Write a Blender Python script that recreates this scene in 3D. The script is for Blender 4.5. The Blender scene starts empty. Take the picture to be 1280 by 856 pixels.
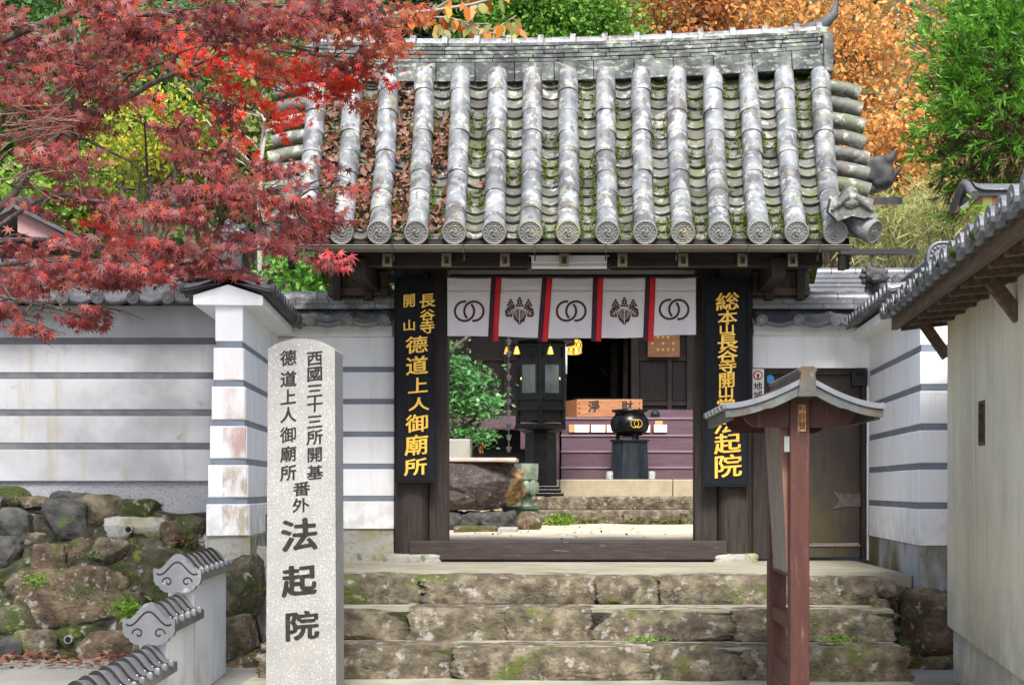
import bpy, bmesh, math, random
import numpy as np
from mathutils import Vector, Matrix, noise
R = math.radians
PI = math.pi
random.seed(7)
RNG = np.random.default_rng(11)

# ------------------------------------------------------------------ camera, sky, sun, exposure
SC = bpy.context.scene
COL = SC.collection
F = 1800.0
cam_d = bpy.data.cameras.new('camera')
cam = bpy.data.objects.new('camera', cam_d)
COL.objects.link(cam)
cam.location = (0, -12, 0.6)
cam.rotation_euler = (R(90), 0, 0)
cam_d.sensor_fit = 'HORIZONTAL'
cam_d.sensor_width = 36
cam_d.lens = 36 * F / 1280
cam_d.shift_x = -71 / 1280
cam_d.shift_y = 182 / 1280
cam_d.clip_end = 2000
SC.camera = cam

SUN_EL, SUN_AZ = 53, 177
w = bpy.data.worlds.new("World")
SC.world = w
w.use_nodes = True
nt = w.node_tree
sky = nt.nodes.new('ShaderNodeTexSky')
sky.sky_type = 'NISHITA'
sky.sun_disc = False
sky.sun_elevation = R(SUN_EL)
sky.sun_rotation = R(SUN_AZ)
sky.dust_density = 3.0
sky.ozone_density = 0.6
nt.links.new(sky.outputs[0], nt.nodes['Background'].inputs[0])
nt.nodes['Background'].inputs[1].default_value = 0.15
sl = bpy.data.lights.new('sun', 'SUN')
sl.energy = 3.2
sl.angle = R(20)
sl.color = (1.0, 0.965, 0.91)
so = bpy.data.objects.new('sun', sl)
COL.objects.link(so)
sd = Vector((math.sin(R(SUN_AZ)) * math.cos(R(SUN_EL)), math.cos(R(SUN_AZ)) * math.cos(R(SUN_EL)), math.sin(R(SUN_EL))))
so.rotation_euler = sd.to_track_quat('Z', 'Y').to_euler()
so.location = (-10, -20, 30)
SC.view_settings.view_transform = 'Standard'
SC.view_settings.look = 'None'
SC.view_settings.exposure = 1.15
SC.view_settings.gamma = 1
SC.view_settings.use_curve_mapping = False
SC.cycles.use_denoising = True
SC.cycles.max_bounces = 6


# ------------------------------------------------------------------ helpers
def P(px, py, D):
    """a point seen at pixel (px, py) standing D metres in front of the lens"""
    return Vector(((px - 711) * D / F, D - 12, 0.6 + (610 - py) * D / F))


def N3(p, s=1.0, o=0.0):
    return noise.noise((p[0] * s + o, p[1] * s + o * 1.7, p[2] * s - o))


class MB:
    def __init__(self):
        self.v, self.f, self.m, self.s = [], [], [], []

    def add(self, vs, fs, mi=0, smooth=False):
        b = len(self.v)
        self.v += [tuple(p) for p in vs]
        for f in fs:
            self.f.append(tuple(i + b for i in f))
            self.m.append(mi)
            self.s.append(smooth)
        return self

    def box(self, x0, x1, y0, y1, z0, z1, mi=0):
        vs = [(x, y, z) for x in (x0, x1) for y in (y0, y1) for z in (z0, z1)]
        self.add(vs, [(0, 1, 3, 2), (4, 6, 7, 5), (0, 4, 5, 1), (2, 3, 7, 6), (0, 2, 6, 4), (1, 5, 7, 3)], mi)
        return self

    def hexa(self, b, t, mi=0):
        """four bottom points, four top points, both counter-clockwise"""
        self.add(list(b) + list(t), [(3, 2, 1, 0), (4, 5, 6, 7), (0, 1, 5, 4), (1, 2, 6, 5), (2, 3, 7, 6), (3, 0, 4, 7)], mi)
        return self

    def beam(self, a, b, w_, h_, mi=0, up=(0, 0, 1)):
        a, b = Vector(a), Vector(b)
        d = (b - a).normalized()
        s = d.cross(Vector(up))
        if s.length < 1e-4:
            s = d.cross(Vector((0, 1, 0)))
        s.normalize()
        u = s.cross(d)
        s *= w_ / 2
        u *= h_ / 2
        q = [(-1, -1), (1, -1), (1, 1), (-1, 1)]
        self.hexa([a + s * i + u * j for i, j in q], [b + s * i + u * j for i, j in q], mi)
        return self

    def tube(self, pts, rad, seg=10, caps=True, mi=0, smooth=True):
        pts = [Vector(p) for p in pts]
        if not hasattr(rad, '__len__'):
            rad = [rad] * len(pts)
        vs, fs = [], []
        prev = None
        for i, p in enumerate(pts):
            d = (pts[min(i + 1, len(pts) - 1)] - pts[max(i - 1, 0)]).normalized()
            if prev is None:
                ref = Vector((0, 0, 1)) if abs(d.z) < 0.9 else Vector((1, 0, 0))
                u = d.cross(ref).normalized()
            else:
                u = (prev - d * prev.dot(d)).normalized()
            prev = u
            v_ = d.cross(u)
            for k in range(seg):
                a = 2 * PI * k / seg
                vs.append(p + (u * math.cos(a) + v_ * math.sin(a)) * rad[i])
        n = len(pts)
        for i in range(n - 1):
            for k in range(seg):
                k2 = (k + 1) % seg
                fs.append((i * seg + k, i * seg + k2, (i + 1) * seg + k2, (i + 1) * seg + k))
        self.add(vs, fs, mi, smooth)
        if caps:
            self.add(vs[:seg], [tuple(range(seg))[::-1]], mi)
            self.add(vs[-seg:], [tuple(range(seg))], mi)
        return self

    def lathe(self, prof, c, seg=24, mi=0, smooth=True, caps=True):
        """profile of (radius, z) about the vertical through c"""
        vs, fs = [], []
        for r, z in prof:
            for k in range(seg):
                a = 2 * PI * (k + 0.5) / seg
                vs.append((c[0] + r * math.cos(a), c[1] + r * math.sin(a), c[2] + z))
        for i in range(len(prof) - 1):
            for k in range(seg):
                k2 = (k + 1) % seg
                fs.append((i * seg + k, i * seg + k2, (i + 1) * seg + k2, (i + 1) * seg + k))
        self.add(vs, fs, mi, smooth)
        if caps:
            self.add(vs[:seg], [tuple(range(seg))[::-1]], mi)
            self.add(vs[-seg:], [tuple(range(seg))], mi)
        return self

    def grid(self, fn, nu, nv, mi=0, smooth=True):
        vs = [fn(i / nu, j / nv) for i in range(nu + 1) for j in range(nv + 1)]
        fs = [(i * (nv + 1) + j, (i + 1) * (nv + 1) + j, (i + 1) * (nv + 1) + j + 1, i * (nv + 1) + j + 1)
              for i in range(nu) for j in range(nv)]
        self.add(vs, fs, mi, smooth)
        return self

    def prism(self, poly, fn0, fn1, mi=0, smooth=False):
        """2-d outline mapped by fn0 to one end and by fn1 to the other"""
        n = len(poly)
        a = [fn0(*p) for p in poly]
        b = [fn1(*p) for p in poly]
        self.add(a + b, [tuple(range(n))[::-1], tuple(range(n, 2 * n))], mi)
        self.add(a + b, [(i, (i + 1) % n, n + (i + 1) % n, n + i) for i in range(n)], mi, smooth)
        return self

    def poly_xz(self, poly, y0, y1, mi=0):
        return self.prism(poly, lambda x, z: (x, y0, z), lambda x, z: (x, y1, z), mi)

    def rock(self, c, size, seed=0, amp=0.14, boxy=4.0, freq=1.3, n=9, rz=0, mi=0, smooth=True, cuts=0, depth=(0.72, 1.0), front=False):
        vs0, fs0 = cube_sphere(n)
        rr = random.Random(int(seed * 1000) + 17)
        planes = []
        for _ in range(cuts):
            nv = Vector((rr.gauss(0, 1), rr.gauss(0, 1) - 0.5, rr.gauss(0, 1))).normalized()
            if front:
                nv = Vector((rr.gauss(0, 0.22), -1, abs(rr.gauss(0.1, 0.35)))).normalized()
            planes.append((nv, rr.uniform(*depth)))
        ca, sa = math.cos(rz), math.sin(rz)
        out = []
        for p in vs0:
            k = (abs(p[0]) ** boxy + abs(p[1]) ** boxy + abs(p[2]) ** boxy) ** (1 / boxy)
            q = (p[0] / k, p[1] / k, p[2] / k)
            d = 1 + amp * (N3(q, freq, seed * 3.7) + 0.5 * N3(q, freq * 2.6, seed * 1.9 + 5) + 0.28 * N3(q, freq * 6, seed + 9))
            q = (q[0] * d, q[1] * d, q[2] * d)
            for nv, h in planes:
                e = q[0] * nv.x + q[1] * nv.y + q[2] * nv.z - h
                if e > 0:
                    q = (q[0] - nv.x * e * 0.9, q[1] - nv.y * e * 0.9, q[2] - nv.z * e * 0.9)
            if cuts:
                e = amp * 0.22 * N3(q, 9.0, seed) + amp * 0.14 * N3(q, 19.0, seed + 3)
                q = (q[0] * (1 + e), q[1] * (1 + e), q[2] * (1 + e))
            x, y, z = q[0] * size[0] / 2, q[1] * size[1] / 2, q[2] * size[2] / 2
            out.append((c[0] + x * ca - y * sa, c[1] + x * sa + y * ca, c[2] + z))
        self.add(out, fs0, mi, smooth)
        return self

    def build(self, name, mats, parent=None, bevel=0, loc=None, seg=2):
        me = bpy.data.meshes.new(name)
        off = Vector((0, 0, 0))
        if parent is not None:
            off = world_loc(parent)
        elif loc is not None:
            off = Vector(loc)
        me.from_pydata([(p[0] - off.x, p[1] - off.y, p[2] - off.z) for p in self.v], [], self.f)
        for m_ in (mats if isinstance(mats, (list, tuple)) else [mats]):
            me.materials.append(m_)
        me.polygons.foreach_set('material_index', self.m)
        me.polygons.foreach_set('use_smooth', self.s)
        me.update()
        o = bpy.data.objects.new(name, me)
        COL.objects.link(o)
        if parent is not None:
            o.parent = parent
        else:
            o.location = off
        if bevel:
            b = o.modifiers.new('bevel', 'BEVEL')
            b.width = bevel
            b.segments = seg
            b.limit_method = 'ANGLE'
            b.angle_limit = R(40)
        return o


def world_loc(o):
    v = Vector(o.location)
    p = o.parent
    while p is not None:
        v += Vector(p.location)
        p = p.parent
    return v


_cs = {}


def cube_sphere(n):
    if n not in _cs:
        bm = bmesh.new()
        bmesh.ops.create_cube(bm, size=2)
        bmesh.ops.subdivide_edges(bm, edges=bm.edges[:], cuts=n - 1, use_grid_fill=True)
        bm.verts.index_update()
        _cs[n] = ([tuple(v.co) for v in bm.verts], [tuple(v.index for v in f.verts) for f in bm.faces])
        bm.free()
    return _cs[n]


def tag(o, label, cat, group=None):
    o['label'] = label
    o['category'] = cat
    if group:
        o['group'] = group
    return o


def thing(name, label, cat, loc=(0, 0, 0), group=None):
    o = bpy.data.objects.new(name, None)
    o.empty_display_size = 0.2
    COL.objects.link(o)
    o.location = loc
    return tag(o, label, cat, group)


def copy_tree(o, parent=None):
    c = o.copy()
    COL.objects.link(c)
    if parent is not None:
        c.parent = parent
    for ch in list(o.children):
        copy_tree(ch, c)
    return c


def structure(o):
    o['kind'] = 'structure'
    return o


# ------------------------------------------------------------------ materials
def mat(name, cols, scale=3.0, detail=6, rough=0.7, bump=0.25, bscale=40, metallic=0.0, spots=(), island=0.0,
        stretch=(1, 1, 1), spec=0.4, bstretch=None, rng=(0.3, 0.7), dist=0.02):
    m = bpy.data.materials.new(name)
    m.use_nodes = True
    t = m.node_tree
    L = t.links.new
    bs = t.nodes['Principled BSDF']
    tc = t.nodes.new('ShaderNodeTexCoord')

    def noise_at(sc, st, det=6.0, rg=0.6):
        mp = t.nodes.new('ShaderNodeMapping')
        mp.inputs['Scale'].default_value = st
        mp.inputs['Location'].default_value = (sc * 0.37 + 3.1, sc * 0.11 + 1.7, sc * 0.23)
        L(tc.outputs['Object'], mp.inputs[0])
        nz = t.nodes.new('ShaderNodeTexNoise')
        nz.inputs['Scale'].default_value = sc
        nz.inputs['Detail'].default_value = det
        nz.inputs['Roughness'].default_value = rg
        L(mp.outputs[0], nz.inputs['Vector'])
        return nz.outputs['Fac']

    rp = t.nodes.new('ShaderNodeValToRGB')
    cr = rp.color_ramp
    n = len(cols)
    if n > 1:
        fac = noise_at(scale, stretch, detail)
        for i, c in enumerate(cols):
            pos = rng[0] + (rng[1] - rng[0]) * i / (n - 1)
            e = cr.elements[i] if i < 2 else cr.elements.new(pos)
            e.position = pos
            e.color = (*c, 1)
        L(fac, rp.inputs[0])
    else:
        cr.elements[0].color = cr.elements[1].color = (*cols[0], 1)
    out = rp.outputs[0]
    for sp in spots:
        nz = noise_at(sp.get('scale', 5), sp.get('stretch', (1, 1, 1)), sp.get('detail', 5), sp.get('rough', 0.6))
        mr = t.nodes.new('ShaderNodeMapRange')
        th, so_ = sp.get('th', 0.55), sp.get('soft', 0.05)
        mr.inputs['From Min'].default_value = th - so_
        mr.inputs['From Max'].default_value = th + so_
        mr.inputs['To Max'].default_value = sp.get('amt', 1.0)
        L(nz, mr.inputs['Value'])
        fac = mr.outputs[0]
        if 'zr' in sp:
            sx = t.nodes.new('ShaderNodeSeparateXYZ')
            L(tc.outputs['Object'], sx.inputs[0])
            m2 = t.nodes.new('ShaderNodeMapRange')
            m2.inputs['From Min'].default_value = sp['zr'][0]
            m2.inputs['From Max'].default_value = sp['zr'][1]
            L(sx.outputs[2], m2.inputs['Value'])
            mu = t.nodes.new('ShaderNodeMath')
            mu.operation = 'MULTIPLY'
            L(fac, mu.inputs[0])
            L(m2.outputs[0], mu.inputs[1])
            fac = mu.outputs[0]
        mx = t.nodes.new('ShaderNodeMix')
        mx.data_type = 'RGBA'
        L(fac, mx.inputs[0])
        L(out, mx.inputs[6])
        mx.inputs[7].default_value = (*sp['col'], 1)
        out = mx.outputs[2]
    if island:
        g = t.nodes.new('ShaderNodeNewGeometry')
        m3 = t.nodes.new('ShaderNodeMapRange')
        m3.inputs['To Min'].default_value = 1 - island
        m3.inputs['To Max'].default_value = 1 + island
        L(g.outputs['Random Per Island'], m3.inputs['Value'])
        hs = t.nodes.new('ShaderNodeHueSaturation')
        L(m3.outputs[0], hs.inputs['Value'])
        L(out, hs.inputs['Color'])
        out = hs.outputs[0]
    L(out, bs.inputs['Base Color'])
    bs.inputs['Roughness'].default_value = rough
    bs.inputs['Metallic'].default_value = metallic
    bs.inputs['Specular IOR Level'].default_value = spec
    if bump:
        bp = t.nodes.new('ShaderNodeBump')
        bp.inputs['Strength'].default_value = bump
        bp.inputs['Distance'].default_value = dist
        L(noise_at(bscale, bstretch or stretch, 8.0, 0.65), bp.inputs['Height'])
        L(bp.outputs[0], bs.inputs['Normal'])
    return m


def leaf_mat(name, cols, rough=0.45, trans=0.35, spec=0.4):
    """each leaf takes its own colour out of the list"""
    m = bpy.data.materials.new(name)
    m.use_nodes = True
    t = m.node_tree
    L = t.links.new
    bs = t.nodes['Principled BSDF']
    g = t.nodes.new('ShaderNodeNewGeometry')
    rp = t.nodes.new('ShaderNodeValToRGB')
    cr = rp.color_ramp
    n = len(cols)
    for i, c in enumerate(cols):
        e = cr.elements[i] if i < 2 else cr.elements.new(i / (n - 1))
        e.position = i / max(1, n - 1)
        e.color = (*c, 1)
    L(g.outputs['Random Per Island'], rp.inputs[0])
    L(rp.outputs[0], bs.inputs['Base Color'])
    bs.inputs['Roughness'].default_value = rough
    bs.inputs['Specular IOR Level'].default_value = spec
    tr = t.nodes.new('ShaderNodeBsdfTranslucent')
    L(rp.outputs[0], tr.inputs[0])
    mx = t.nodes.new('ShaderNodeMixShader')
    mx.inputs[0].default_value = trans
    L(bs.outputs[0], mx.inputs[1])
    L(tr.outputs[0], mx.inputs[2])
    L(mx.outputs[0], t.nodes['Material Output'].inputs[0])
    return m


MOSS = (0.06, 0.10, 0.015)
M = {}
M['tile'] = mat('grey_clay_tile', [(0.085, 0.09, 0.096), (0.155, 0.165, 0.178), (0.24, 0.252, 0.27)], 4, rng=(0.36, 0.64), rough=0.42, bump=0.25, bscale=60, island=0.16, spec=0.5,
                spots=[dict(col=(0.42, 0.43, 0.38), scale=12, th=0.56, soft=0.05, amt=0.75, detail=9, rough=0.72), dict(col=(0.085, 0.07, 0.065), scale=7, th=0.575, soft=0.015, amt=0.85, stretch=(1, 1, 0.6)), dict(col=(0.10, 0.10, 0.09), scale=26, th=0.62, soft=0.02, amt=0.7),
                       dict(col=(0.24, 0.25, 0.12), scale=10, th=0.62, soft=0.05, amt=0.55)])
M['tile_edge'] = mat('weathered_tile_disc', [(0.13, 0.135, 0.13), (0.22, 0.22, 0.21)], 9, rough=0.6, bump=0.3, spots=[dict(col=(0.33, 0.30, 0.16), scale=4, th=0.6, soft=0.05, amt=0.6)])
M['pan'] = mat('mossy_pan_tile', [(0.055, 0.056, 0.05), (0.105, 0.107, 0.098), (0.18, 0.182, 0.168)], 5, rng=(0.36, 0.64), rough=0.6, bump=0.3, island=0.4,
               spots=[dict(col=(0.055, 0.072, 0.018), scale=5, th=0.54, soft=0.06, amt=0.8), dict(col=(0.34, 0.34, 0.31), scale=11, th=0.60, soft=0.05, amt=0.7), dict(col=(0.12, 0.09, 0.07), scale=7, th=0.64, soft=0.04, amt=0.7)])
M['ridge'] = mat('lichen_ridge_tile', [(0.022, 0.026, 0.026), (0.06, 0.066, 0.065), (0.125, 0.134, 0.13)], 7, rng=(0.36, 0.64), rough=0.6, bump=0.3, island=0.3,
                 spots=[dict(col=(0.30, 0.34, 0.27), scale=20, th=0.57, soft=0.05, amt=0.7, stretch=(0.6, 1, 1.2)), dict(col=(0.08, 0.10, 0.06), scale=6, th=0.62, soft=0.04, amt=0.6)])
M['new_tile'] = mat('clean_silver_tile', [(0.085, 0.09, 0.102), (0.14, 0.148, 0.165)], 3, rough=0.33, bump=0.12, island=0.14, spec=0.6,
                    spots=[dict(col=(0.30, 0.30, 0.29), scale=14, th=0.63, soft=0.04, amt=0.6), dict(col=(0.10, 0.10, 0.085), scale=20, th=0.60, soft=0.05, amt=0.6), dict(col=(0.13, 0.13, 0.14), scale=6, th=0.63, soft=0.05, amt=0.6)])
M['dark_tile'] = mat('dark_old_tile', [(0.035, 0.035, 0.038), (0.07, 0.07, 0.075), (0.115, 0.115, 0.12)], 6, spec=0.25, rough=0.6, bump=0.2, island=0.2)
M['moss'] = mat('moss', [(0.02, 0.03, 0.006), (0.05, 0.075, 0.01), (0.09, 0.12, 0.02)], 14, rough=0.95, bump=0.8, bscale=120, spec=0.1)
M['plaster'] = mat('white_lime_plaster', [(0.73, 0.75, 0.78), (0.82, 0.835, 0.86)], 1.2, rough=0.75, bump=0.06, bscale=25,
                   spots=[dict(col=(0.50, 0.50, 0.48), scale=3, th=0.63, soft=0.10, amt=0.4, stretch=(1.5, 1.5, 0.35)), dict(col=(0.42, 0.42, 0.40), scale=14, th=0.68, soft=0.05, amt=0.35, stretch=(1, 1, 0.3)), dict(col=(0.50, 0.49, 0.45), scale=4, th=0.62, soft=0.10, amt=0.30, stretch=(2.2, 2.2, 0.22)), dict(col=(0.33, 0.32, 0.27), scale=9, th=0.50, soft=0.12, amt=0.5, zr=(0.50, 0.15))])
M['grey_plaster'] = mat('shade_grey_plaster', [(0.32, 0.325, 0.345), (0.39, 0.395, 0.415), (0.43, 0.435, 0.455)], 0.9, rough=0.8, bump=0.08, bscale=30,  # white plaster in the maple's shade, darkened here by its grey colour
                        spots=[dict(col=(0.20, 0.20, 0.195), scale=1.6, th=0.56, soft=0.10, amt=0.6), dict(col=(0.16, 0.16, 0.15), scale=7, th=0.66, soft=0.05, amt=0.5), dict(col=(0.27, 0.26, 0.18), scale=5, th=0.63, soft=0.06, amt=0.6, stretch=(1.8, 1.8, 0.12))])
M['stained'] = mat('rust_stained_plaster', [(0.70, 0.70, 0.70), (0.80, 0.80, 0.81)], 2, rough=0.8, bump=0.15, bscale=40,
                   spots=[dict(col=(0.36, 0.17, 0.12), scale=7, th=0.52, soft=0.12, amt=0.7, stretch=(1.2, 1, 0.5), zr=(1.4, 0.75)), dict(col=(0.30, 0.27, 0.16), scale=16, th=0.53, soft=0.08, amt=0.75, stretch=(1, 1, 0.6), zr=(0.62, 0.45)),
                          dict(col=(0.35, 0.35, 0.34), scale=20, th=0.58, soft=0.06, amt=0.6, stretch=(1.6, 1, 0.5), zr=(1.2, 1.6))])
M['band'] = mat('grey_slate_band', [(0.13, 0.15, 0.19), (0.20, 0.23, 0.28)], 6, rough=0.6, bump=0.1)
M['dark_band'] = mat('dark_slate_band', [(0.06, 0.065, 0.075), (0.12, 0.125, 0.14)], 8, rough=0.6, bump=0.15)
M['concrete'] = mat('speckled_concrete', [(0.22, 0.23, 0.25), (0.30, 0.31, 0.33)], 2, rough=0.9, bump=0.4, bscale=90,
                    spots=[dict(col=(0.12, 0.12, 0.13), scale=60, th=0.58, soft=0.03, amt=0.7), dict(col=(0.48, 0.48, 0.49), scale=75, th=0.62, soft=0.03, amt=0.6)])
M['mossy_concrete'] = mat('mossy_concrete', [(0.24, 0.24, 0.22), (0.36, 0.36, 0.33)], 3, rough=0.9, bump=0.4, bscale=60,
                          spots=[dict(col=(0.20, 0.18, 0.03), scale=4, th=0.55, soft=0.08, amt=0.7), dict(col=MOSS, scale=6, th=0.60, soft=0.05, amt=0.8), dict(col=(0.14, 0.14, 0.13), scale=30, th=0.58, soft=0.05, amt=0.5)])
M['granite'] = mat('polished_granite', [(0.23, 0.23, 0.22), (0.29, 0.29, 0.28)], 5, rough=0.65, bump=0.12, bscale=200, dist=0.004,
                   spots=[dict(col=(0.12, 0.12, 0.12), scale=120, th=0.58, soft=0.05, amt=0.55, detail=3), dict(col=(0.52, 0.51, 0.49), scale=105, th=0.60, soft=0.05, amt=0.6, detail=3), dict(col=(0.21, 0.21, 0.19), scale=2.5, th=0.58, soft=0.1, amt=0.4),
                          dict(col=(0.30, 0.28, 0.18), scale=3, th=0.60, soft=0.10, amt=0.5, zr=(0.7, 0.1))])
M['carved'] = mat('carved_dark_lettering', [(0.006, 0.0055, 0.005), (0.028, 0.026, 0.02)], 30, rough=0.9, bump=0.2)
M['wood'] = mat('dark_brown_timber', [(0.012, 0.009, 0.0075), (0.025, 0.0185, 0.0155), (0.039, 0.0295, 0.025)], 6, rough=0.62, bump=0.25, bscale=18, stretch=(8, 8, 0.7), spec=0.35)
M['wood_h'] = mat('dark_brown_beam', [(0.015, 0.010, 0.0085), (0.032, 0.022, 0.019), (0.050, 0.035, 0.030)], 6, rough=0.62, bump=0.25, bscale=18, stretch=(0.7, 8, 8), spec=0.35,
                  spots=[dict(col=(0.16, 0.13, 0.11), scale=10, th=0.68, soft=0.03, amt=0.6, stretch=(0.5, 3, 4))])
M['black_wood'] = mat('blackened_timber', [(0.008, 0.007, 0.006), (0.02, 0.016, 0.014)], 6, rough=0.7, bump=0.15, stretch=(1, 6, 6))
M['brown_wood'] = mat('brown_weathered_timber', [(0.05, 0.032, 0.022), (0.10, 0.066, 0.046), (0.14, 0.10, 0.075)], 5, rough=0.75, bump=0.3, bscale=18, stretch=(6, 0.8, 6))
M['old_wood'] = mat('grey_weathered_board', [(0.12, 0.09, 0.07), (0.22, 0.18, 0.15), (0.30, 0.25, 0.22)], 7, rough=0.8, bump=0.35, bscale=20, stretch=(9, 9, 0.6))
M['tan_wood'] = mat('fresh_tan_timber', [(0.42, 0.19, 0.07), (0.55, 0.28, 0.12)], 6, rough=0.6, bump=0.15, stretch=(8, 8, 0.8))
M['yellow_wood'] = mat('yellow_timber', [(0.55, 0.40, 0.14), (0.66, 0.50, 0.2)], 6, rough=0.6, bump=0.1, stretch=(8, 8, 0.8))
M['box_wood'] = mat('orange_zelkova_board', [(0.22, 0.085, 0.035), (0.32, 0.14, 0.06), (0.40, 0.19, 0.09)], 5, rough=0.5, bump=0.1, stretch=(0.8, 8, 8))
M['maroon'] = mat('maroon_painted_post', [(0.052, 0.017, 0.0135), (0.076, 0.026, 0.0205)], 5, rough=0.55, bump=0.15, bscale=40, stretch=(5, 5, 0.7),
                  spots=[dict(col=(0.20, 0.11, 0.09), scale=9, th=0.66, soft=0.05, amt=0.5, stretch=(4, 4, 0.6))])
M['purple'] = mat('faded_purple_wood', [(0.065, 0.034, 0.048), (0.10, 0.056, 0.075)], 4, rough=0.55, bump=0.12, stretch=(0.8, 6, 6))
M['purple_edge'] = mat('pale_purple_nosing', [(0.13, 0.085, 0.105), (0.19, 0.13, 0.15)], 4, rough=0.5, bump=0.1, stretch=(0.8, 6, 6))  # paler purple than the steps
M['lacquer'] = mat('black_bronze', [(0.002, 0.0025, 0.003), (0.007, 0.0075, 0.008)], 6, rough=0.25, bump=0.08, spec=0.22)
M['iron'] = mat('dark_iron', [(0.005, 0.008, 0.012), (0.02, 0.027, 0.034)], 4, spec=0.2, rough=0.5, bump=0.15, stretch=(3, 3, 0.6))
M['signboard'] = mat('blackened_sign_board', [(0.004, 0.005, 0.007), (0.010, 0.012, 0.016)], 6, rough=0.6, bump=0.2, stretch=(6, 6, 0.6), spec=0.15)
M['gold'] = mat('gilt', [(0.75, 0.42, 0.04), (0.90, 0.58, 0.10)], 20, rough=0.38, bump=0.15, metallic=0.35, spec=0.6)
M['cloth'] = mat('white_cotton', [(0.62, 0.60, 0.65), (0.68, 0.66, 0.70)], 3, rough=0.9, bump=0.1, bscale=160, dist=0.003, spec=0.1)
M['red_cloth'] = mat('red_ribbon', [(0.50, 0.010, 0.018), (0.60, 0.02, 0.03)], 5, rough=0.75, bump=0.1)
M['plum_cloth'] = mat('dark_plum_ribbon', [(0.03, 0.010, 0.022), (0.05, 0.018, 0.035)], 5, rough=0.8, bump=0.1)
M['print'] = mat('brown_crest_print', [(0.065, 0.024, 0.020), (0.095, 0.036, 0.030)], 20, rough=0.9, bump=0.0)
M['white_paint'] = mat('white_enamel', [(0.78, 0.79, 0.8)], rough=0.4, bump=0)
M['paper'] = mat('white_card', [(0.75, 0.75, 0.74)], rough=0.8, bump=0)
M['ink'] = mat('black_ink', [(0.012, 0.012, 0.012)], rough=0.7, bump=0)
M['red_paint'] = mat('red_print', [(0.6, 0.03, 0.025)], rough=0.6, bump=0)
M['blue_paint'] = mat('blue_print', [(0.05, 0.25, 0.6)], rough=0.5, bump=0)
M['verdigris'] = mat('verdigris_copper', [(0.045, 0.04, 0.034), (0.075, 0.08, 0.075), (0.12, 0.145, 0.14)], 6, rough=0.5, bump=0.12, metallic=0.25,
                     spots=[dict(col=(0.12, 0.07, 0.045), scale=4, th=0.55, soft=0.08, amt=0.7), dict(col=(0.18, 0.30, 0.27), scale=8, th=0.64, soft=0.04, amt=0.5)])
M['slate'] = mat('blue_grey_metal_roof', [(0.13, 0.14, 0.16), (0.22, 0.23, 0.26)], 4, rough=0.38, bump=0.1, metallic=0.2)
M['gutter'] = mat('patched_brown_gutter', [(0.075, 0.055, 0.035), (0.15, 0.14, 0.11)], 2.2, rough=0.5, bump=0.1, stretch=(1, 1, 1))
M['stucco'] = mat('beige_stucco', [(0.56, 0.515, 0.385), (0.64, 0.595, 0.46), (0.69, 0.645, 0.52)], 1.3, rough=0.85, bump=0.15, bscale=90, dist=0.006, stretch=(1, 1, 0.6),
                  spots=[dict(col=(0.32, 0.30, 0.24), scale=5, th=0.62, soft=0.10, amt=0.35, stretch=(1.2, 1.2, 0.16)), dict(col=(0.22, 0.21, 0.17), scale=9, th=0.63, soft=0.05, amt=0.5, stretch=(3, 3, 0.08), zr=(0.6, 2.2)), dict(col=(0.42, 0.40, 0.34), scale=2, th=0.58, soft=0.1, amt=0.5), dict(col=(0.26, 0.25, 0.21), scale=5, th=0.47, soft=0.12, amt=0.55, zr=(0.75, 0.28)), dict(col=(0.30, 0.30, 0.27), scale=28, th=0.66, soft=0.03, amt=0.4)])
ROCKSPOT = [dict(col=(0.07, 0.085, 0.012), scale=4, th=0.60, soft=0.05, amt=0.9), dict(col=(0.40, 0.40, 0.37), scale=16, th=0.62, soft=0.03, amt=0.7), dict(col=(0.06, 0.055, 0.05), scale=9, th=0.60, soft=0.05, amt=0.6)]
M['step_stone'] = mat('rough_step_stone', [(0.058, 0.047, 0.030), (0.125, 0.103, 0.066), (0.215, 0.184, 0.128)], 9, rng=(0.36, 0.64), rough=0.95, bump=1.0, bscale=24, dist=0.05,
                      spots=[dict(col=(0.075, 0.10, 0.012), scale=3.0, th=0.61, soft=0.04, amt=0.85), dict(col=(0.36, 0.34, 0.31), scale=12, th=0.62, soft=0.04, amt=0.75), dict(col=(0.06, 0.052, 0.045), scale=7, th=0.60, soft=0.05, amt=0.6)])
M['tread'] = mat('worn_cement_tread', [(0.18, 0.165, 0.122), (0.245, 0.228, 0.175), (0.30, 0.282, 0.225)], 2.5, rough=0.85, bump=0.2, bscale=50, dist=0.008,
                 spots=[dict(col=(0.16, 0.17, 0.08), scale=2, th=0.63, soft=0.07, amt=0.6), dict(col=(0.13, 0.125, 0.11), scale=4, th=0.62, soft=0.07, amt=0.5)])
M['rock_grey'] = mat('dark_grey_boulder', [(0.03, 0.031, 0.031), (0.055, 0.055, 0.052), (0.09, 0.086, 0.076)], 7, rng=(0.36, 0.64), rough=0.95, bump=0.8, bscale=30, dist=0.03, spots=[dict(col=MOSS, scale=4, th=0.66, soft=0.04, amt=0.8)])
M['rock_tan'] = mat('tan_boulder', [(0.065, 0.046, 0.028), (0.135, 0.098, 0.06), (0.23, 0.17, 0.11)], 8, rng=(0.36, 0.64), rough=0.95, bump=1.0, bscale=24, dist=0.05, spots=ROCKSPOT)
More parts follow.
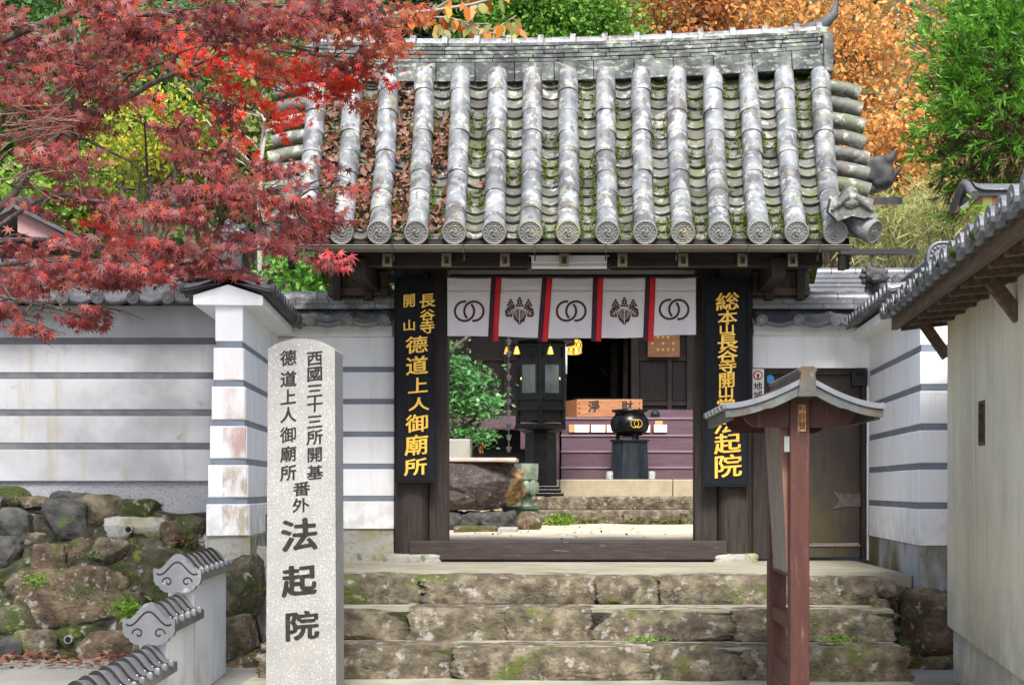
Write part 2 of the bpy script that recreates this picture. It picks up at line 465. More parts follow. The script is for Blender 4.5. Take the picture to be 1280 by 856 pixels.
M['rock_moss'] = mat('mossy_boulder', [(0.03, 0.028, 0.018), (0.07, 0.062, 0.04), (0.125, 0.11, 0.078)], 8, rng=(0.36, 0.64), rough=0.95, bump=1.0, bscale=25, dist=0.05,
                     spots=[dict(col=(0.045, 0.068, 0.008), scale=3.5, th=0.50, soft=0.06, amt=0.85), dict(col=(0.18, 0.21, 0.025), scale=9, th=0.62, soft=0.05, amt=0.8), dict(col=(0.35, 0.36, 0.33), scale=14, th=0.65, soft=0.03, amt=0.7)])
M['mortar'] = mat('dirty_rubble_mortar', [(0.012, 0.0115, 0.008), (0.042, 0.039, 0.027), (0.10, 0.094, 0.075)], 8, rng=(0.36, 0.64), rough=0.95, bump=1.0, bscale=16, dist=0.05,
                  spots=[dict(col=(0.040, 0.056, 0.007), scale=2.5, th=0.50, soft=0.07, amt=0.9), dict(col=(0.36, 0.36, 0.35), scale=8, th=0.62, soft=0.05, amt=0.8), dict(col=(0.025, 0.025, 0.022), scale=12, th=0.58, soft=0.05, amt=0.8)])
M['street'] = mat('street_paving', [(0.17, 0.165, 0.15), (0.24, 0.235, 0.215)], 2, rough=0.9, bump=0.3, bscale=60)
M['sand'] = mat('pale_court_sand', [(0.42, 0.35, 0.24), (0.54, 0.47, 0.36)], 4, rough=0.95, bump=0.3, bscale=60)
M['soil'] = mat('forest_floor', [(0.03, 0.03, 0.015), (0.06, 0.055, 0.025), (0.05, 0.075, 0.02)], 1.5, rough=1, bump=0.6, bscale=8)
M['bark'] = mat('grey_brown_bark', [(0.035, 0.025, 0.02), (0.08, 0.06, 0.05), (0.13, 0.11, 0.095)], 9, rough=0.9, bump=0.5, stretch=(3, 3, 1))
M['pale_bark'] = mat('pale_bark', [(0.22, 0.20, 0.17), (0.34, 0.31, 0.27)], 9, rough=0.9, bump=0.3)
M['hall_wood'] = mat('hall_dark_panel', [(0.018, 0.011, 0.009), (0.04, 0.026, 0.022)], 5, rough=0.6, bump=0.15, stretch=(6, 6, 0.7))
M['void'] = mat('shade_black', [(0.004, 0.0035, 0.003), (0.009, 0.008, 0.007)], 4, rough=0.9, bump=0)  # near-black colour stands in for shade in openings and the hall room
M['bronze_green'] = mat('green_bronze', [(0.07, 0.10, 0.075), (0.16, 0.20, 0.15), (0.26, 0.28, 0.21)], 9, rough=0.6, bump=0.15, metallic=0.2)
M['green_paint'] = mat('dark_green_planter', [(0.025, 0.06, 0.035), (0.045, 0.09, 0.055)], 4, rough=0.7, bump=0.1)
M['basin'] = mat('purple_brown_basin_stone', [(0.025, 0.019, 0.018), (0.062, 0.047, 0.044), (0.125, 0.10, 0.093)], 9, rough=0.85, bump=0.8, bscale=24, dist=0.03,
                 spots=[dict(col=(0.25, 0.22, 0.2), scale=20, th=0.64, soft=0.03, amt=0.6), dict(col=(0.03, 0.045, 0.01), scale=4, th=0.55, soft=0.06, amt=0.8, zr=(0.2, 0.0))])
M['basin_cut'] = mat('orange_broken_stone', [(0.05, 0.03, 0.014), (0.18, 0.10, 0.04), (0.32, 0.24, 0.15)], 12, rough=0.9, bump=0.7, bscale=40)
M['pink'] = mat('pink_painted_board', [(0.28, 0.15, 0.15), (0.34, 0.19, 0.19)], 4, rough=0.7, bump=0.05)
M['dark_door'] = mat('brown_door_panel', [(0.035, 0.025, 0.02), (0.055, 0.04, 0.032)], 5, rough=0.6, bump=0.12, stretch=(5, 5, 0.7),
                     spots=[dict(col=(0.075, 0.062, 0.018), scale=3, th=0.47, soft=0.10, amt=0.75, zr=(0.75, 0.25))])
M['black_metal'] = mat('black_metal', [(0.012, 0.012, 0.013)], rough=0.45, bump=0)
M['grey_metal'] = mat('grey_metal', [(0.35, 0.36, 0.38), (0.45, 0.46, 0.48)], 6, rough=0.45, metallic=0.5, bump=0.05)
M['crown_tube'] = mat('white_fluorescent_tube', [(0.75, 0.77, 0.8)], rough=0.4, bump=0)
gl = bpy.data.materials.new('clear_glass')
gl.use_nodes = True
_b = gl.node_tree.nodes['Principled BSDF']
_b.inputs['Base Color'].default_value = (0.9, 0.95, 0.95, 1)
_b.inputs['Roughness'].default_value = 0.03
_b.inputs['Transmission Weight'].default_value = 0.85
_b.inputs['IOR'].default_value = 1.3
M['glass'] = gl
M['dark_glass'] = mat('dark_lantern_glass', [(0.012, 0.016, 0.016), (0.05, 0.06, 0.06)], 3, rough=0.08, bump=0, spec=0.6, stretch=(1, 1, 0.4))
em = bpy.data.materials.new('lit_lantern_lattice')
em.use_nodes = True
_b = em.node_tree.nodes['Principled BSDF']
_b.inputs['Base Color'].default_value = (0.8, 0.45, 0.05, 1)
_b.inputs['Emission Color'].default_value = (1.0, 0.55, 0.08, 1)
_b.inputs['Emission Strength'].default_value = 0.7
M['lit'] = em

LM = {}
LM['maple'] = leaf_mat('crimson_maple_leaf', [(0.085, 0.015, 0.019), (0.135, 0.025, 0.029), (0.18, 0.038, 0.042), (0.18, 0.045, 0.028), (0.36, 0.035, 0.025), (0.11, 0.034, 0.034), (0.21, 0.042, 0.044), (0.28, 0.07, 0.025)], 0.5, 0.38, 0.35)
LM['scarlet'] = leaf_mat('sunlit_maple_leaf', [(0.62, 0.022, 0.010), (0.74, 0.035, 0.012), (0.50, 0.02, 0.018), (0.70, 0.09, 0.015)], 0.45, 0.5)  # sunlight through the leaves is put into this brighter red
LM['rust'] = leaf_mat('rusty_maple_leaf', [(0.30, 0.055, 0.025), (0.40, 0.09, 0.025), (0.25, 0.04, 0.03), (0.42, 0.14, 0.03)], 0.45, 0.4)
LM['orange'] = leaf_mat('orange_leaf', [(0.58, 0.23, 0.045), (0.66, 0.31, 0.07), (0.48, 0.18, 0.045), (0.70, 0.42, 0.15), (0.33, 0.15, 0.055), (0.60, 0.26, 0.055), (0.20, 0.19, 0.05)], 0.6, 0.35, 0.3)
LM['yellow'] = leaf_mat('yellow_leaf', [(0.36, 0.34, 0.02), (0.60, 0.45, 0.03), (0.14, 0.24, 0.02), (0.28, 0.36, 0.03), (0.09, 0.18, 0.02)], 0.5, 0.35)
LM['lime'] = leaf_mat('lime_leaf', [(0.12, 0.25, 0.02), (0.19, 0.33, 0.03), (0.08, 0.18, 0.02), (0.26, 0.36, 0.04)], 0.5, 0.35)
LM['green'] = leaf_mat('green_leaf', [(0.035, 0.10, 0.018), (0.06, 0.15, 0.025), (0.03, 0.075, 0.018), (0.09, 0.19, 0.03)], 0.45, 0.25)
LM['dark'] = leaf_mat('dark_green_leaf', [(0.012, 0.035, 0.010), (0.025, 0.06, 0.016), (0.04, 0.085, 0.02)], 0.5, 0.2)
LM['cedar'] = leaf_mat('cedar_needle', [(0.06, 0.19, 0.015), (0.11, 0.31, 0.022), (0.19, 0.42, 0.035), (0.04, 0.12, 0.015), (0.14, 0.29, 0.03)], 0.5, 0.35)
LM['cedar_brown'] = leaf_mat('dry_cedar_needle', [(0.09, 0.055, 0.025), (0.14, 0.09, 0.04), (0.06, 0.05, 0.02)], 0.7, 0.2)
LM['straw'] = leaf_mat('pale_grass_leaf', [(0.24, 0.27, 0.08), (0.33, 0.34, 0.13), (0.18, 0.24, 0.06), (0.40, 0.30, 0.12)], 0.6, 0.3)
LM['glossy'] = leaf_mat('glossy_green_leaf', [(0.045, 0.16, 0.04), (0.08, 0.24, 0.06), (0.035, 0.11, 0.03), (0.14, 0.30, 0.09)], 0.25, 0.2, 0.6)
LM['dead'] = leaf_mat('dead_brown_leaf', [(0.10, 0.038, 0.02), (0.16, 0.065, 0.035), (0.07, 0.025, 0.016), (0.22, 0.11, 0.06), (0.13, 0.045, 0.025)], 0.55, 0.1)
LM['mixed'] = leaf_mat('persimmon_leaf', [(0.55, 0.20, 0.02), (0.45, 0.10, 0.02), (0.30, 0.32, 0.08), (0.20, 0.24, 0.12), (0.6, 0.3, 0.05)], 0.4, 0.3)


# ------------------------------------------------------------------ foliage
def T_maple():
    ang = [-128, -84, -41, 0, 41, 84, 128]
    rad = [0.5, 0.82, 0.98, 1.05, 0.98, 0.82, 0.5]
    pts = [(-0.05, -0.06)]
    for i in range(7):
        a = R(ang[i])
        pts.append((math.sin(a) * rad[i], math.cos(a) * rad[i]))
        if i < 6:
            b = R((ang[i] + ang[i + 1]) / 2)
            r = 0.33 if i not in (0, 5) else 0.28
            pts.append((math.sin(b) * r, math.cos(b) * r))
    pts.append((0.05, -0.06))
    return np.array([(x, y, -0.28 * (x * x + y * y)) for x, y in pts][::-1])


T_OVAL = np.array([(0, 0, 0), (0.26, 0.3, 0.05), (0.24, 0.68, 0.03), (0, 1, -0.06), (-0.24, 0.68, 0.03), (-0.26, 0.3, 0.05)])
T_QUAD = np.array([(0, 0, 0), (0.34, 0.5, 0.04), (0, 1, -0.08), (-0.34, 0.5, 0.04)])
T_BLADE = np.array([(-0.035, 0, 0), (0.035, 0, 0), (0.05, 0.5, 0.03), (0, 1, 0), (-0.05, 0.5, 0.03)])
T_MAPLE = T_maple()


def unit(a):
    return a / np.maximum(np.linalg.norm(a, axis=1, keepdims=True), 1e-9)


def leaves(name, tmpl, pos, tip, nrm, size, material, parent=None):
    """one mesh of many separate small faces: each leaf starts at pos, points along tip and faces nrm"""
    pos = np.asarray(pos, float)
    n = len(pos)
    tip = unit(np.asarray(tip, float))
    nrm = np.asarray(nrm, float)
    nrm = unit(nrm - tip * np.sum(nrm * tip, axis=1, keepdims=True))
    sid = np.cross(tip, nrm)
    size = np.asarray(size, float).reshape(-1, 1, 1)
    k = len(tmpl)
    curl = RNG.uniform(-0.6, 2.6, n).reshape(-1, 1, 1)
    wid = RNG.uniform(0.72, 1.1, n).reshape(-1, 1, 1)
    V = pos[:, None, :] + size * (wid * tmpl[None, :, 0, None] * sid[:, None, :] + tmpl[None, :, 1, None] * tip[:, None, :] + curl * tmpl[None, :, 2, None] * nrm[:, None, :])
    V = V.reshape(-1, 3)
    if parent is not None:
        V = V - np.array(world_loc(parent))
    me = bpy.data.meshes.new(name)
    me.vertices.add(n * k)
    me.vertices.foreach_set('co', V.ravel().astype(np.float32))
    me.loops.add(n * k)
    me.loops.foreach_set('vertex_index', np.arange(n * k, dtype=np.int32))
    me.polygons.add(n)
    me.polygons.foreach_set('loop_start', np.arange(0, n * k, k, dtype=np.int32))
    me.update(calc_edges=True)
    me.materials.append(material)
    o = bpy.data.objects.new(name, me)
    COL.objects.link(o)
    if parent is not None:
        o.parent = parent
    return o


def crown_pts(c, rad, ncl, per, cr, shell=2.4, flat=0.6):
    """clumps spread through an ellipsoid, most of them near its skin; leaves scattered in each clump"""
    d = unit(RNG.normal(size=(ncl, 3)))
    r = RNG.random(ncl) ** (1 / shell)
    r = r * (0.82 + 0.3 * RNG.random(ncl))
    cl = np.array(c) + d * r[:, None] * np.array(rad)
    sizes = cr * (0.5 + RNG.random(ncl))
    off = RNG.normal(size=(ncl, per, 3)) * np.array([1, 1, flat]) * 0.5 * sizes[:, None, None]
    pts = (cl[:, None, :] + off).reshape(-1, 3)
    out = np.repeat(d, per, axis=0)
    return pts, out, cl


def limb_tree(parent, base, top, r0, targets, rng_seed=0, mat_=None, bend=0.15, rt=0.012):
    rnd = random.Random(rng_seed)
    base, top = Vector(base), Vector(top)
    mb = MB()
    n = 7
    pts, rad = [], []
    for i in range(n + 1):
        t = i / n
        p = base.lerp(top, t) + Vector((rnd.uniform(-1, 1), rnd.uniform(-1, 1), 0)) * bend * t * (1.2 - t)
        pts.append(p)
        rad.append(r0 * (1 - 0.75 * t))
    rad[0] *= 1.25
    mb.tube(pts, rad, 9)
    tr = mb.build('trunk', mat_ or M['bark'], parent)
    lb = MB()
    for q in targets:
        q = Vector(q)
        t = rnd.uniform(0.3, 0.95)
        k = min(int(t * n), n - 1)
        s = pts[k].lerp(pts[k + 1], t * n - k)
        m1 = s.lerp(q, 0.5) + Vector((rnd.uniform(-1, 1), rnd.uniform(-1, 1), rnd.uniform(-0.3, 0.8))) * 0.12 * (q - s).length
        rr = r0 * (1 - 0.75 * t) * 0.5
        lb.tube([s, s.lerp(m1, 0.5) + Vector((0, 0, 0.03)), m1, m1.lerp(q, 0.5), q], [rr, rr * 0.8, rr * 0.6, rr * 0.4, min(rt, rr * 0.3)], 6)
    if targets:
        lb.build('limbs', mat_ or M['bark'], parent)


def tree(name, label, cat, c, rad, ncl, per, cr, size, lm, tmpl=T_QUAD, base_z=0.1, trunk_r=0.14, nlimb=14, shell=2.4, group=None, up=0.5, hang=0.2, bark=None, base=None, flat=0.6, seed=1):
    c = Vector(c)
    b = Vector(base) if base is not None else Vector((c.x, c.y, base_z))
    t = thing(name, label, cat, b, group)
    pts, out, cl = crown_pts(c, rad, ncl, per, cr, shell, flat)
    n = len(pts)
    nr = unit(out * 0.6 + RNG.normal(size=(n, 3)) * 0.6 + np.array([0, -0.25, up]))
    tip = unit(out * 0.5 + RNG.normal(size=(n, 3)) + np.array([0, 0, -hang]))
    leaves('crown', tmpl, pts, tip, nr, size * (0.6 + 0.8 * RNG.random(n)), lm, t)
    k = min(nlimb, len(cl))
    limb_tree(t, b, c + Vector((0, 0, rad[2] * 0.35)), trunk_r, [tuple(q) for q in cl[:k]], seed, bark)
    return t


# ------------------------------------------------------------------ writing
_gl = {}


def glyph(ch, bold):
    """outline of a character with brush-like swelling strokes, unit em, centred"""
    key = (ch, bold)
    if key in _gl:
        return _gl[key]
    ms = []
    for off in (bold * 0.25, bold * 1.5):
        cu = bpy.data.curves.new('t', 'FONT')
        cu.body = ch
        cu.offset = off
        cu.resolution_u = 3
        ob = bpy.data.objects.new('t', cu)
        COL.objects.link(ob)
        dg = bpy.context.evaluated_depsgraph_get()
        me = bpy.data.meshes.new_from_object(ob.evaluated_get(dg))
        ms.append(([(v.co.x, v.co.y) for v in me.vertices], [tuple(p.vertices) for p in me.polygons]))
        bpy.data.objects.remove(ob)
        bpy.data.curves.remove(cu)
        bpy.data.meshes.remove(me)
    a, b = ms
    vs = a[0]
    fs = a[1]
    dmax = max(math.hypot(p[0] - q[0], p[1] - q[1]) for p, q in zip(a[0], b[0])) if len(a[0]) == len(b[0]) else 9
    if dmax > 0.09 and bold > 0.006:
        return _gl.setdefault(key, glyph(ch, bold * 0.7))
    if dmax < 0.09:
        out = []
        for (x0, y0), (x1, y1) in zip(a[0], b[0]):
            k = 0.5 + 0.9 * noise.noise((x0 * 4.0 + ord(ch) % 97, y0 * 4.0, 0.3))
            k = max(0.0, min(1.0, k))
            out.append((x0 + (x1 - x0) * k, y0 + (y1 - y0) * k))
        vs = out
    vs = [(x - 0.5, y - 0.38) for x, y in vs]
    vs = [(x + 0.012 * noise.noise((y * 3, x * 2, ord(ch) * 0.37)), y + 0.11 * x + 0.02 * noise.noise((x * 3, y * 2, ord(ch) * 0.21))) for x, y in vs]
    _gl[key] = (vs, fs)
    return _gl[key]


def write(mb, ch, cx, cz, wd, ht, y, th=0.004, bold=0.012, mi=0, fn=None, brush=0.0):
    """a raised character facing the street (-y) centred on (cx, cz); brush thickens the strokes unevenly"""
    vs, fs = glyph(ch, bold)
    if brush:
        o0 = ord(ch) * 0.173
        for k in range(6):
            a = k * PI / 3 + 0.4
            dx, dz = math.cos(a) * brush, math.sin(a) * brush * 0.7
            w2 = [(x + dx + brush * 1.3 * noise.noise((x * 2.5 + k, z * 2.5, o0)), z + dz + brush * 1.3 * noise.noise((x * 2.5, z * 2.5 + k, o0 + 4))) for x, z in vs]
            _raise(mb, w2, fs, cx, cz, wd, ht, y, th + 0.00012 * k, mi, fn)
        return
    _raise(mb, vs, fs, cx, cz, wd, ht, y, th, mi, fn)


def _raise(mb, vs, fs, cx, cz, wd, ht, y, th, mi, fn):
    fn = fn or (lambda x, z, d: (x, y - d, z))
    n = len(vs)
    front = [fn(cx + x * wd, cz + z * ht, th) for x, z in vs]
    back = [fn(cx + x * wd, cz + z * ht, 0) for x, z in vs]
    from collections import Counter
    ed = Counter()
    for f in fs:
        for i in range(len(f)):
            e = (f[i], f[(i + 1) % len(f)])
            ed[tuple(sorted(e))] += 1
    side = []
    for f in fs:
        for i in range(len(f)):
            e = (f[i], f[(i + 1) % len(f)])
            if ed[tuple(sorted(e))] == 1:
                side.append((e[0], e[1], n + e[1], n + e[0]))
    mb.add(front + back, list(fs) + side, mi)


# ================================================================== SETTING
def flat(name, x0, x1, y0, y1, z, m, nx=1, ny=1, amp=0.0):
    mb = MB()
    mb.grid(lambda u, v: (x0 + (x1 - x0) * u, y0 + (y1 - y0) * v, z + (amp * N3((x0 + (x1 - x0) * u, y0 + (y1 - y0) * v, 0), 1.5) if amp else 0)), nx, ny)
    o = mb.build(name, m)
    return structure(o)


flat('ground', -300, 300, -200, 300, -0.62, M['street'])
flat('courtyard', -14, 14, 0.35, 14.5, 0.10, M['sand'], 60, 40, 0.03)
flat('garden_ground', -14, -2.6, -0.9, 0.33, 0.10, M['soil'])


def hill_z(x, y):
    return 0.05 + max(0, y - 14) * 0.86 + max(0, abs(x) - 9) * 0.25 + 0.8 * noise.noise((x * 0.15, y * 0.15, 2)) * min(1, max(0, (y - 14) / 4))


mb = MB()
mb.grid(lambda u, v: (-70 + 140 * u, 14 + 66 * v, hill_z(-70 + 140 * u, 14 + 66 * v)), 60, 40)
structure(mb.build('hillside', M['soil']))


mb = MB()
mb.grid(lambda u, v: (-2.0 + 4.1 * u, -9 + 6.1 * v, -0.590 + 0.004 * N3((u * 9, v * 9, 0), 1.0)), 30, 30)
structure(mb.build('forecourt', M['tread']))


# ------------------------------------------------------------------ landing and steps
def yfront(x, base):           # the flight runs slightly towards the street on the right
    return base - 0.16 * (x + 1.56) / 3.7


mb = MB()
X0, X1 = -2.3, 2.40
mb.prism([(X0, 0.42), (X1, 0.42), (X1, yfront(X1, -1.78)), (X0, yfront(X0, -1.78))][::-1],
         lambda x, y: (x, y, -0.25), lambda x, y: (x, y, -0.003 - 0.004 * (x > 0)), 0)
structure(mb.build('landing', M['tread'], bevel=0.01))
st = thing('stone_stairs', 'rough mossy stone stairs with cement treads rising to the gate', 'stairs', (0, -2.4, -0.6))
rnd = random.Random(5)
levels = [(-1.98, 0.0, -0.19), (-2.50, -0.185, -0.39), (-2.98, -0.385, -0.60)]
for li, (yb, zt, zb) in enumerate(levels):
    mb = MB()
    xa, xb = -1.95, 2.16 - 0.03 * li
    if li:
        mb.prism([(xa, -1.9 - 0.2 * li), (xb, -1.95 - 0.2 * li), (xb, yfront(xb, yb) + 0.10), (xa, yfront(xa, yb) + 0.10)],
                 lambda x, y: (x, y, -0.62), lambda x, y, zt=zt: (x, y, zt - 0.012), 0)
        mb.prism([(xa, yfront(xa, yb) + 0.11), (xb, yfront(xb, yb) + 0.11), (xb, yfront(xb, yb) + 0.07), (xa, yfront(xa, yb) + 0.07)],
                 lambda x, y: (x, y, -0.62), lambda x, y, zt=zt: (x, y, zt - 0.035), 1)
    stp = mb.build('step', [M['tread'], M['mortar']], st) if li else None
    if stp is None:
        mb.prism([(xa, -1.6), (xb, -1.6), (xb, yfront(xb, yb) + 0.11), (xa, yfront(xa, yb) + 0.11)], lambda x, y: (x, y, -0.6), lambda x, y: (x, y, -0.035), 1)
        stp = mb.build('step', [M['tread'], M['mortar']], st)
    x = xa
    k = 0
    while x < xb - 0.05:
        wd = min(rnd.uniform(0.42, 1.25), xb - x)
        if xb - x - wd < 0.22:
            wd = xb - x
        cx = x + wd / 2
        h = zt - zb
        s = MB().rock((cx, yfront(cx, yb) + 0.17, (zt + zb) / 2 - 0.012), (wd * 1.015, 0.42, h * 1.03 + rnd.uniform(-0.012, 0.012)), seed=li * 31 + k * 3 + 1, amp=0.09, boxy=13.0, freq=2.2, n=28, cuts=8, depth=(0.80, 1.03), front=True, rz=rnd.uniform(-0.03, 0.03))
        s.build('stone', M['step_stone'], stp)
        x += wd
        k += 1


# ------------------------------------------------------------------ wall tile copings
def coping(parent, A, B, hw, ze, zr, period=0.29, rise=0.16, rw=0.11, m=None, mr=None, nlay=2, sides=(1, -1), ext=0.0, roll=0.045):
    """wavy eave tiles on both sides of a wall top from A to B, discs at the eaves, and a ridge of stacked flat tiles"""
    m = m or M['new_tile']
    mr = mr or m
    A, B = Vector((A[0], A[1], 0)), Vector((B[0], B[1], 0))
    d = (B - A).normalized()
    A = A - d * ext
    B = B + d * ext
    L = (B - A).length
    s = Vector((d.y, -d.x, 0))
    mb = MB()

    def wave(u):
        f = (u / period) % 1.0
        if f < 0.32:
            return roll * math.sin(PI * f / 0.32)
        g = (f - 0.32) / 0.68
        return -0.022 * math.sin(PI * g) + 0.006 * g

    nu = max(8, int(L / period * 14))
    for sg in sides:
        def fn(u, v, off=0.0):
            q = A + d * (L * u) + s * sg * (0.02 + (hw - 0.02) * v)
            return (q.x, q.y, zr + (ze - zr) * v + wave(L * u) * (0.35 + 0.65 * v) + off - 0.02 * math.sin(PI * v))
        mb.grid(lambda u, v: fn(u, v), nu, 5) if sg > 0 else mb.grid(lambda u, v: fn(1 - u, v), nu, 5)
        # the eave lip
        top = [fn(i / nu, 1.0) for i in range(nu + 1)]
        lip = [(p[0], p[1], p[2] - (0.035 if ((L * i / nu / period) % 1) > 0.32 else 0.02)) for i, p in enumerate(top)]
        inn = [(p[0] - s.x * sg * (hw - 0.05), p[1] - s.y * sg * (hw - 0.05), zr - 0.06) for p in lip]
        vs = top + lip + inn
        n = nu + 1
        fs = [(i, i + 1, n + i + 1, n + i) for i in range(nu)] + [(n + i, n + i + 1, 2 * n + i + 1, 2 * n + i) for i in range(nu)]
        if sg > 0:
            fs = [f[::-1] for f in fs]
        mb.add(vs, fs, 1, True)
        u = 0.16 * period
        while u < L:
            q = A + d * u + s * sg * (hw - 0.005)
            z = ze + 0.005
            out = s * sg
            mb.tube([(q.x, q.y, z), (q.x + out.x * 0.022, q.y + out.y * 0.022, z)], roll * 1.08, 14, mi=1, smooth=False)
            mb.tube([(q.x, q.y, z), (q.x + out.x * 0.026, q.y + out.y * 0.026, z)], roll * 0.30, 8, mi=1, smooth=False)
            for rr_ in (0.95, 0.6):
                mb.tube([(q.x + out.x * 0.022 + d.x * roll * rr_ * math.cos(a_), q.y + out.y * 0.022 + d.y * roll * rr_ * math.cos(a_), z + roll * rr_ * math.sin(a_)) for a_ in np.linspace(0, 2 * PI, 15)], 0.0045, 4, mi=1, caps=False)
            u += period
    mb.build('tile_cap', [m, M['dark_tile'] if m is M['dark_tile'] else M['tile_edge'] if m is M['tile'] else m], parent)
    rb = MB()
    z = zr - 0.01
    rr = random.Random(int(L * 1000))
    for k in range(nlay):
        u = -rr.uniform(0, 0.15)
        h = 0.042
        while u < L:
            l = rr.uniform(0.27, 0.34)
            a = A + d * max(0, u)
            b = A + d * min(L, u + l - 0.004)
            wv = rw * 2 - 0.012 * k + rr.uniform(-0.006, 0.006)
            if (b - a).length > 0.02:
                rb.beam((a.x, a.y, z + h / 2), (b.x, b.y, z + h / 2), wv, h - 0.004)
            u += l
        z += h
    u = 0
    while u < L - 0.02:
        l = 0.36
        a = A + d * u
        b = A + d * min(L, u + l - 0.006)
        rb.tube([(a.x, a.y, z + 0.005), (b.x, b.y, z + 0.005)], [0.068, 0.072], 14)
        u += l
    rb.build('ridge_tiles', mr, parent)
    return z


def demon_tile(name, label, c, w_, h_, d_=0.06, m=None, crest=True, group=None):
    """arched ridge-end plate with a beaded rim"""
    m = m or M['new_tile']
    t = thing(name, label, 'roof ornament', c, group)
    x, y, z = c
    pl = []
    for i in range(21):
        a = PI * i / 20
        pl.append((math.cos(a) * w_ / 2 * (abs(math.cos(a)) ** -0.25 if abs(math.cos(a)) > 0.05 else 1), z + h_ * 0.45 + math.sin(a) ** 0.7 * h_ * 0.55))
    pl = [(max(-w_ / 2, min(w_ / 2, px)), pz) for px, pz in pl]
    outer = [(w_ / 2, z)] + pl + [(-w_ / 2, z)]
    mb = MB()
    mb.poly_xz([(x + a, b) for a, b in outer], y - d_ / 2, y + d_ / 2)
    mb.build('plate', m, t, bevel=0.006)
    rim = MB()
    pr = [(x + a * 0.93, y - d_ / 2 - 0.002, z + (b - z) * 0.96) for a, b in outer]
    rim.tube(pr, 0.011, 6)
    pr2 = [(x + a * 0.62, y - d_ / 2 - 0.002, z + (b - z) * 0.74) for a, b in outer]
    rim.tube(pr2, 0.009, 6)
    rim.build('rim', m, t)
    bd = MB()
    for i in range(1, len(outer) - 1, 2):
        a, b = outer[i]
        bd.rock((x + a * 0.78, y - d_ / 2, z + (b - z) * 0.86), (0.026, 0.026, 0.026), boxy=2, amp=0, n=3)
    bd.build('bead_row', m, t)
    return t


# ================================================================== GATE
g = thing('temple_gate', 'dark timber temple gate under a heavy grey tiled roof', 'gate', (0, 0, 0))


def arc_table():
    ts = np.linspace(0, 1, 401)
    y = -0.12 - 1.08 * ts
    z = 4.02 - 1.50 * (1.38 * ts - 0.38 * ts * ts)
    s = np.concatenate([[0], np.cumsum(np.hypot(np.diff(y), np.diff(z)))])
    return ts, s / s[-1]


_ts, _ss = arc_table()


def prof(s):
    t = float(np.interp(s, _ss, _ts)) if s <= 1 else 1 + (s - 1)
    y = -0.12 - 1.08 * t
    z = 4.02 - 1.50 * (1.38 * t - 0.38 * t * t)
    ty, tz = -1.08, -1.50 * (1.38 - 0.76 * min(t, 1.1))
    l = math.hypot(ty, tz)
    return y, z, (tz / l, -ty / l), (ty / l, tz / l)     # position, outward normal (y,z), tangent (y,z)


def colx(i, s):
    return (i - 7) * 0.285 * (1 + 0.042 * (1 - s))


roof = MB()
roof.grid(lambda u, v: ((u - 0.5) * 2 * 2.02 * (1 + 0.042 * (1 - v)), prof(v)[0] + prof(v)[2][0] * -0.105 + (0.08 if v == 0 else 0), prof(v)[1] + prof(v)[2][1] * -0.105 + (0.08 if v == 0 else 0)), 2, 20)
# rear slope and boarding under the front slope
roof.grid(lambda u, v: (-(u - 0.5) * 2 * 2.25 * (1 + 0.042 * (1 - v)), -prof(v)[0] + 0.0, prof(v)[1] - 0.05), 2, 20)
roof.grid(lambda u, v: (-(u - 0.5) * 2 * 2.0 * (1 + 0.042 * (1 - v)), prof(v)[0] + prof(v)[2][0] * -0.17, prof(v)[1] + prof(v)[2][1] * -0.17), 2, 20, mi=1)
roof = roof.build('roof', [M['moss'], M['black_wood']], g)

rnd = random.Random(3)
pan = MB()
NR = 17
for i in range(14):
    for j in range(NR):
        s0, s1 = j / NR, (j + 1.0) / NR
        tw = rnd.uniform(-0.006, 0.006)
        dx = rnd.uniform(-0.005, 0.005)
        ds = rnd.uniform(-0.004, 0.004)
        lift = rnd.uniform(0.022, 0.034)

        def fn(u, v, th=0.0):
            s = s0 - 0.012 + (s1 - s0 + 0.012) * v + ds * v
            y, z, n, t = prof(s)
            xa, xb = colx(i, s) + 0.05, colx(i + 1, s) - 0.05
            q = 2 * u - 1
            h = -0.088 + 0.048 * q * q + lift * v + tw * q * v - th
            return (xa + (xb - xa) * u + dx * v, y + n[0] * h, z + n[1] * h)
        pan.grid(lambda u, v: fn(u, v), 8, 1)
        b = [fn(k / 8, 1.0) for k in range(9)]
        c = [fn(k / 8, 1.0, 0.022) for k in range(9)]
        pan.add(b + c, [(k, k + 1, 10 + k, 9 + k)[::-1] for k in range(8)], 0, False)
pan.build('pan_tiles', M['pan'], roof)


def tile_end(mb, c, nrm, r, mi=1):
    """round eave tile end: rim, ring of beads and a three-comma swirl"""
    c = Vector(c)
    n = Vector(nrm).normalized()
    x = Vector((1, 0, 0))
    x = (x - n * x.dot(n)).normalized()
    up = n.cross(x)
    if up.z < 0:
        up = -up
    mb.tube([c - n * 0.05, c], r, 26, mi=mi, smooth=False)
    ring = [c + (x * math.cos(a) + up * math.sin(a)) * r * 0.9 for a in np.linspace(0, 2 * PI, 25)]
    mb.tube(ring, 0.0085, 6, mi=mi)
    ring = [c + (x * math.cos(a) + up * math.sin(a)) * r * 0.52 for a in np.linspace(0, 2 * PI, 21)]
    mb.tube(ring, 0.005, 5, mi=mi)
    for k in range(16):
        a = 2 * PI * k / 16
        q = c + (x * math.cos(a) + up * math.sin(a)) * r * 0.71
        mb.rock(q, (0.014, 0.014, 0.014), boxy=2, amp=0, n=2, mi=mi)
    for k in range(3):
        a0 = 2 * PI * k / 3
        pts, rr = [], []
        for q in range(7):
            a = a0 + q * 0.33
            rad = r * (0.14 + 0.05 * q)
            pts.append(c + (x * math.cos(a) + up * math.sin(a)) * rad)
            rr.append(0.012 * (1 - q / 7.5))
        mb.tube(pts, rr, 6, mi=mi)


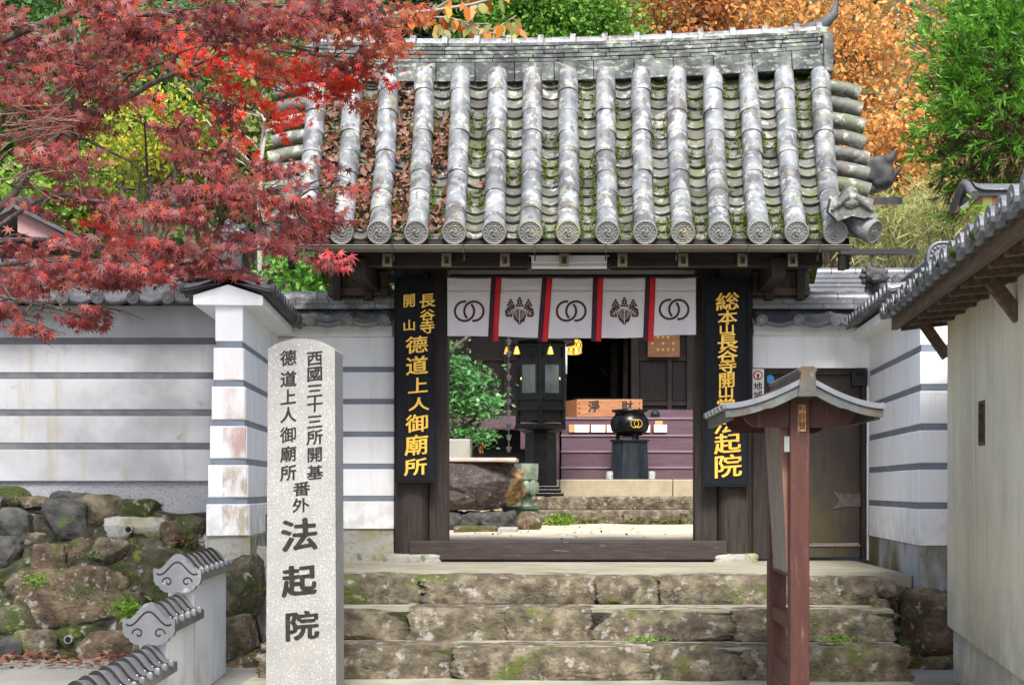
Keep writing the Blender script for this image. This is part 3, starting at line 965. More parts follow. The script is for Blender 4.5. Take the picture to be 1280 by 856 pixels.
cover_proto = []
for i in range(15):
    mb = MB()
    nseg = 8
    jx = rnd.uniform(-0.006, 0.006)
    for k in range(nseg):
        s0, s1 = max(0, k / nseg - 0.004), (k + 1) / nseg
        if k == nseg - 1:
            s1 = 1.0
        pts, rad = [], []
        off = rnd.uniform(-0.004, 0.004)
        ox = jx + rnd.uniform(-0.005, 0.005)
        for q in (0, 0.5, 1):
            s = s0 + (s1 - s0) * q
            y, z, n, t = prof(s)
            pts.append((colx(i, s) + ox, y + n[0] * off, z + n[1] * off))
            rad.append(0.079 + 0.005 * q + (0.002 if k == nseg - 1 else 0))
        mb.tube(pts, rad, 18, smooth=True)
    y, z, n, t = prof(1.0)
    tv = Vector((0, t[0], t[1]))
    tv = Vector((0, -0.955, -0.30))
    tile_end(mb, (colx(i, 1) + ox, y - 0.03, z - 0.01), tv, 0.093)
    mb.build('cover_tile_row', [M['tile'], M['tile_edge']], roof)

# ridge
def rise(x):
    return 0.012 * (x + 1.0) ** 2


rb = MB()
zb = 4.00
x = -2.08
while x < 2.08:
    l = min(rnd.uniform(0.315, 0.335), 2.10 - x)
    yj = rnd.uniform(-0.005, 0.005)
    rb.beam((x, 0, zb + 0.02 + rise(x)), (x + l - 0.005, 0, zb + 0.02 + rise(x + l)), 0.30 + yj, 0.155)
    x += l
for k in range(5):
    z = zb + 0.105 + 0.034 * k
    x = -2.06 - rnd.uniform(0, 0.2)
    while x < 2.06:
        l = rnd.uniform(0.22, 0.36)
        xa, xb_ = max(x, -2.06), min(x + l - 0.004, 2.08)
        if xb_ - xa > 0.03:
            rb.beam((xa, 0, z + 0.014 + rise(xa) + rnd.uniform(-0.002, 0.002)), (xb_, 0, z + 0.014 + rise(xb_)), 0.27 - 0.008 * k + rnd.uniform(-0.012, 0.012), 0.028)
        x += l
rb.build('ridge_courses', M['ridge'], roof, bevel=0.003, seg=1)
rb = MB()
x = -2.06
zc = zb + 0.105 + 5 * 0.034 - 0.01
while x < 2.02:
    l = 0.265
    xe = min(x + l, 2.10)
    rb.tube([(x + 0.004, 0, zc + rise(x)), (xe - 0.004, 0, zc + rise(xe))], [0.075, 0.078], 14)
    rb.tube([(xe - 0.05, 0, zc + rise(xe)), (xe - 0.004, 0, zc + rise(xe))], [0.1, 0.1], 14)
    x += l
rb.build('ridge_cap', M['tile'], roof)
for sg in (1, -1):
    mb = MB()
    xx = 2.12 * sg
    zz = zb + rise(2.0) if sg > 0 else zb + rise(-2.0)
    mb.box(min(xx - 0.03 * sg, xx + 0.05 * sg), max(xx - 0.03 * sg, xx + 0.05 * sg), -0.2, 0.2, zz - 0.1, zz + 0.22)
    mb.box(min(xx - 0.05 * sg, xx + 0.065 * sg), max(xx - 0.05 * sg, xx + 0.065 * sg), -0.16, 0.16, zz + 0.05, zz + 0.15)
    mb.box(min(xx - 0.06 * sg, xx + 0.03 * sg), max(xx - 0.06 * sg, xx + 0.03 * sg), -0.12, 0.12, zz + 0.22, zz + 0.30)
    mb.build('ridge_end_block', M['ridge'], roof, bevel=0.012)
    mb = MB()
    pts = [(xx - 0.30 * sg, 0, zz + 0.285), (xx - 0.15 * sg, 0, zz + 0.30), (xx + 0.0 * sg, 0, zz + 0.35), (xx + 0.09 * sg, 0, zz + 0.44), (xx + 0.125 * sg, 0, zz + 0.60)]
    mb.tube(pts, [0.03, 0.055, 0.055, 0.04, 0.008], 12)
    mb.build('ridge_horn', M['dark_tile'], roof)
    # verge tiles across the gable edge
    for k in range(10):
        s = 0.06 + 0.098 * k
        y, z, n, t = prof(s)
        xa = colx(14, s)
        mb = MB()
        r = 0.060 + rnd.uniform(-0.004, 0.004)
        pts = [(sg * (xa + 0.03), y + n[0] * -0.01, z + n[1] * -0.01 - 0.01), (sg * (xa + 0.20), y + n[0] * -0.01, z - 0.045), (sg * (xa + 0.33 + rnd.uniform(-0.02, 0.02)), y, z - 0.085)]
        mb.tube(pts, [r * 0.95, r, r * 1.08], 14)
        mb.build('verge_tile', M['pan'], roof)
    # bargeboard
    mb = MB()
    for k in range(10):
        a, b = prof(k / 10), prof((k + 1) / 10)
        mb.beam((sg * 2.12, a[0] + 0.1, a[1] - 0.20), (sg * 2.10, b[0] + 0.1, b[1] - 0.20), 0.05, 0.16)
        mb.beam((sg * 2.12, -a[0] - 0.1, a[1] - 0.20), (sg * 2.10, -b[0] - 0.1, b[1] - 0.20), 0.05, 0.16)
    mb.build('bargeboard', M['wood'], roof)
    mb = MB()
    mb.add([(sg * 1.85, -0.75, 2.7), (sg * 1.85, 0.75, 2.7), (sg * 1.85, 0, 3.85)], [(0, 1, 2)], 0)
    mb.add([(sg * 1.80, -0.75, 2.7), (sg * 1.80, 0.75, 2.7), (sg * 1.80, 0, 3.85)], [(2, 1, 0)], 0)
    mb.build('gable_panel', M['wood'], roof)
    # little crest tile low on the verge, corner tube
    mb = MB()
    c = P(711 + sg * (1063 - 711), 258, 10.72)
    out = [(-0.17, -0.05), (-0.15, 0.05), (-0.08, 0.055), (-0.045, 0.12), (0.0, 0.145), (0.04, 0.12), (0.06, 0.055), (0.15, 0.03), (0.17, -0.06), (0.10, -0.10), (0.0, -0.08), (-0.10, -0.12)]
    mb.prism([(sg * a, b) for a, b in out], lambda a, b: (c.x + a, c.y - 0.05, c.z + b), lambda a, b: (c.x + a, c.y + 0.07, c.z + b + 0.02))
    mb.rock((c.x, c.y - 0.05, c.z + 0.03), (0.17, 0.05, 0.10), seed=4, boxy=2.2, amp=0.35)
    for k in (-1, 1):
        mb.tube([(c.x + k * 0.03, c.y - 0.055, c.z + 0.06), (c.x + k * 0.10, c.y - 0.06, c.z + 0.0), (c.x + k * 0.15, c.y - 0.055, c.z - 0.04)], [0.03, 0.022, 0.012], 8)
    mb.build('verge_crest', M['pan'], roof, bevel=0.012)
    mb = MB()
    a = P(711 + sg * (1050 - 711), 272, 10.95)
    b = P(711 + sg * (1090 - 711), 289, 10.75)
    mb.tube([a, a.lerp(b, 0.6), b], [0.075, 0.082, 0.088], 16)
    tile_end(mb, b + (b - a).normalized() * 0.02, (b - a), 0.093)
    mb.build('corner_tile', [M['tile'], M['tile_edge']], roof)

# eave timber: boards, rafters with metal-shod noses, gutter
mb = MB()
mb.box(-2.06, 2.06, -1.16, -1.11, 2.40, 2.46)
mb.add([(-2.0, -1.12, 2.43), (2.0, -1.12, 2.43), (2.0, 0.0, 2.78), (-2.0, 0.0, 2.78)], [(0, 1, 2, 3)], 0)
mb.add([(-2.0, -1.12, 2.47), (2.0, -1.12, 2.47), (2.0, 0.0, 2.82), (-2.0, 0.0, 2.82)], [(3, 2, 1, 0)], 0)
mb.build('eave_board', M['black_wood'], g)
for px in (484, 558, 631, 705, 778, 854, 928, 991):
    p = P(px, 325, 10.98)
    mb = MB()
    mb.beam((p.x, -1.0, p.z), (p.x, 0.05, p.z + 0.30), 0.062, 0.085)
    rf = mb.build('rafter', M['black_wood'], g)
    mb = MB()
    yy = -1.012
    for (a, b, c, d) in ((-0.037, 0.037, 0.03, 0.05), (-0.037, 0.037, -0.05, -0.03), (-0.037, -0.018, -0.03, 0.03), (0.018, 0.037, -0.03, 0.03)):
        mb.box(p.x + a, p.x + b, yy - 0.012, yy, p.z + c, p.z + d)
    mb.box(p.x - 0.02, p.x + 0.02, yy - 0.003, yy, p.z - 0.03, p.z + 0.03, 1)
    mb.box(p.x - 0.004, p.x + 0.018, yy - 0.006, yy, p.z - 0.025, p.z + 0.012, 2)
    mb.build('end_cap', [mat('dull_brass', [(0.16, 0.13, 0.08), (0.24, 0.20, 0.13)], 9, rough=0.5, metallic=0.2, bump=0.1) if 'brass' not in M else M['brass'], M['brown_wood'], M['black_wood']], rf)
    M['brass'] = bpy.data.materials['dull_brass']
gt = MB()
gz = 2.405
nseg = 24
gt.grid(lambda u, v: (-2.10 + 4.2 * u, -1.245 - 0.045 * math.cos(PI * v), gz - 0.045 * math.sin(PI * v)), nseg, 8)
gt.grid(lambda u, v: (2.10 - 4.2 * u, -1.245 - 0.040 * math.cos(PI * v), gz - 0.040 * math.sin(PI * v)), nseg, 8)
gt.tube([(-2.1, -1.29, gz), (2.1, -1.29, gz)], 0.006, 6)
gut = gt.build('gutter', M['gutter'], g)
for i in range(8):
    br = MB()
    x = -1.85 + i * 0.53
    br.box(x, x + 0.012, -1.30, -1.18, gz - 0.052, gz + 0.012)
    br.box(x, x + 0.012, -1.20, -1.185, gz - 0.10, gz)
    br.build('gutter_bracket', M['black_metal'], gut)
mb = MB()
mb.beam(P(1050, 315, 10.75), P(1147, 315, 10.75), 0.05, 0.04)
mb.beam(P(1052, 318, 10.9), P(1052, 338, 10.9), 0.05, 0.05, up=(0, 1, 0))
mb.build('gutter_outlet', M['black_metal'], gut)

# main frame
mb = MB()
mb.box(-1.98, 1.98, -0.11, 0.13, 2.40, 2.66)
mb.box(-1.75, 1.75, -0.16, -0.115, 2.43, 2.62)
mb.build('lintel', M['black_wood'], g, bevel=0.008)
mb = MB()
mb.box(-1.98, 1.98, -0.78, -0.66, 2.33, 2.44)
mb.build('eave_purlin', M['wood_h'], g, bevel=0.006)
for sx in (-1.62, 1.62):
    mb = MB()
    mb.beam((sx, -0.9, 2.30), (sx, 0.9, 2.30), 0.11, 0.15)
    mb.build('bracket_arm', M['wood'], g, bevel=0.006)
for sx in (-1.92, -1.66, 1.66, 1.92):
    mb = MB()
    mb.box(sx - 0.035, sx + 0.035, -0.10, -0.03, 2.16, 2.40)
    mb.build('strut', M['wood'], g, bevel=0.004)
for sg in (-1, 1):
    mb = MB()
    a, b = sorted((sg * 1.50, sg * 2.0))
    mb.box(a, b, -0.02, 0.03, 2.26, 2.42)
    mb.box(a, b, -0.06, 0.05, 2.20, 2.26)
    mb.build('side_panel', M['brown_wood'], g)
for sg, xa, xb in ((-1, -1.447, -1.16), (1, 1.235, 1.527)):
    mb = MB()
    # round-shouldered main post
    w_ = xb - xa
    n = 12
    pl = [(xa, 0.16), (xb, 0.16)] + [(xb - w_ / 2 + w_ / 2 * math.cos(a) * (1 if True else 1), -0.02 - 0.13 * math.sin(a) ** 0.6 if math.sin(a) > 0 else -0.02) for a in np.linspace(0.02, PI - 0.02, n)]
    mb.prism([(a, b) for a, b in pl][::-1], lambda x, y: (x, y, 0.055), lambda x, y: (x, y, 2.45))
    mb.build('post', M['wood'], g)
for sg, xa, xb in ((-1, -1.157, -1.005), (1, 1.045, 1.232)):
    mb = MB()
    mb.box(xa, xb, -0.06, 0.14, 0.04, 2.44)
    mb.build('door_jamb', M['wood'], g, bevel=0.006)
mb = MB()
mb.box(-1.31, 1.30, -0.19, -0.062, 0.012, 0.168)
mb.box(-1.004, 1.044, -0.06, 0.12, 0.015, 0.165)
mb.build('threshold', M['wood_h'], g, bevel=0.008)
for xa, xb in ((-1.53, -1.04), (1.19, 1.56)):
    mb = MB()
    mb.rock(((xa + xb) / 2, 0.0, 0.012), (xb - xa, 0.42, 0.10), seed=xa, amp=0.06, boxy=8, n=10)
    mb.build('post_stone', M['mossy_concrete'], g)
for sx in (-1.25, 1.30):
    mb = MB()
    mb.box(sx - 0.09, sx + 0.09, 1.05, 1.23, 0.06, 2.6)
    mb.build('rear_post', M['wood'], g, bevel=0.006)
mb = MB()
mb.box(-1.9, 1.9, 1.06, 1.22, 2.46, 2.66)
mb.build('rear_beam', M['wood_h'], g)
# back corner ornament seen past the verge
mb = MB()
c = P(1103, 222, 13.2)
mb.tube([c + Vector((-0.30, 0, -0.12)), c + Vector((-0.1, 0, -0.1)), c + Vector((0.06, 0, -0.03)), c + Vector((0.17, 0, 0.09))], [0.06, 0.06, 0.05, 0.01], 10)
mb.tube([c + Vector((-0.25, 0, 0.12)), c + Vector((0.0, 0, 0.13)), c + Vector((0.08, 0, 0.18)), c + Vector((0.13, 0, 0.25))], [0.06, 0.06, 0.045, 0.01], 10)
mb.rock((c.x - 0.05, c.y, c.z + 0.03), (0.26, 0.2, 0.30), seed=8, amp=0.25, boxy=3)
mb.box(c.x - 0.35, c.x + 0.16, c.y - 0.1, c.y - 0.05, c.z - 0.26, c.z - 0.2)
mb.build('rear_corner_ornament', M['dark_tile'], roof)

# moss and fallen leaves caught between the tile rows
pts, tips, nrs, sz = [], [], [], []
for _ in range(14000):
    i = random.randrange(14)
    s = random.random() ** 0.8
    side = random.choice((0, 1))
    x = colx(i + side, s) + (0.086 + abs(random.gauss(0, 0.018))) * (1 if side == 0 else -1)
    if noise.noise((x * 2.3, s * 6, 4.0)) < 0.06 - 0.35 * (s > 0.9):
        continue
    y, z, n, t = prof(s)
    h = -0.035 + random.uniform(-0.012, 0.012)
    pts.append((x, y + n[0] * h, z + n[1] * h))
    nrs.append((random.gauss(0, 0.4), n[0] + random.gauss(0, 0.4), n[1] + random.gauss(0, 0.4)))
    tips.append((random.gauss(0, 1), random.gauss(0, 1), random.gauss(0, 1)))
    sz.append(random.uniform(0.012, 0.03))
LM['moss'] = leaf_mat('moss_tuft', [(0.05, 0.075, 0.008), (0.085, 0.115, 0.012), (0.035, 0.055, 0.008), (0.12, 0.14, 0.02)], 0.9, 0.1, 0.1)
o = leaves('moss', T_QUAD, pts, tips, nrs, sz, LM['moss'], roof)
o['kind'] = 'stuff'
pts, tips, nrs, sz = [], [], [], []
dens = {0: 0.8, 1: 1.0, 2: 0.95, 3: 0.75, 4: 0.40, 5: 0.12, 6: 0.05, 7: 0.03, 8: 0.02}
for _ in range(3600):
    i = random.randrange(9)
    s = random.random()
    d_ = dens[i]
    u = random.random()
    cen = 0.56 + 0.05 * math.sin(i * 2.1)
    if abs(s - cen) > 0.40 * d_ + 0.08 or random.random() > d_ * 1.2:
        continue
    if noise.noise((i * 3.1 + u * 0.6, s * 5.5, 1.0)) < -0.15 - 0.25 * d_ + (0.35 if i > 3 else 0):
        continue
    y, z, n, t = prof(s)
    x = colx(i, s) + 0.07 + (colx(1, s) - colx(0, s) - 0.14) * u
    h = -0.055 + 0.035 * abs(2 * u - 1) + random.uniform(-0.005, 0.03 if i < 4 else 0.01)
    pts.append((x, y + n[0] * h, z + n[1] * h))
    nrs.append((random.gauss(0, 0.6), n[0] + random.gauss(0, 0.5), n[1] + random.gauss(0, 0.5)))
    tips.append((random.gauss(0, 1), random.gauss(0, 1), random.gauss(0, 1)))
    sz.append(random.uniform(0.04, 0.085))
o = leaves('leaf_litter', T_OVAL, pts, tips, nrs, sz, LM['dead'])
o['kind'] = 'stuff'
tag(o, 'brown fallen leaves lying between the tile rows of the gate roof', 'leaf litter')

# ------------------------------------------------------------------ things hung on the gate
def signboard(label, x0, x1, z0, z1, y0, chars, cols_):
    t = thing('hanging_signboard', label, 'signboard', ((x0 + x1) / 2, y0, z0))
    mb = MB()
    mb.box(x0, x1, y0 - 0.02, y0 + 0.02, z0, z1)
    mb.build('board', M['signboard'], t, bevel=0.004)
    mb = MB()
    e = 0.012
    for a, b, c, d in ((x0 - e, x0, z0 - e, z1 + e), (x1, x1 + e, z0 - e, z1 + e), (x0, x1, z1, z1 + e), (x0, x1, z0 - e, z0)):
        mb.box(a, b, y0 - 0.026, y0 + 0.02, c, d)
    mb.build('edge_strip', M['signboard'], t)
    mb = MB()
    for ch, cx, cz, wd, ht, bold in chars:
        write(mb, ch, cx, cz, wd, ht, y0 - 0.0205, 0.010, 0.006, brush=bold)
    mb.build('gilt_lettering', M['gold'], t)
    for hx in (x0 + 0.07, x1 - 0.07):
        mb = MB()
        mb.box(hx - 0.008, hx + 0.008, y0 - 0.01, -0.11, z1 + 0.004, z1 + 0.03)
        mb.build('hanger', M['black_metal'], t)
    return t


DB = 11.80


def at(px, py, D=DB):
    p = P(px, py, D)
    return p.x, p.z


ch = []
for c_, px, py, wpx, hpx in [('長', 534.5, 376, 20, 19), ('谷', 534.5, 394, 19, 15), ('寺', 534.5, 409, 19, 18), ('開', 512, 376, 16, 18), ('山', 512, 407, 17, 15),
                             ('德', 521.5, 431, 28, 23), ('道', 521.5, 457, 28, 25), ('上', 523, 482, 26, 22), ('人', 524, 505, 27, 18), ('御', 522, 529, 29, 24), ('廟', 521, 556, 30, 27), ('所', 520, 583, 29, 23)]:
    x, z = at(px, py)
    ch.append((c_, x, z, wpx * DB / F * 1.02, hpx * DB / F * 0.97, 0.011))
x0, z1 = at(495, 349)
x1, z0 = at(543, 601)
signboard('narrow black signboard with double column of gilt lettering at its top', x0, x1, z0, z1, -0.20, ch, 2)
ch = []
for c_, px, py, wpx, hpx in [('総', 909, 377, 30, 24), ('本', 909, 397, 25, 20), ('山', 908, 411, 21, 16), ('長', 909, 427, 26, 21), ('谷', 909, 444, 26, 20), ('寺', 909, 458, 23, 18), ('開', 908, 475, 22, 21), ('山', 907, 490, 21, 16),
                             ('堂', 907, 506, 24, 18), ('法', 907, 529, 32, 28), ('起', 909, 554, 34, 27), ('院', 909, 582, 36, 31)]:
    x, z = at(px, py)
    ch.append((c_, x, z, wpx * DB / F * 1.02, hpx * DB / F * 0.97, 0.012))
x0, z1 = at(880, 351)
x1, z0 = at(934, 606)
signboard('wide black signboard with one column of bold gilt lettering behind the notice post', x0, x1, z0, z1, -0.20, ch, 1)

# tube light under the lintel
YT = -0.585
t = thing('tube_light', 'white fluorescent tube light fixed under the gate eave', 'light fixture', P(711, 325, 11.1))
mb = MB()
a, b = P(661, 324, 11.12), P(762, 332, 11.12)
mb.box(a.x, b.x, -0.30 + YT, -0.22 + YT, b.z + 0.02, a.z + 0.03)
mb.build('housing', M['crown_tube'], t, bevel=0.004)
mb = MB()
mb.tube([(a.x + 0.02, -0.27 + YT, b.z - 0.005), (b.x - 0.02, -0.27 + YT, b.z - 0.005)], 0.017, 12)
mb.build('tube', M['crown_tube'], t)
mb = MB()
mb.box(a.x - 0.01, a.x + 0.02, -0.30 + YT, -0.22 + YT, b.z - 0.025, a.z + 0.02)
mb.box(b.x - 0.02, b.x + 0.01, -0.30 + YT, -0.22 + YT, b.z - 0.025, a.z + 0.02)
mb.build('end_socket', M['black_metal'], t)
mb = MB()
mb.box(0.0, 0.03, -0.28 + YT, -0.22 + YT, a.z + 0.03, a.z + 0.06)
mb.build('bracket', M['black_metal'], t)

# curtain
YC = -0.24
DC = 12 + YC


def cx_(px):
    return (px - 711) * DC / F


def cz_(py):
    return 0.6 + (610 - py) * DC / F


cur = thing('crest_curtain', 'white temple curtain with brown crests and red and plum ribbons', 'curtain', (0, YC, cz_(346)))
XL, XR = cx_(559), cx_(870)
ZT, ZB = cz_(347), cz_(421)


def curtain_y(x, z):
    k = (ZT - z) / (ZT - ZB)
    return YC + 0.022 * math.sin(x * 9.0 + 0.6 + z * 1.5) * k + 0.010 * math.sin(x * 23 + z * 9) * k + 0.010 * noise.noise((x * 5 + z * 4, z * 3, 2)) * (0.3 + k) + 0.003 * noise.noise((x * 12, z * 18, 0)) + 0.008 * (abs(k - 0.21) < 0.02)


def cfn(u, v):
    x = XL + (XR - XL) * u
    zb_ = ZB + 0.012 * math.sin(u * 5 + 2) + (0.01 if u > 0.83 else 0)
    z = ZT + (zb_ - ZT) * v - 0.006 * abs(math.sin(u * PI * 5)) * (1 - v)
    return (x, curtain_y(x, z), z)


mb = MB()
mb.grid(cfn, 160, 44)
cl = mb.build('cloth', M['cloth'], cur)
sm = cl.modifiers.new('thick', 'SOLIDIFY')
sm.thickness = 0.003
sm.offset = 1
mb = MB()
mb.tube([(XL - 0.03, YC - 0.004, ZT + 0.006), (XR + 0.03, YC - 0.004, ZT + 0.006)], 0.007, 8)
mb.build('hanging_rod', M['black_metal'], cur)
mb = MB()
zz = cz_(364.5)
mb.tube([(XL + (XR - XL) * i / 60, curtain_y(XL + (XR - XL) * i / 60, zz) - 0.004, zz - 0.006 * abs(math.sin(i / 60 * PI * 5))) for i in range(61)], 0.0025, 5)
mb.build('hem_cord', M['cloth'], cur)
for px0, px1 in ((619.5, 615), (683, 677), (746.5, 744), (812, 809)):
    for dpx, wpx, m_ in ((-5.2, 6.0, 'plum_cloth'), (0.6, 7.0, 'red_cloth')):
        mb = MB()

        def sfn(u, v):
            k = v
            px = px0 + (px1 - px0) * k + dpx + wpx * u
            z = ZT + 0.004 + (cz_(427.5) - ZT) * k
            x = cx_(px)
            return (x, curtain_y(x, max(z, ZB)) - 0.009 - 0.004 * math.sin(k * 5), z)
        mb.grid(sfn, 3, 24)
        o = mb.build('ribbon', M[m_], cur)
        s_ = o.modifiers.new('thick', 'SOLIDIFY')
        s_.thickness = 0.004
        s_.offset = 1


def on_cloth(x, z, d):
    return (x, curtain_y(x, z) - d, z)


def flat_poly(mb, pts, d=0.0035, mi=0):
    n = len(pts)
    c = (sum(p[0] for p in pts) / n, sum(p[1] for p in pts) / n)
    vs = [on_cloth(c[0], c[1], d)] + [on_cloth(x, z, d) for x, z in pts]
    mb.add(vs, [(0, 1 + i, 1 + (i + 1) % n) for i in range(n)], mi)


def ring(mb, cx, cz, r0, r1, a0=0, a1=360, d=0.0035, n=40):
    vs = []
    for i in range(n + 1):
        a = R(a0 + (a1 - a0) * i / n)
        for r in (r0, r1):
            vs.append(on_cloth(cx + r * math.cos(a), cz + r * math.sin(a), d))
    mb.add(vs, [(2 * i, 2 * i + 1, 2 * i + 3, 2 * i + 2) for i in range(n)])


u_ = DC / F
for px in (586.5, 714, 842.5):
    mb = MB()
    py = 389 if px < 800 else 387
    ro, ri = 13.5 * u_, 10.6 * u_
    a = (cx_(px - 5.9), cz_(py))
    b = (cx_(px + 5.9), cz_(py))
    # interlocked: the left ring is cut where the other passes over it at the top, the right ring at the bottom
    ring(mb, a[0], a[1], ri, ro, 80, 80 + 326)
    ring(mb, b[0], b[1], ri, ro, 260, 260 + 326)
    mb.build('ring_crest', M['print'], cur)
for px in (649.5, 780.5):
    mb = MB()
    cx, cz = cx_(px), cz_(390)

    def E_(ex, ez, rx, rz, rot=0, n=26, lob=0, d=0.0035, mi=0):
        pts = []
        for i in range(n):
            a = 2 * PI * i / n
            k = 1 + (0.07 * math.cos(lob * a) if lob else 0)
            x, z = rx * math.cos(a) * k, rz * math.sin(a) * k
            c, s = math.cos(rot), math.sin(rot)
            pts.append((cx + (ex + x * c - z * s) * u_, cz + (ez + x * s + z * c) * u_))
        flat_poly(mb, pts, d, mi)
    E_(-10.5, 0.5, 7.6, 6.6, 0.35, lob=7)
    E_(10.5, 0.5, 7.6, 6.6, -0.35, lob=7)
    E_(-14.5, -3, 3.4, 3.4)
    E_(14.5, -3, 3.4, 3.4)
    E_(0, -5, 8.2, 8.6, 0, lob=7, d=0.0045)
    E_(0, -13, 2.4, 2.6, 0, d=0.0045)
    for sx, n_ in ((-11, 3), (0, 4), (11, 3)):
        z = 8.5 if sx else 8
        for k in range(n_):
            cnt = 3 if k == 0 else (2 if k < n_ - 1 else 1)
            for q in range(cnt):
                E_(sx + (q - (cnt - 1) / 2) * 3.4, z, 1.75, 1.55, n=10)
            z += 3.1
    cr = mb.build('paulownia_crest', M['print'], cur)
    mb = MB()

    def vein(pts, wpx=0.5):
        for (xa, za), (xb, zb) in zip(pts[:-1], pts[1:]):
            dx, dz = xb - xa, zb - za
            l = math.hypot(dx, dz) or 1
            nx, nz = -dz / l * wpx / 2, dx / l * wpx / 2
            vs = [(xa + nx, za + nz), (xa - nx, za - nz), (xb - nx, zb - nz), (xb + nx, zb + nz)]
            mb.add([on_cloth(cx + x * u_, cz + z * u_, 0.006) for x, z in vs], [(0, 1, 2, 3)])
    vein([(0, -14), (0, 7)], 0.8)
    for k in range(4):
        for sg in (-1, 1):
            vein([(0, -10 + k * 3.6), (sg * 3.5, -7 + k * 3.0), (sg * 6.4, -2.5 + k * 2.2)], 0.55)
    for sg in (-1, 1):
        vein([(sg * 3.5, 6.0), (sg * 9, 1.5), (sg * 15.5, -3.5)], 0.7)
        for k in range(3):
            vein([(sg * (7 + k * 2.7), 3.0 - k * 2.2), (sg * (10.5 + k * 2.4), 4.6 - k * 1.6)], 0.5)
            vein([(sg * (7 + k * 2.7), 3.0 - k * 2.2), (sg * (8.0 + k * 2.3), -1.8 - k * 1.5)], 0.5)
        # gap between the middle leaf and the side leaves
        vein([(sg * 4.0, 4.0), (sg * 7.6, 0.5), (sg * 8.8, -4.5), (sg * 7.0, -9.5)], 0.9)
    mb.build('white_veins', M['cloth'], cr)


# ================================================================== WALLS
def layered(mb, A, B, hw, zs, batter, band=0.045, end=0.0, mi_first=0, mi=0, mi_band=1, bandpro=-0.005):
    """plaster courses from top to bottom, each a little prouder than the one above, with slate bands between"""
    A, B = Vector((A[0], A[1], 0)), Vector((B[0], B[1], 0))
    d = (B - A).normalized()
    s = Vector((d.y, -d.x, 0))

    def block(w, e, z0, z1, m_):
        a, b = A - d * e, B + d * 0.0
        mb.hexa([(a + s * w)[:2] + (z0,), (a - s * w)[:2] + (z0,), (b - s * w)[:2] + (z0,), (b + s * w)[:2] + (z0,)],
                [(a + s * w)[:2] + (z1,), (a - s * w)[:2] + (z1,), (b - s * w)[:2] + (z1,), (b + s * w)[:2] + (z1,)], m_)
    for k in range(len(zs) - 1):
        top = zs[k] - (band if k else 0)
        block(hw + batter * k, end * k, zs[k + 1], top, mi)
        if k:
            block(hw + batter * (k - 1) + bandpro, end * (k - 1) + bandpro, zs[k] - band - 0.001, zs[k] + 0.001, mi_band)


# long wall on the left, maple shade put into its grey plaster colour
wl = thing('plaster_wall', 'long dusty grey plaster wall with dark slate bands above the rubble wall', 'wall', (-6, -1.0, 0.3))
mb = MB()
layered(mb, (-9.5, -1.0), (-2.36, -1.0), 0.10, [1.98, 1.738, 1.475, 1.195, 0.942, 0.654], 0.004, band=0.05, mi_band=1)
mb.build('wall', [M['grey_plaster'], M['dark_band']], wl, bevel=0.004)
mb = MB()
mb.box(-9.5, -2.30, -1.085, -0.9, -0.3, 0.653)
mb.build('wall_base', M['concrete'], wl)
coping(wl, (-9.5, -1.0), (-2.6, -1.0), 0.36, 2.0, 2.2, 0.26, m=M['dark_tile'])

# the flared return with the white end face
wr = thing('gate_wing_wall', 'white banded plaster wing wall with a rust stained end face beside the inscribed stone pillar', 'wall', (-2.4, -2.0, 0.2))
A, B = (-2.345, -2.06), (-2.52, 0.02)
ZW = [1.90, 1.612, 1.344, 1.072, 0.804, 0.536, 0.272]
mb = MB()
layered(mb, A, B, 0.094, ZW, 0.0105, end=0.011)
mb.build('wall', [M['plaster'], M['band']], wr, bevel=0.006)
mb = MB()     # the stained skin of the end face, course by course
for k in range(1, 6):
    y = -2.06 - 0.011 * k - 0.003
    xw = 0.094 + 0.0105 * k - 0.004
    xc = -2.345
    mb.box(xc - xw, xc + xw, y, y + 0.02, ZW[k + 1] + 0.004, ZW[k] - 0.049)
mb.build('stained_face', M['stained'], wr, bevel=0.004)
mb = MB()
mb.prism([(-0.155, 0.0), (0.155, 0.0), (0.155, 0.4), (-0.155, 0.4)], lambda x, z: (-2.345 + x, -2.10, -0.02 + 0.29 * z / 0.4), lambda x, z: (-2.52 + x, 0.0, -0.02 + 0.29 * z / 0.4))
mb.build('wall_base', M['mossy_concrete'], wr, bevel=0.006)


def cornice(par, A, B, hw, z0, z1, z2, m):
    """T-shaped plaster head under the tiles, gabled on top"""
    mb = MB()
    A, B = Vector(A), Vector(B)
    d = (B - A).normalized()
    s = Vector((d.y, -d.x))
    pl = [(-hw, z0), (hw, z0), (hw, z1), (0, z2), (-hw, z1)]
    mb.prism(pl, lambda x, z: (A.x + s.x * x, A.y + s.y * x, z), lambda x, z: (B.x + s.x * x, B.y + s.y * x, z))
    return mb.build('cornice', m, par, bevel=0.006)


cornice(wr, (-2.345, -2.09), (-2.52, 0.02), 0.235, 1.86, 1.925, 2.0, M['plaster'])
coping(wr, (-2.345, -2.06), (-2.52, -0.02), 0.30, 1.965, 2.07, 0.165, m=M['dark_tile'], roll=0.036, ext=0.07)
demon_tile('ridge_end_tile', 'beaded arched ridge-end tile above the white end face, half hidden by maple leaves', (-2.335, -2.16, 2.09), 0.205, 0.27, m=M['new_tile'])
t = thing('wall_finial', 'small pale carved tile finial behind the left ridge-end tile', 'roof ornament', (-2.34, -2.0, 2.34))
mb = MB()
for i, (x, z, s_) in enumerate([(-0.05, 0.02, 0.08), (0.0, 0.05, 0.10), (0.05, 0.02, 0.09), (-0.02, 0.10, 0.05), (0.08, 0.07, 0.05)]):
    mb.rock((-2.34 + x, -2.0, 2.34 + z), (s_, 0.07, s_), seed=i, amp=0.3, boxy=2.5)
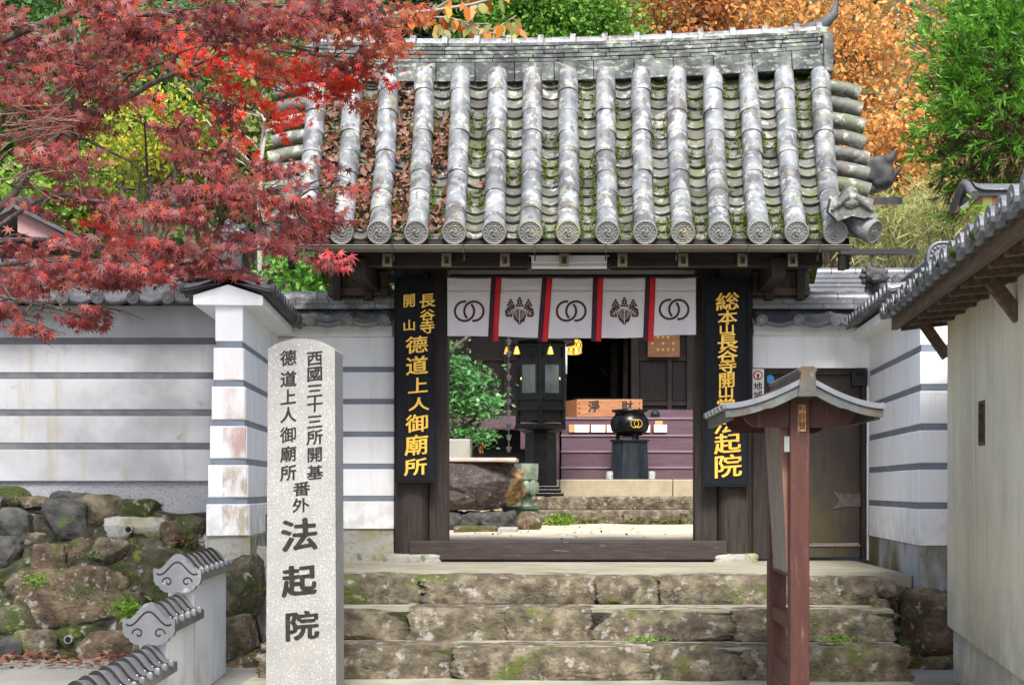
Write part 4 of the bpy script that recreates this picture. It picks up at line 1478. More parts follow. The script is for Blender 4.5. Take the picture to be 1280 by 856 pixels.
mb.box(-2.42, -2.24, -2.04, -1.96, 2.24, 2.36)
mb.build('carving', M['new_tile'], t)

# wall between that return and the gate
wg = thing('gate_side_wall', 'short white banded plaster wall between the stone pillar and the left gate post', 'wall', (-1.9, 0.1, 0.2))
mb = MB()
layered(mb, (-2.50, 0.10), (-1.455, 0.10), 0.10, [2.02, 1.612, 1.344, 1.072, 0.804, 0.536, 0.262], 0.003)
mb.build('wall', [M['plaster'], M['band']], wg, bevel=0.005)
mb = MB()
mb.box(-2.5, -1.46, 0.0, 0.2, -0.03, 0.26)
mb.build('wall_base', M['mossy_concrete'], wg)
mb = MB()
mb.box(-2.5, -1.462, -0.05, 0.26, 1.86, 1.95)
mb.build('cornice', M['plaster'], wg, bevel=0.006)
coping(wg, (-2.46, 0.10), (-1.452, 0.10), 0.32, 1.965, 2.10, 0.30, m=M['tile'], mr=M['tile'], rw=0.12)

# right side: wall with the side door
wd = thing('gate_side_wall', 'short white plaster wall above the brown side door on the right', 'wall', (2.0, 0.1, 0))
mb = MB()
mb.box(1.532, 2.70, 0.0, 0.2, 1.60, 2.02)
mb.box(2.485, 2.70, 0.0, 0.2, 0.0, 1.60)
mb.build('wall', M['plaster'], wd, bevel=0.005)
mb = MB()
mb.box(1.532, 2.72, -0.05, 0.26, 1.87, 1.955)
mb.build('cornice', M['plaster'], wd, bevel=0.006)
coping(wd, (1.532, 0.10), (2.62, 0.10), 0.32, 1.965, 2.10, 0.30, m=M['new_tile'], rw=0.12)
door = thing('side_door', 'plain brown timber side door with a pale iron hinge strap', 'door', (2.05, 0.08, 0.02))
mb = MB()
mb.box(1.66, 2.44, 0.08, 0.12, 0.14, 1.56)
mb.build('leaf', M['dark_door'], door, bevel=0.003)
mb = MB()
mb.box(1.66, 2.44, 0.06, 0.12, 0.022, 0.112)
mb.build('bottom_rail', M['dark_door'], door, bevel=0.003)
mb = MB()
mb.box(1.66, 2.44, 0.05, 0.13, 0.114, 0.130)
mb.build('sill_strip', M['old_wood'], door)
for a, b in ((1.535, 1.655), (2.445, 2.485)):
    mb = MB()
    mb.box(a, b, 0.01, 0.16, 0.01, 1.595)
    mb.build('frame_post', M['wood'], door, bevel=0.004)
mb = MB()
mb.box(1.656, 2.444, 0.03, 0.16, 1.55, 1.597)
mb.build('frame_head', M['wood'], door)
mb = MB()
p = P(1041, 614, 12.08)
q = P(1076, 636, 12.08)
mb.prism([(p.x, p.z), (p.x + 0.05, (p.z + q.z) / 2), (p.x, q.z), (p.x + 0.09, q.z + 0.02), (q.x, q.z + 0.02), (q.x, p.z - 0.02), (p.x + 0.09, p.z - 0.02)],
         lambda x, z: (x, 0.078, z), lambda x, z: (x, 0.070, z))
for i in range(8):
    mb.rock((p.x + 0.03 + i * 0.028, 0.070, (p.z + q.z) / 2 + (0.035 if i % 2 else -0.035)), (0.012, 0.012, 0.012), boxy=2, amp=0, n=2)
mb.build('hinge_strap', mat('worn_strap', [(0.07, 0.055, 0.05), (0.14, 0.11, 0.10)], 20, rough=0.6, bump=0.2), door)
# small things at the door head
t = thing('door_chime', 'small black box fixed at the head of the side door', 'intercom', P(1072, 475, 12.05))
mb = MB()
a, b = P(1063, 463, 12.05), P(1082, 483, 12.05)
mb.box(a.x, b.x, -0.03, 0.05, b.z, a.z)
mb.build('body', M['black_metal'], t, bevel=0.004)
mb = MB()
mb.box(a.x + 0.03, b.x - 0.03, -0.034, -0.031, b.z + 0.08, a.z - 0.01)
mb.build('screen', M['iron'], t)
t = thing('notice_strip', 'narrow white notice strip with a red emblem and black characters beside the right signboard', 'notice', P(948, 480, 11.99))
a, b = P(940, 461, 11.98), P(955, 520, 11.98)
mb = MB()
mb.box(a.x, b.x, -0.018, 0.008, b.z, a.z)
mb.build('strip', M['paper'], t)
mb = MB()
c = P(947.5, 469, 11.98)
mb.tube([(c.x, -0.0185, c.z), (c.x, -0.021, c.z)], 0.040, 24)
mb.build('emblem', M['red_paint'], t)
mb = MB()
for k, r in enumerate((0.029, 0.012)):
    mb.tube([(c.x, -0.0195, c.z), (c.x, -0.0222 - 0.0012 * k, c.z)], r, 20, mi=k)
mb.box(c.x - 0.006, c.x + 0.006, -0.0250, -0.0236, c.z - 0.028, c.z + 0.012, 2)
mb.build('emblem_core', [M['paper'], M['red_paint'], M['ink']], t)
mb = MB()
for k, c_ in enumerate('地域'):
    q = P(947.5, 482.5 + 11 * k, 11.98)
    write(mb, c_, q.x, q.z, 0.075, 0.07, -0.0185, 0.002, 0.02)
mb.build('lettering', M['ink'], t)
t = thing('door_sticker', 'small round blue and white sticker on the side door head', 'sticker', P(964, 478, 12.05))
mb = MB()
c = P(962, 474, 12.05)
mb.tube([(c.x, 0.03, c.z), (c.x, 0.02, c.z)], 0.035, 18)
mb.build('disc', M['blue_paint'], t)
mb = MB()
c = P(971, 484, 12.05)
mb.rock((c.x, 0.024, c.z), (0.10, 0.02, 0.045), boxy=2, amp=0.1)
mb.build('cloud', M['paper'], t)

# right return
wq = thing('gate_wing_wall', 'clean white banded plaster wing wall on the right, next to the beige building', 'wall', (2.6, -1.1, 0))
A2, B2 = (2.560, -2.18), (2.665, 0.0)
ZQ = [1.95, 1.575, 1.308, 1.040, 0.772, 0.503, 0.208]
mb = MB()
layered(mb, A2, B2, 0.16, ZQ, 0.003, end=0.003)
mb.build('wall', [M['plaster'], M['band']], wq, bevel=0.006)
mb = MB()
mb.prism([(-0.165, 0), (0.165, 0), (0.165, 1), (-0.165, 1)], lambda x, z: (2.560 + x, -2.185, -0.1 + 0.306 * z), lambda x, z: (2.665 + x, 0.0, -0.1 + 0.306 * z))
mb.build('wall_base', mat('concrete_mossy_foot', [(0.30, 0.31, 0.33), (0.40, 0.41, 0.43)], 2, rough=0.9, bump=0.4, bscale=90, spots=[dict(col=(0.14, 0.14, 0.145), scale=60, th=0.60, soft=0.03, amt=0.6), dict(col=(0.10, 0.085, 0.015), scale=2.2, th=0.50, soft=0.06, amt=0.9, stretch=(1, 1, 0.3))]), wq, bevel=0.008)
cornice(wq, (2.560, -2.20), (2.665, 0.0), 0.30, 1.83, 1.90, 2.02, M['plaster'])
coping(wq, (2.560, -2.16), (2.665, -0.02), 0.36, 1.965, 2.09, 0.165, m=M['new_tile'], roll=0.038)
demon_tile('ridge_end_tile', 'beaded arched ridge-end tile between the white wing wall and the beige building', (2.565, -2.12, 2.02), 0.235, 0.27, m=M['new_tile'])
t = thing('guardian_ornament', 'small grey crouching guardian beast tile on the wall ridge', 'roof ornament', P(1098, 368, 12.1))
c = P(1098, 366, 12.1)
mb = MB()
mb.rock((c.x + 0.02, c.y, c.z + 0.04), (0.24, 0.16, 0.14), seed=2, boxy=2.3, amp=0.2)
mb.rock((c.x - 0.04, c.y - 0.04, c.z + 0.13), (0.18, 0.16, 0.16), seed=7, boxy=2.5, amp=0.3)
for i in range(12):
    a = i / 12 * 2 * PI
    mb.rock((c.x - 0.04 + 0.10 * math.cos(a), c.y - 0.04, c.z + 0.13 + 0.085 * math.sin(a)), (0.055, 0.08, 0.055), seed=i, boxy=2, amp=0.2, n=5)
mb.rock((c.x + 0.15, c.y, c.z + 0.06), (0.08, 0.08, 0.18), seed=12, boxy=2, amp=0.3)
for dx in (-0.09, 0.02, 0.10):
    mb.tube([(c.x + dx, c.y - 0.03, c.z - 0.12), (c.x + dx, c.y - 0.02, c.z + 0.05)], [0.035, 0.03], 8)
mb.rock((c.x - 0.05, c.y - 0.13, c.z + 0.10), (0.09, 0.09, 0.07), seed=4, boxy=2.6, amp=0.2)
mb.build('body', M['dark_tile'], t)

# ------------------------------------------------------------------ inscribed granite pillar
pil = thing('stone_pillar', 'tall speckled granite pillar carved with black characters', 'stone monument', P(378, 873, 8.2))
fx0, fx1 = P(335, 600, 8.2).x, P(418.5, 600, 8.2).x
yt, zsh, zap, zbt = 8.2 - 12, 0.6 + (610 - 436) * 8.2 / F, 0.6 + (610 - 423) * 8.2 / F, -0.66
xm = (fx0 + fx1) / 2
pl = [(fx0 - 0.012, zbt), (fx1 + 0.008, zbt), (fx1, zsh)]
for i in range(1, 12):
    q = i / 12
    pl.append((fx1 + (fx0 - fx1) * q, zsh + (zap - zsh) * math.sin(PI * q) ** 0.75))
pl.append((fx0, zsh))
mb = MB()
mb.prism(pl, lambda x, z: (x, yt, z), lambda x, z: (x, yt + 0.29, z))
mb.build('shaft', M['granite'], pil, bevel=0.010, seg=3)
mb = MB()
txt = []
for c_, py in zip('西國三十三所開基', [447.5, 467, 488, 505.5, 526.5, 546, 567.5, 590]):
    txt.append((c_, 393.5, py, 20, 18))
for c_, py in zip('德道上人御廟所', [447, 473.5, 496, 518, 543, 567, 590.5]):
    txt.append((c_, 360.5, py, 20, 19))
txt += [('番', 377, 610.5, 21, 17), ('外', 376, 631, 21, 17), ('法', 374.5, 668, 46, 39), ('起', 374, 725, 42, 37), ('院', 377, 781, 42, 35)]
for c_, px, py, wpx, hpx in txt:
    p = P(px, py, 8.2)
    write(mb, c_, p.x, p.z, wpx * 8.2 / F * 1.05, hpx * 8.2 / F * 1.08, yt - 0.0005, 0.0015, 0.006, brush=0.027 if wpx > 40 else 0.014)
mb.build('carved_lettering', M['carved'], pil)

# ------------------------------------------------------------------ stepped garden wall with tile caps
sw = thing('stepped_wall', 'low stepped white wall with three swept silver tile caps at lower left', 'wall', (-2.1, -3.5, -0.6))


def swx(D):
    return -2.206 - 0.13 + 0.073 * (9.5 - D)


tiers = [(9.5, 8.31, 0.085), (8.40, 7.56, -0.135), (7.62, 6.1, -0.345)]
for i, (D0, D1, ze) in enumerate(tiers):
    mb = MB()
    hwid = 0.075
    a, b = swx(D0), swx(D1 + 0.06)
    mb.hexa([(a - hwid, D0 - 12, -0.62), (b - hwid, D1 + 0.06 - 12, -0.62), (b + hwid, D1 + 0.06 - 12, -0.62), (a + hwid, D0 - 12, -0.62)],
            [(a - hwid, D0 - 12, ze + 0.05), (b - hwid, D1 + 0.06 - 12, ze + 0.05), (b + hwid, D1 + 0.06 - 12, ze + 0.05), (a + hwid, D0 - 12, ze + 0.05)])
    mb.build('wall', mat('damp_white_wall', [(0.74, 0.75, 0.75), (0.83, 0.84, 0.85)], 2, rough=0.8, bump=0.08, spots=[dict(col=(0.30, 0.32, 0.20), scale=4, th=0.54, soft=0.1, amt=0.5, zr=(0.35, 0.05)), dict(col=(0.45, 0.46, 0.42), scale=3, th=0.6, soft=0.1, amt=0.5, stretch=(1, 1, 0.3))]) if 'damp_white_wall' not in bpy.data.materials else bpy.data.materials['damp_white_wall'], sw, bevel=0.006)
    # swept cap: bell-shaped section, ribbed where the tiles overlap
    mb = MB()
    n = max(3, round((D0 - D1) / 0.17))
    hw = 0.128

    def sect(q, lift=0.0):
        # q -1..1 across
        return 0.012 + 0.100 * (0.5 + 0.5 * math.cos(PI * min(1, abs(q) * 1.02))) ** 1.2 + lift + 0.018 * abs(q) ** 5
    for k in range(n):
        Da, Db = D0 + (D1 - D0) * k / n, D0 + (D1 - D0) * (k + 1.0) / n
        Db -= 0.012

        def fn(u, v):
            q = 2 * v - 1
            D = Da + (Db - Da) * u
            return (swx(D) + hw * q, D - 12, ze + sect(q, 0.022 * u))
        mb.grid(lambda u, v: fn(u, v), 2, 18)
        e = [fn(1, j / 18) for j in range(19)]
        mb.add(e + [(x, y, z - 0.026) for x, y, z in e], [(j, j + 1, 20 + j, 19 + j) for j in range(18)], 1)
        for sgn in (0, 18):
            q = [fn(0, sgn / 18), fn(1, sgn / 18)]
            mb.add(q + [(q[1][0], q[1][1], ze - 0.02), (q[0][0], q[0][1], ze - 0.02)], [(0, 1, 2, 3)])
        q = fn(1, 1.0)
        mb.rock((q[0] + 0.004, q[1], q[2] - 0.012), (0.03, 0.018, 0.045), boxy=3, amp=0, n=4)
    mb.add([(swx(D0) - hw, D0 - 12, ze - 0.02), (swx(D1) - hw, D1 - 12, ze - 0.02), (swx(D1) + hw, D1 - 12, ze - 0.02), (swx(D0) + hw, D0 - 12, ze - 0.02)], [(0, 1, 2, 3)])
    cap = mb.build('tile_cap', [M['new_tile'], M['carved']], sw)
    if i < 2:
        D = D1 - 0.005
        xc = swx(D)
        y = D - 12
        top = [(q, sect(q) + 0.026) for q in np.linspace(-1, 1, 21)]
        low = [(0.98, -0.02), (0.90, -0.055), (0.76, -0.066), (0.70, -0.09), (0.52, -0.112), (0.28, -0.118), (0.0, -0.108), (-0.28, -0.118), (-0.52, -0.112), (-0.70, -0.09), (-0.76, -0.066), (-0.90, -0.055), (-0.98, -0.02)]
        out = top[::1] + low
        mb = MB()
        mb.prism(out, lambda q, z: (xc + q * 0.138, y - 0.035, ze + (z if z > 0 else z * 0.72)), lambda q, z: (xc + q * 0.138, y + 0.01, ze + (z if z > 0 else z * 0.72)))
        fc = mb.build('end_plate', M['new_tile'], cap, bevel=0.006)
        mb = MB()
        rimz = [(xc + q * 0.118, y - 0.0355, ze + (z - 0.03) * 0.80 + 0.006) for q, z in top]
        mb.tube(rimz, 0.0045, 6)
        for sg in (-1, 1):
            pts = []
            for k in range(16):
                a = k / 15 * 3.6 * PI / 2
                r = 0.031 * (1 - k / 20)
                pts.append((xc + sg * (0.055 + r * math.cos(a)), y - 0.0355, ze - 0.022 + r * math.sin(a)))
            pts = [(xc + sg * 0.105, y - 0.0355, ze + 0.012)] + [(xc + sg * 0.092, y - 0.0355, ze - 0.015)] + pts if False else pts
            mb.tube(pts, 0.0042, 6)
        mb.build('scroll_groove', M['carved'], fc)

# ------------------------------------------------------------------ rubble retaining wall on the left
rw = thing('rubble_wall', 'mossy rubble retaining wall of boulders under the grey plaster wall', 'retaining wall', (-4, -1.8, -0.6))
mb = MB()


def wallpt(u, v):
    x = -7.5 + (7.5 - 2.25) * u
    z = -0.63 + 1.08 * v
    y = -1.68 + 0.53 * v + 0.07 * N3((x, 0, z), 4.0) + 0.05 * N3((x, 3, z), 10) + 0.03 * N3((x, 5, z), 23)
    if v > 0.97:
        y = -1.02
    return (x, y, z + 0.05 * N3((x, 1, 0), 3) * v)


mb.grid(wallpt, 260, 70)
mb.build('mortar_bed', M['mortar'], rw)


def wall_D(z):
    return 12 + (-1.68 + 0.53 * (z + 0.63) / 1.08)


def wall_at(px, py):
    D = 10.4
    for _ in range(6):
        z = 0.6 + (610 - py) * D / F
        D = wall_D(z)
    return P(px, py, D)


stones = [(83, 652, 25, 24, 'grey', 2.6), (19, 658, 21, 20, 'grey', 2.6), (171, 638, 24, 13, 'moss', 4), (168, 661, 32, 13, 'mortar', 5), (90, 752, 62, 36, 'tan', 3.5), (133, 815, 34, 22, 'tan', 3), (61, 703, 22, 20, 'tan', 3),
          (182, 688, 20, 14, 'moss', 3), (204, 724, 46, 34, 'mossy', 4), (12, 622, 22, 12, 'moss', 3), (120, 640, 26, 18, 'grey2', 3), (6, 692, 18, 18, 'grey', 2.6), (137, 690, 22, 16, 'grey2', 3), (99, 690, 16, 16, 'tan', 3),
          (76, 620, 12, 6, 'grey', 3), (100, 624, 12, 7, 'grey', 3), (40, 628, 16, 9, 'grey2', 3), (215, 668, 16, 14, 'tan', 3), (236, 660, 18, 14, 'moss', 3), (30, 735, 20, 22, 'grey2', 3), (20, 775, 24, 18, 'moss', 3),
          (44, 808, 26, 18, 'grey2', 3), (85, 800, 16, 12, 'moss', 3), (78, 838, 18, 12, 'grey', 3), (12, 815, 16, 16, 'grey', 3), (165, 780, 20, 20, 'grey2', 3), (160, 715, 18, 16, 'moss', 3), (160, 745, 14, 14, 'grey2', 3), (44, 676, 10, 9, 'grey2', 3),
          (-30, 690, 26, 30, 'grey2', 3), (-35, 760, 28, 34, 'tan', 3), (-20, 640, 22, 18, 'grey', 3), (-30, 820, 26, 24, 'grey', 3), (190, 815, 26, 24, 'grey2', 3)]
mm = {'grey': 'rock_grey', 'grey2': 'step_stone', 'tan': 'rock_tan', 'moss': 'rock_moss', 'mossy': 'rock_moss', 'mortar': 'mossy_concrete'}
for i, (px, py, rx, ry, k, bx) in enumerate(stones):
    p = wall_at(px, py)
    D = p.y + 12
    s = D / F
    MB().rock((p.x, p.y + 0.02, p.z), (2.35 * rx * s, min(0.24, 0.9 * ry * s + 0.10), 2.35 * ry * s), seed=i + 40, amp=0.15, boxy=bx + 1, freq=1.5, n=18, cuts=9 if k not in ('grey', 'mortar') else 3, depth=(0.72, 0.98)).build('stone', M[mm[k]], rw)
for px, py in ((166, 661), (91.5, 797)):
    p = wall_at(px, py)
    mb = MB()
    mb.tube([(p.x, p.y - 0.11, p.z), (p.x, p.y + 0.1, p.z)], 0.03, 14)
    mb.tube([(p.x, p.y - 0.113, p.z), (p.x, p.y - 0.10, p.z)], 0.022, 14, mi=1)
    mb.build('weep_pipe', [M['concrete'], M['void']], rw)

# boulders carrying the two white wing walls
fl = thing('boulder_footing', 'stacked rough boulders carrying the rust stained wing wall', 'stone footing', (-2.3, -2.1, -0.6))
for i, (px, py, rx, ry, k) in enumerate([(303, 735, 22, 40, 'rock_moss'), (301, 795, 22, 26, 'step_stone'), (305, 835, 26, 22, 'rock_tan'), (268, 745, 26, 36, 'rock_tan'), (268, 810, 24, 30, 'rock_grey'), (330, 760, 16, 50, 'mossy_concrete'), (335, 820, 16, 30, 'rock_grey'), (322, 712, 14, 26, 'mossy_concrete')]):
    p = P(px, py, 9.95 if px < 320 else 10.3)
    s = (p.y + 12) / F
    MB().rock(p, (2.2 * rx * s, 0.34, 2.2 * ry * s), seed=i + 90, amp=0.13, boxy=5, n=18, cuts=8, depth=(0.8, 1.05)).build('stone', M[k], fl)
MB().box(-2.58, -2.2, -1.95, 0.1, -0.62, 0.0).build('core', M['mortar'], fl)
fr = thing('boulder_footing', 'large brown boulders under the clean white wing wall at right', 'stone footing', (2.5, -2.2, -0.6))
for i, (px, py, rx, ry, k, D) in enumerate([(1165, 779, 39, 43, 'rock_tan2', 9.75), (1166, 842, 40, 25, 'rock_tan', 9.7), (1112, 770, 15, 34, 'rock_tan', 10.0), (1120, 742, 14, 14, 'rock_tan', 10.0), (1100, 800, 16, 26, 'mortar', 10.0), (1122, 800, 10, 14, 'rock_moss', 9.9), (1092, 838, 18, 20, 'rock_moss', 9.6), (1108, 735, 12, 10, 'step_stone', 9.7), (1100, 765, 12, 16, 'rock_tan', 9.6), (1084, 800, 12, 14, 'step_stone', 9.5), (1120, 822, 12, 10, 'rock_tan', 9.6), (1110, 850, 14, 12, 'rock_grey', 9.5)]):
    p = P(px, py, D + 0.15)
    s = D / F
    MB().rock(p, (2.05 * rx * s, 0.34, 2.05 * ry * s), seed=i + 140, amp=0.11, boxy=6, n=22, cuts=9, depth=(0.88, 1.08)).build('stone', M['rock_tan'] if k == 'rock_tan2' else M[k], fr)
MB().box(2.20, 2.75, -1.95, 0.1, -0.62, -0.09).build('core', M['mortar'], fr)

# ------------------------------------------------------------------ roofed notice post on the right
np_ = thing('notice_post', 'maroon roofed notice post with a leaning weathered board, copper capped roof', 'notice board', (1.2, -4.5, -0.62))
mb = MB()
a, b = P(988, 600, 7.5), P(1012, 600, 7.5)
for D in (7.5, 8.3):
    mb = MB()
    mb.box(a.x, b.x, D - 12, D - 11.9, -0.64, P(0, 478, 7.5).z)
    mb.build('post', M['maroon'], np_, bevel=0.004)
for py in (772, 708, 860):
    mb = MB()
    z = P(0, py, 7.9).z
    mb.box(a.x + 0.012, b.x - 0.012, 7.5 - 11.9, 8.3 - 12, z - 0.04, z + 0.035)
    mb.build('crosspiece', M['maroon'], np_, bevel=0.004)
mb = MB()
mb.box(a.x + 0.02, b.x - 0.02, 7.55 - 11.9, 8.3 - 12.02, -0.62, -0.36)
mb.build('lower_board', M['maroon'], np_)
# gable boards (rounded lower corners) front and rear
for D in (7.52, 8.36):
    gxa, gxb = P(930, 0, 7.5).x, P(1071, 0, 7.5).x
    zt_, zb_ = P(0, 487, 7.5).z, P(0, 533.5, 7.5).z
    pl = [(gxa, zt_ - 0.06)]
    for i in range(7):
        q = i / 6 * PI / 2
        pl.append((gxa + 0.085 * (1 - math.cos(q)), zb_ + 0.085 * (1 - math.sin(q))))
    for i in range(7):
        q = i / 6 * PI / 2
        pl.append((gxb - 0.085 * (1 - math.sin(q)), zb_ + 0.085 * (1 - math.cos(q))))
    pl += [(gxb, zt_ - 0.06), ((a.x + b.x) / 2, zt_ + 0.05)]
    mb = MB()
    mb.poly_xz(pl, D - 11.99 + 0.012, D - 11.955 + 0.012)
    mb.build('gable_board', M['maroon'], np_, bevel=0.004)
# swept roof of three overlapping sheets each side
xc = P(1008, 0, 7.4).x
DF, DBk = 7.36, 8.45
xl, xr = P(906, 0, 7.4).x, P(1103, 0, 7.4).x


def rz(q):
    """height of the roof sheet, q 0 at the ridge, 1 at the eave"""
    return P(0, 472, 7.4).z - 0.165 * (1.45 * q - 0.45 * q * q) + 0.02 * q ** 4


for sg, xe in ((-1, xl), (1, xr)):
    mb = MB()
    pts = [(xc + (xe - xc) * q, rz(q)) for q in np.linspace(0, 1, 15)]
    poly = [(x, z + 0.012) for x, z in pts] + [(x, z - 0.016) for x, z in pts[::-1]]
    if sg < 0:
        poly = poly[::-1]
    nsh = 6
    for k in range(nsh):
        y0, y1 = DF - 12 + (DBk - DF) * k / nsh, DF - 12 + (DBk - DF) * (k + 1) / nsh - 0.012
        mb.prism([(x, z - 0.002 * (k % 2)) for x, z in poly], lambda x, z: (x, y0, z), lambda x, z: (x, y1, z))
        mb.tube([(xe - sg * 0.002, y0 + 0.02, rz(1)), (xe - sg * 0.002, y1 - 0.02, rz(1))], 0.018, 8)
    mb.build('roof_sheet', M['slate'], np_, bevel=0.003)
    mb = MB()
    low = [(x, z - 0.018) for x, z in pts if abs(x - xc) > 0.02]
    poly = low + [(x, z - 0.050 - (0.0 if abs(x - xe) > 0.22 else -0.008)) for x, z in low[::-1]]
    if sg < 0:
        poly = poly[::-1]
    mb.prism(poly, lambda x, z: (x, DF - 12 + 0.01, z), lambda x, z: (x, DF - 12 + 0.045, z))
    mb.build('barge_strip', M['verdigris'], np_, bevel=0.004)
    mb = MB()
    mb.beam((xe - sg * 0.03, DF - 12 + 0.03, rz(1) - 0.045), (xe - sg * 0.03, DBk - 12, rz(1) - 0.045), 0.03, 0.05)
    mb.build('eave_strip', M['verdigris'], np_)
mb = MB()
mb.prism([(-0.05, -0.12), (0.045, -0.12), (0.036, 0.0), (0.048, 0.015), (0.03, 0.032), (-0.032, 0.032), (-0.05, 0.015), (-0.036, 0.0)], lambda x, z: (xc + x, DF - 12 - 0.015, rz(0) + z + 0.022), lambda x, z: (xc + x, DBk - 12 + 0.01, rz(0) + z + 0.022))
mb.build('ridge_cap', M['verdigris'], np_, bevel=0.004)
# leaning weathered board
mb = MB()
t0, t1 = P(955, 527, 8.2), P(967, 709, 8.2)
f0, f1 = P(976, 530, 7.62), P(984.5, 716, 7.62)
th = 0.028
mb.hexa([f1, t1, t1 + Vector((th, 0, 0)), f1 + Vector((th, 0, 0))][::-1], [f0, t0, t0 + Vector((th, 0, 0)), f0 + Vector((th, 0, 0))][::-1])
lb = mb.build('leaning_board', M['old_wood'], np_, bevel=0.003)
mb = MB()
mb.hexa([f1 + Vector((-0.006, -0.016, 0)), f1 + Vector((th + 0.012, -0.016, 0)), f1 + Vector((th + 0.012, -0.002, 0)), f1 + Vector((-0.006, -0.002, 0))],
        [f0 + Vector((-0.006, -0.016, 0)), f0 + Vector((th + 0.012, -0.016, 0)), f0 + Vector((th + 0.012, -0.002, 0)), f0 + Vector((-0.006, -0.002, 0))])
mb.build('board_edge', mat('reddish_board_edge', [(0.16, 0.075, 0.05), (0.26, 0.14, 0.10)], 8, rough=0.7, bump=0.2, stretch=(6, 6, 0.6)), lb)
mb = MB()
h = P(984, 555, 7.55)
mb.box(h.x - 0.012, h.x + 0.012, -4.47, -4.46, h.z - 0.04, h.z + 0.04)
mb.tube([(h.x - 0.014, -4.474, h.z - 0.04), (h.x - 0.014, -4.474, h.z + 0.04)], 0.006, 8)
mb.build('hinge', M['grey_metal'], np_)
mb = MB()
p0, p1 = P(997.5, 506, 7.5), P(1007, 539, 7.5)
mb.box(p0.x, p1.x, -4.507, -4.4985, p1.z, p0.z)
pl_ = mb.build('name_plate', M['tan_wood'], np_)
mb = MB()
for c_, px, py, s_ in (('鈴', 1002.3, 521, 9.5), ('賢', 1002.3, 532, 9.5), ('講', 1000.0, 510, 4.5), ('上', 1004.8, 510, 4.5)):
    q = P(px, py, 7.5)
    write(mb, c_, q.x, q.z, s_ * 7.5 / F * 1.05, s_ * 7.5 / F * 1.2, -4.5072, 0.0015, 0.03)
mb.build('lettering', M['ink'], pl_)

# ------------------------------------------------------------------ beige building on the right
bl = thing('stucco_building', 'beige stucco building corner with a slot window and tiled timber eave at right', 'building', (2.4, -2.8, -0.62))


def bx(D):
    return 2.418 - 0.077 * (9.2 - D)


Dn = 2.5
mb = MB()
c0, c1 = (bx(9.2), -2.8), (bx(Dn), Dn - 12)
# wall with a slot opening
Dw0, Dw1 = 8.22, 8.06
zw1, zw0 = 0.6 + (610 - 501) * 8.14 / F, 0.6 + (610 - 556) * 8.14 / F


def wq_(D, z, t=0.0):
    return (bx(D) + t, D - 12, z)


def zbot(D):
    return -0.279 - 0.04 * (9.2 - D)


Ds = [9.2, Dw0, Dw1, Dn]
for i in range(3):
    Da, Db = Ds[i], Ds[i + 1]
    spans = [(None, 1.72)] if i != 1 else [(None, zw0), (zw1, 1.72)]
    for lo, hi in spans:
        la, lb_ = (zbot(Da), zbot(Db)) if lo is None else (lo, lo)
        mb.hexa([wq_(Da, la), wq_(Da, la, 0.12), wq_(Db, lb_, 0.12), wq_(Db, lb_)][::-1], [wq_(Da, hi), wq_(Da, hi, 0.12), wq_(Db, hi, 0.12), wq_(Db, hi)][::-1])
mb.box(bx(9.2) + 0.12, 6.5, -2.92, -2.8, -0.62, 1.72)
mb.hexa([(bx(9.2) + 0.03, -2.83, -0.62), (bx(Dn) + 0.03, Dn - 12, -0.62), (bx(Dn) + 0.12, Dn - 12, -0.62), (bx(9.2) + 0.12, -2.83, -0.62)],
        [(bx(9.2) + 0.03, -2.83, zbot(9.2) + 0.02), (bx(Dn) + 0.03, Dn - 12, zbot(Dn) + 0.02), (bx(Dn) + 0.12, Dn - 12, zbot(Dn) + 0.02), (bx(9.2) + 0.12, -2.83, zbot(9.2) + 0.02)])
mb.build('wall', M['stucco'], bl, bevel=0.004)
mb = MB()
e = 0.012
for (Da, Db, za, zb_) in ((Dw0, Dw0 - e, zw0, zw1), (Dw1 + e, Dw1, zw0, zw1), (Dw0 - e, Dw1 + e, zw1 - e * 1.5, zw1), (Dw0 - e, Dw1 + e, zw0, zw0 + e * 1.5)):
    mb.hexa([wq_(Da, za, -0.006), wq_(Da, za, 0.1), wq_(Db, za, 0.1), wq_(Db, za, -0.006)][::-1], [wq_(Da, zb_, -0.006), wq_(Da, zb_, 0.1), wq_(Db, zb_, 0.1), wq_(Db, zb_, -0.006)][::-1])
wn = mb.build('window', M['brown_wood'], bl)
mb = MB()
mb.hexa([wq_(Dw0, zw0, 0.06), wq_(Dw0, zw0, 0.07), wq_(Dw1, zw0, 0.07), wq_(Dw1, zw0, 0.06)][::-1], [wq_(Dw0, zw1, 0.06), wq_(Dw0, zw1, 0.07), wq_(Dw1, zw1, 0.07), wq_(Dw1, zw1, 0.06)][::-1])
mb.build('shutter', M['brown_wood'], wn)
# eave: wall plate, fascia, rafters, struts, tiles
OH = 0.335
mb = MB()
mb.beam(wq_(9.3, 1.715, -0.05), wq_(Dn, 1.715, -0.05), 0.12, 0.10)
mb.build('wall_plate', M['brown_wood'], bl, bevel=0.004)
er = MB()
D = 9.3
ez = 1.665
er.beam(wq_(9.42, ez + 0.005, -OH + 0.03), wq_(Dn, ez + 0.005, -OH + 0.03), 0.04, 0.075)
er.build('fascia', M['brown_wood'], bl, bevel=0.004)
while D > Dn:
    mb = MB()
    mb.beam(wq_(D, ez - 0.012, -OH + 0.055), wq_(D, ez + 0.05, 0.25), 0.055, 0.075)
    mb.build('rafter', M['brown_wood'], bl, bevel=0.003)
    D -= 0.33
mb = MB()
mb.add([wq_(9.4, ez + 0.035, -OH + 0.02), wq_(Dn, ez + 0.035, -OH + 0.02), wq_(Dn, ez + 0.10, 0.3), wq_(9.4, ez + 0.10, 0.3)], [(0, 1, 2, 3)])
mb.build('soffit', M['brown_wood'], bl)
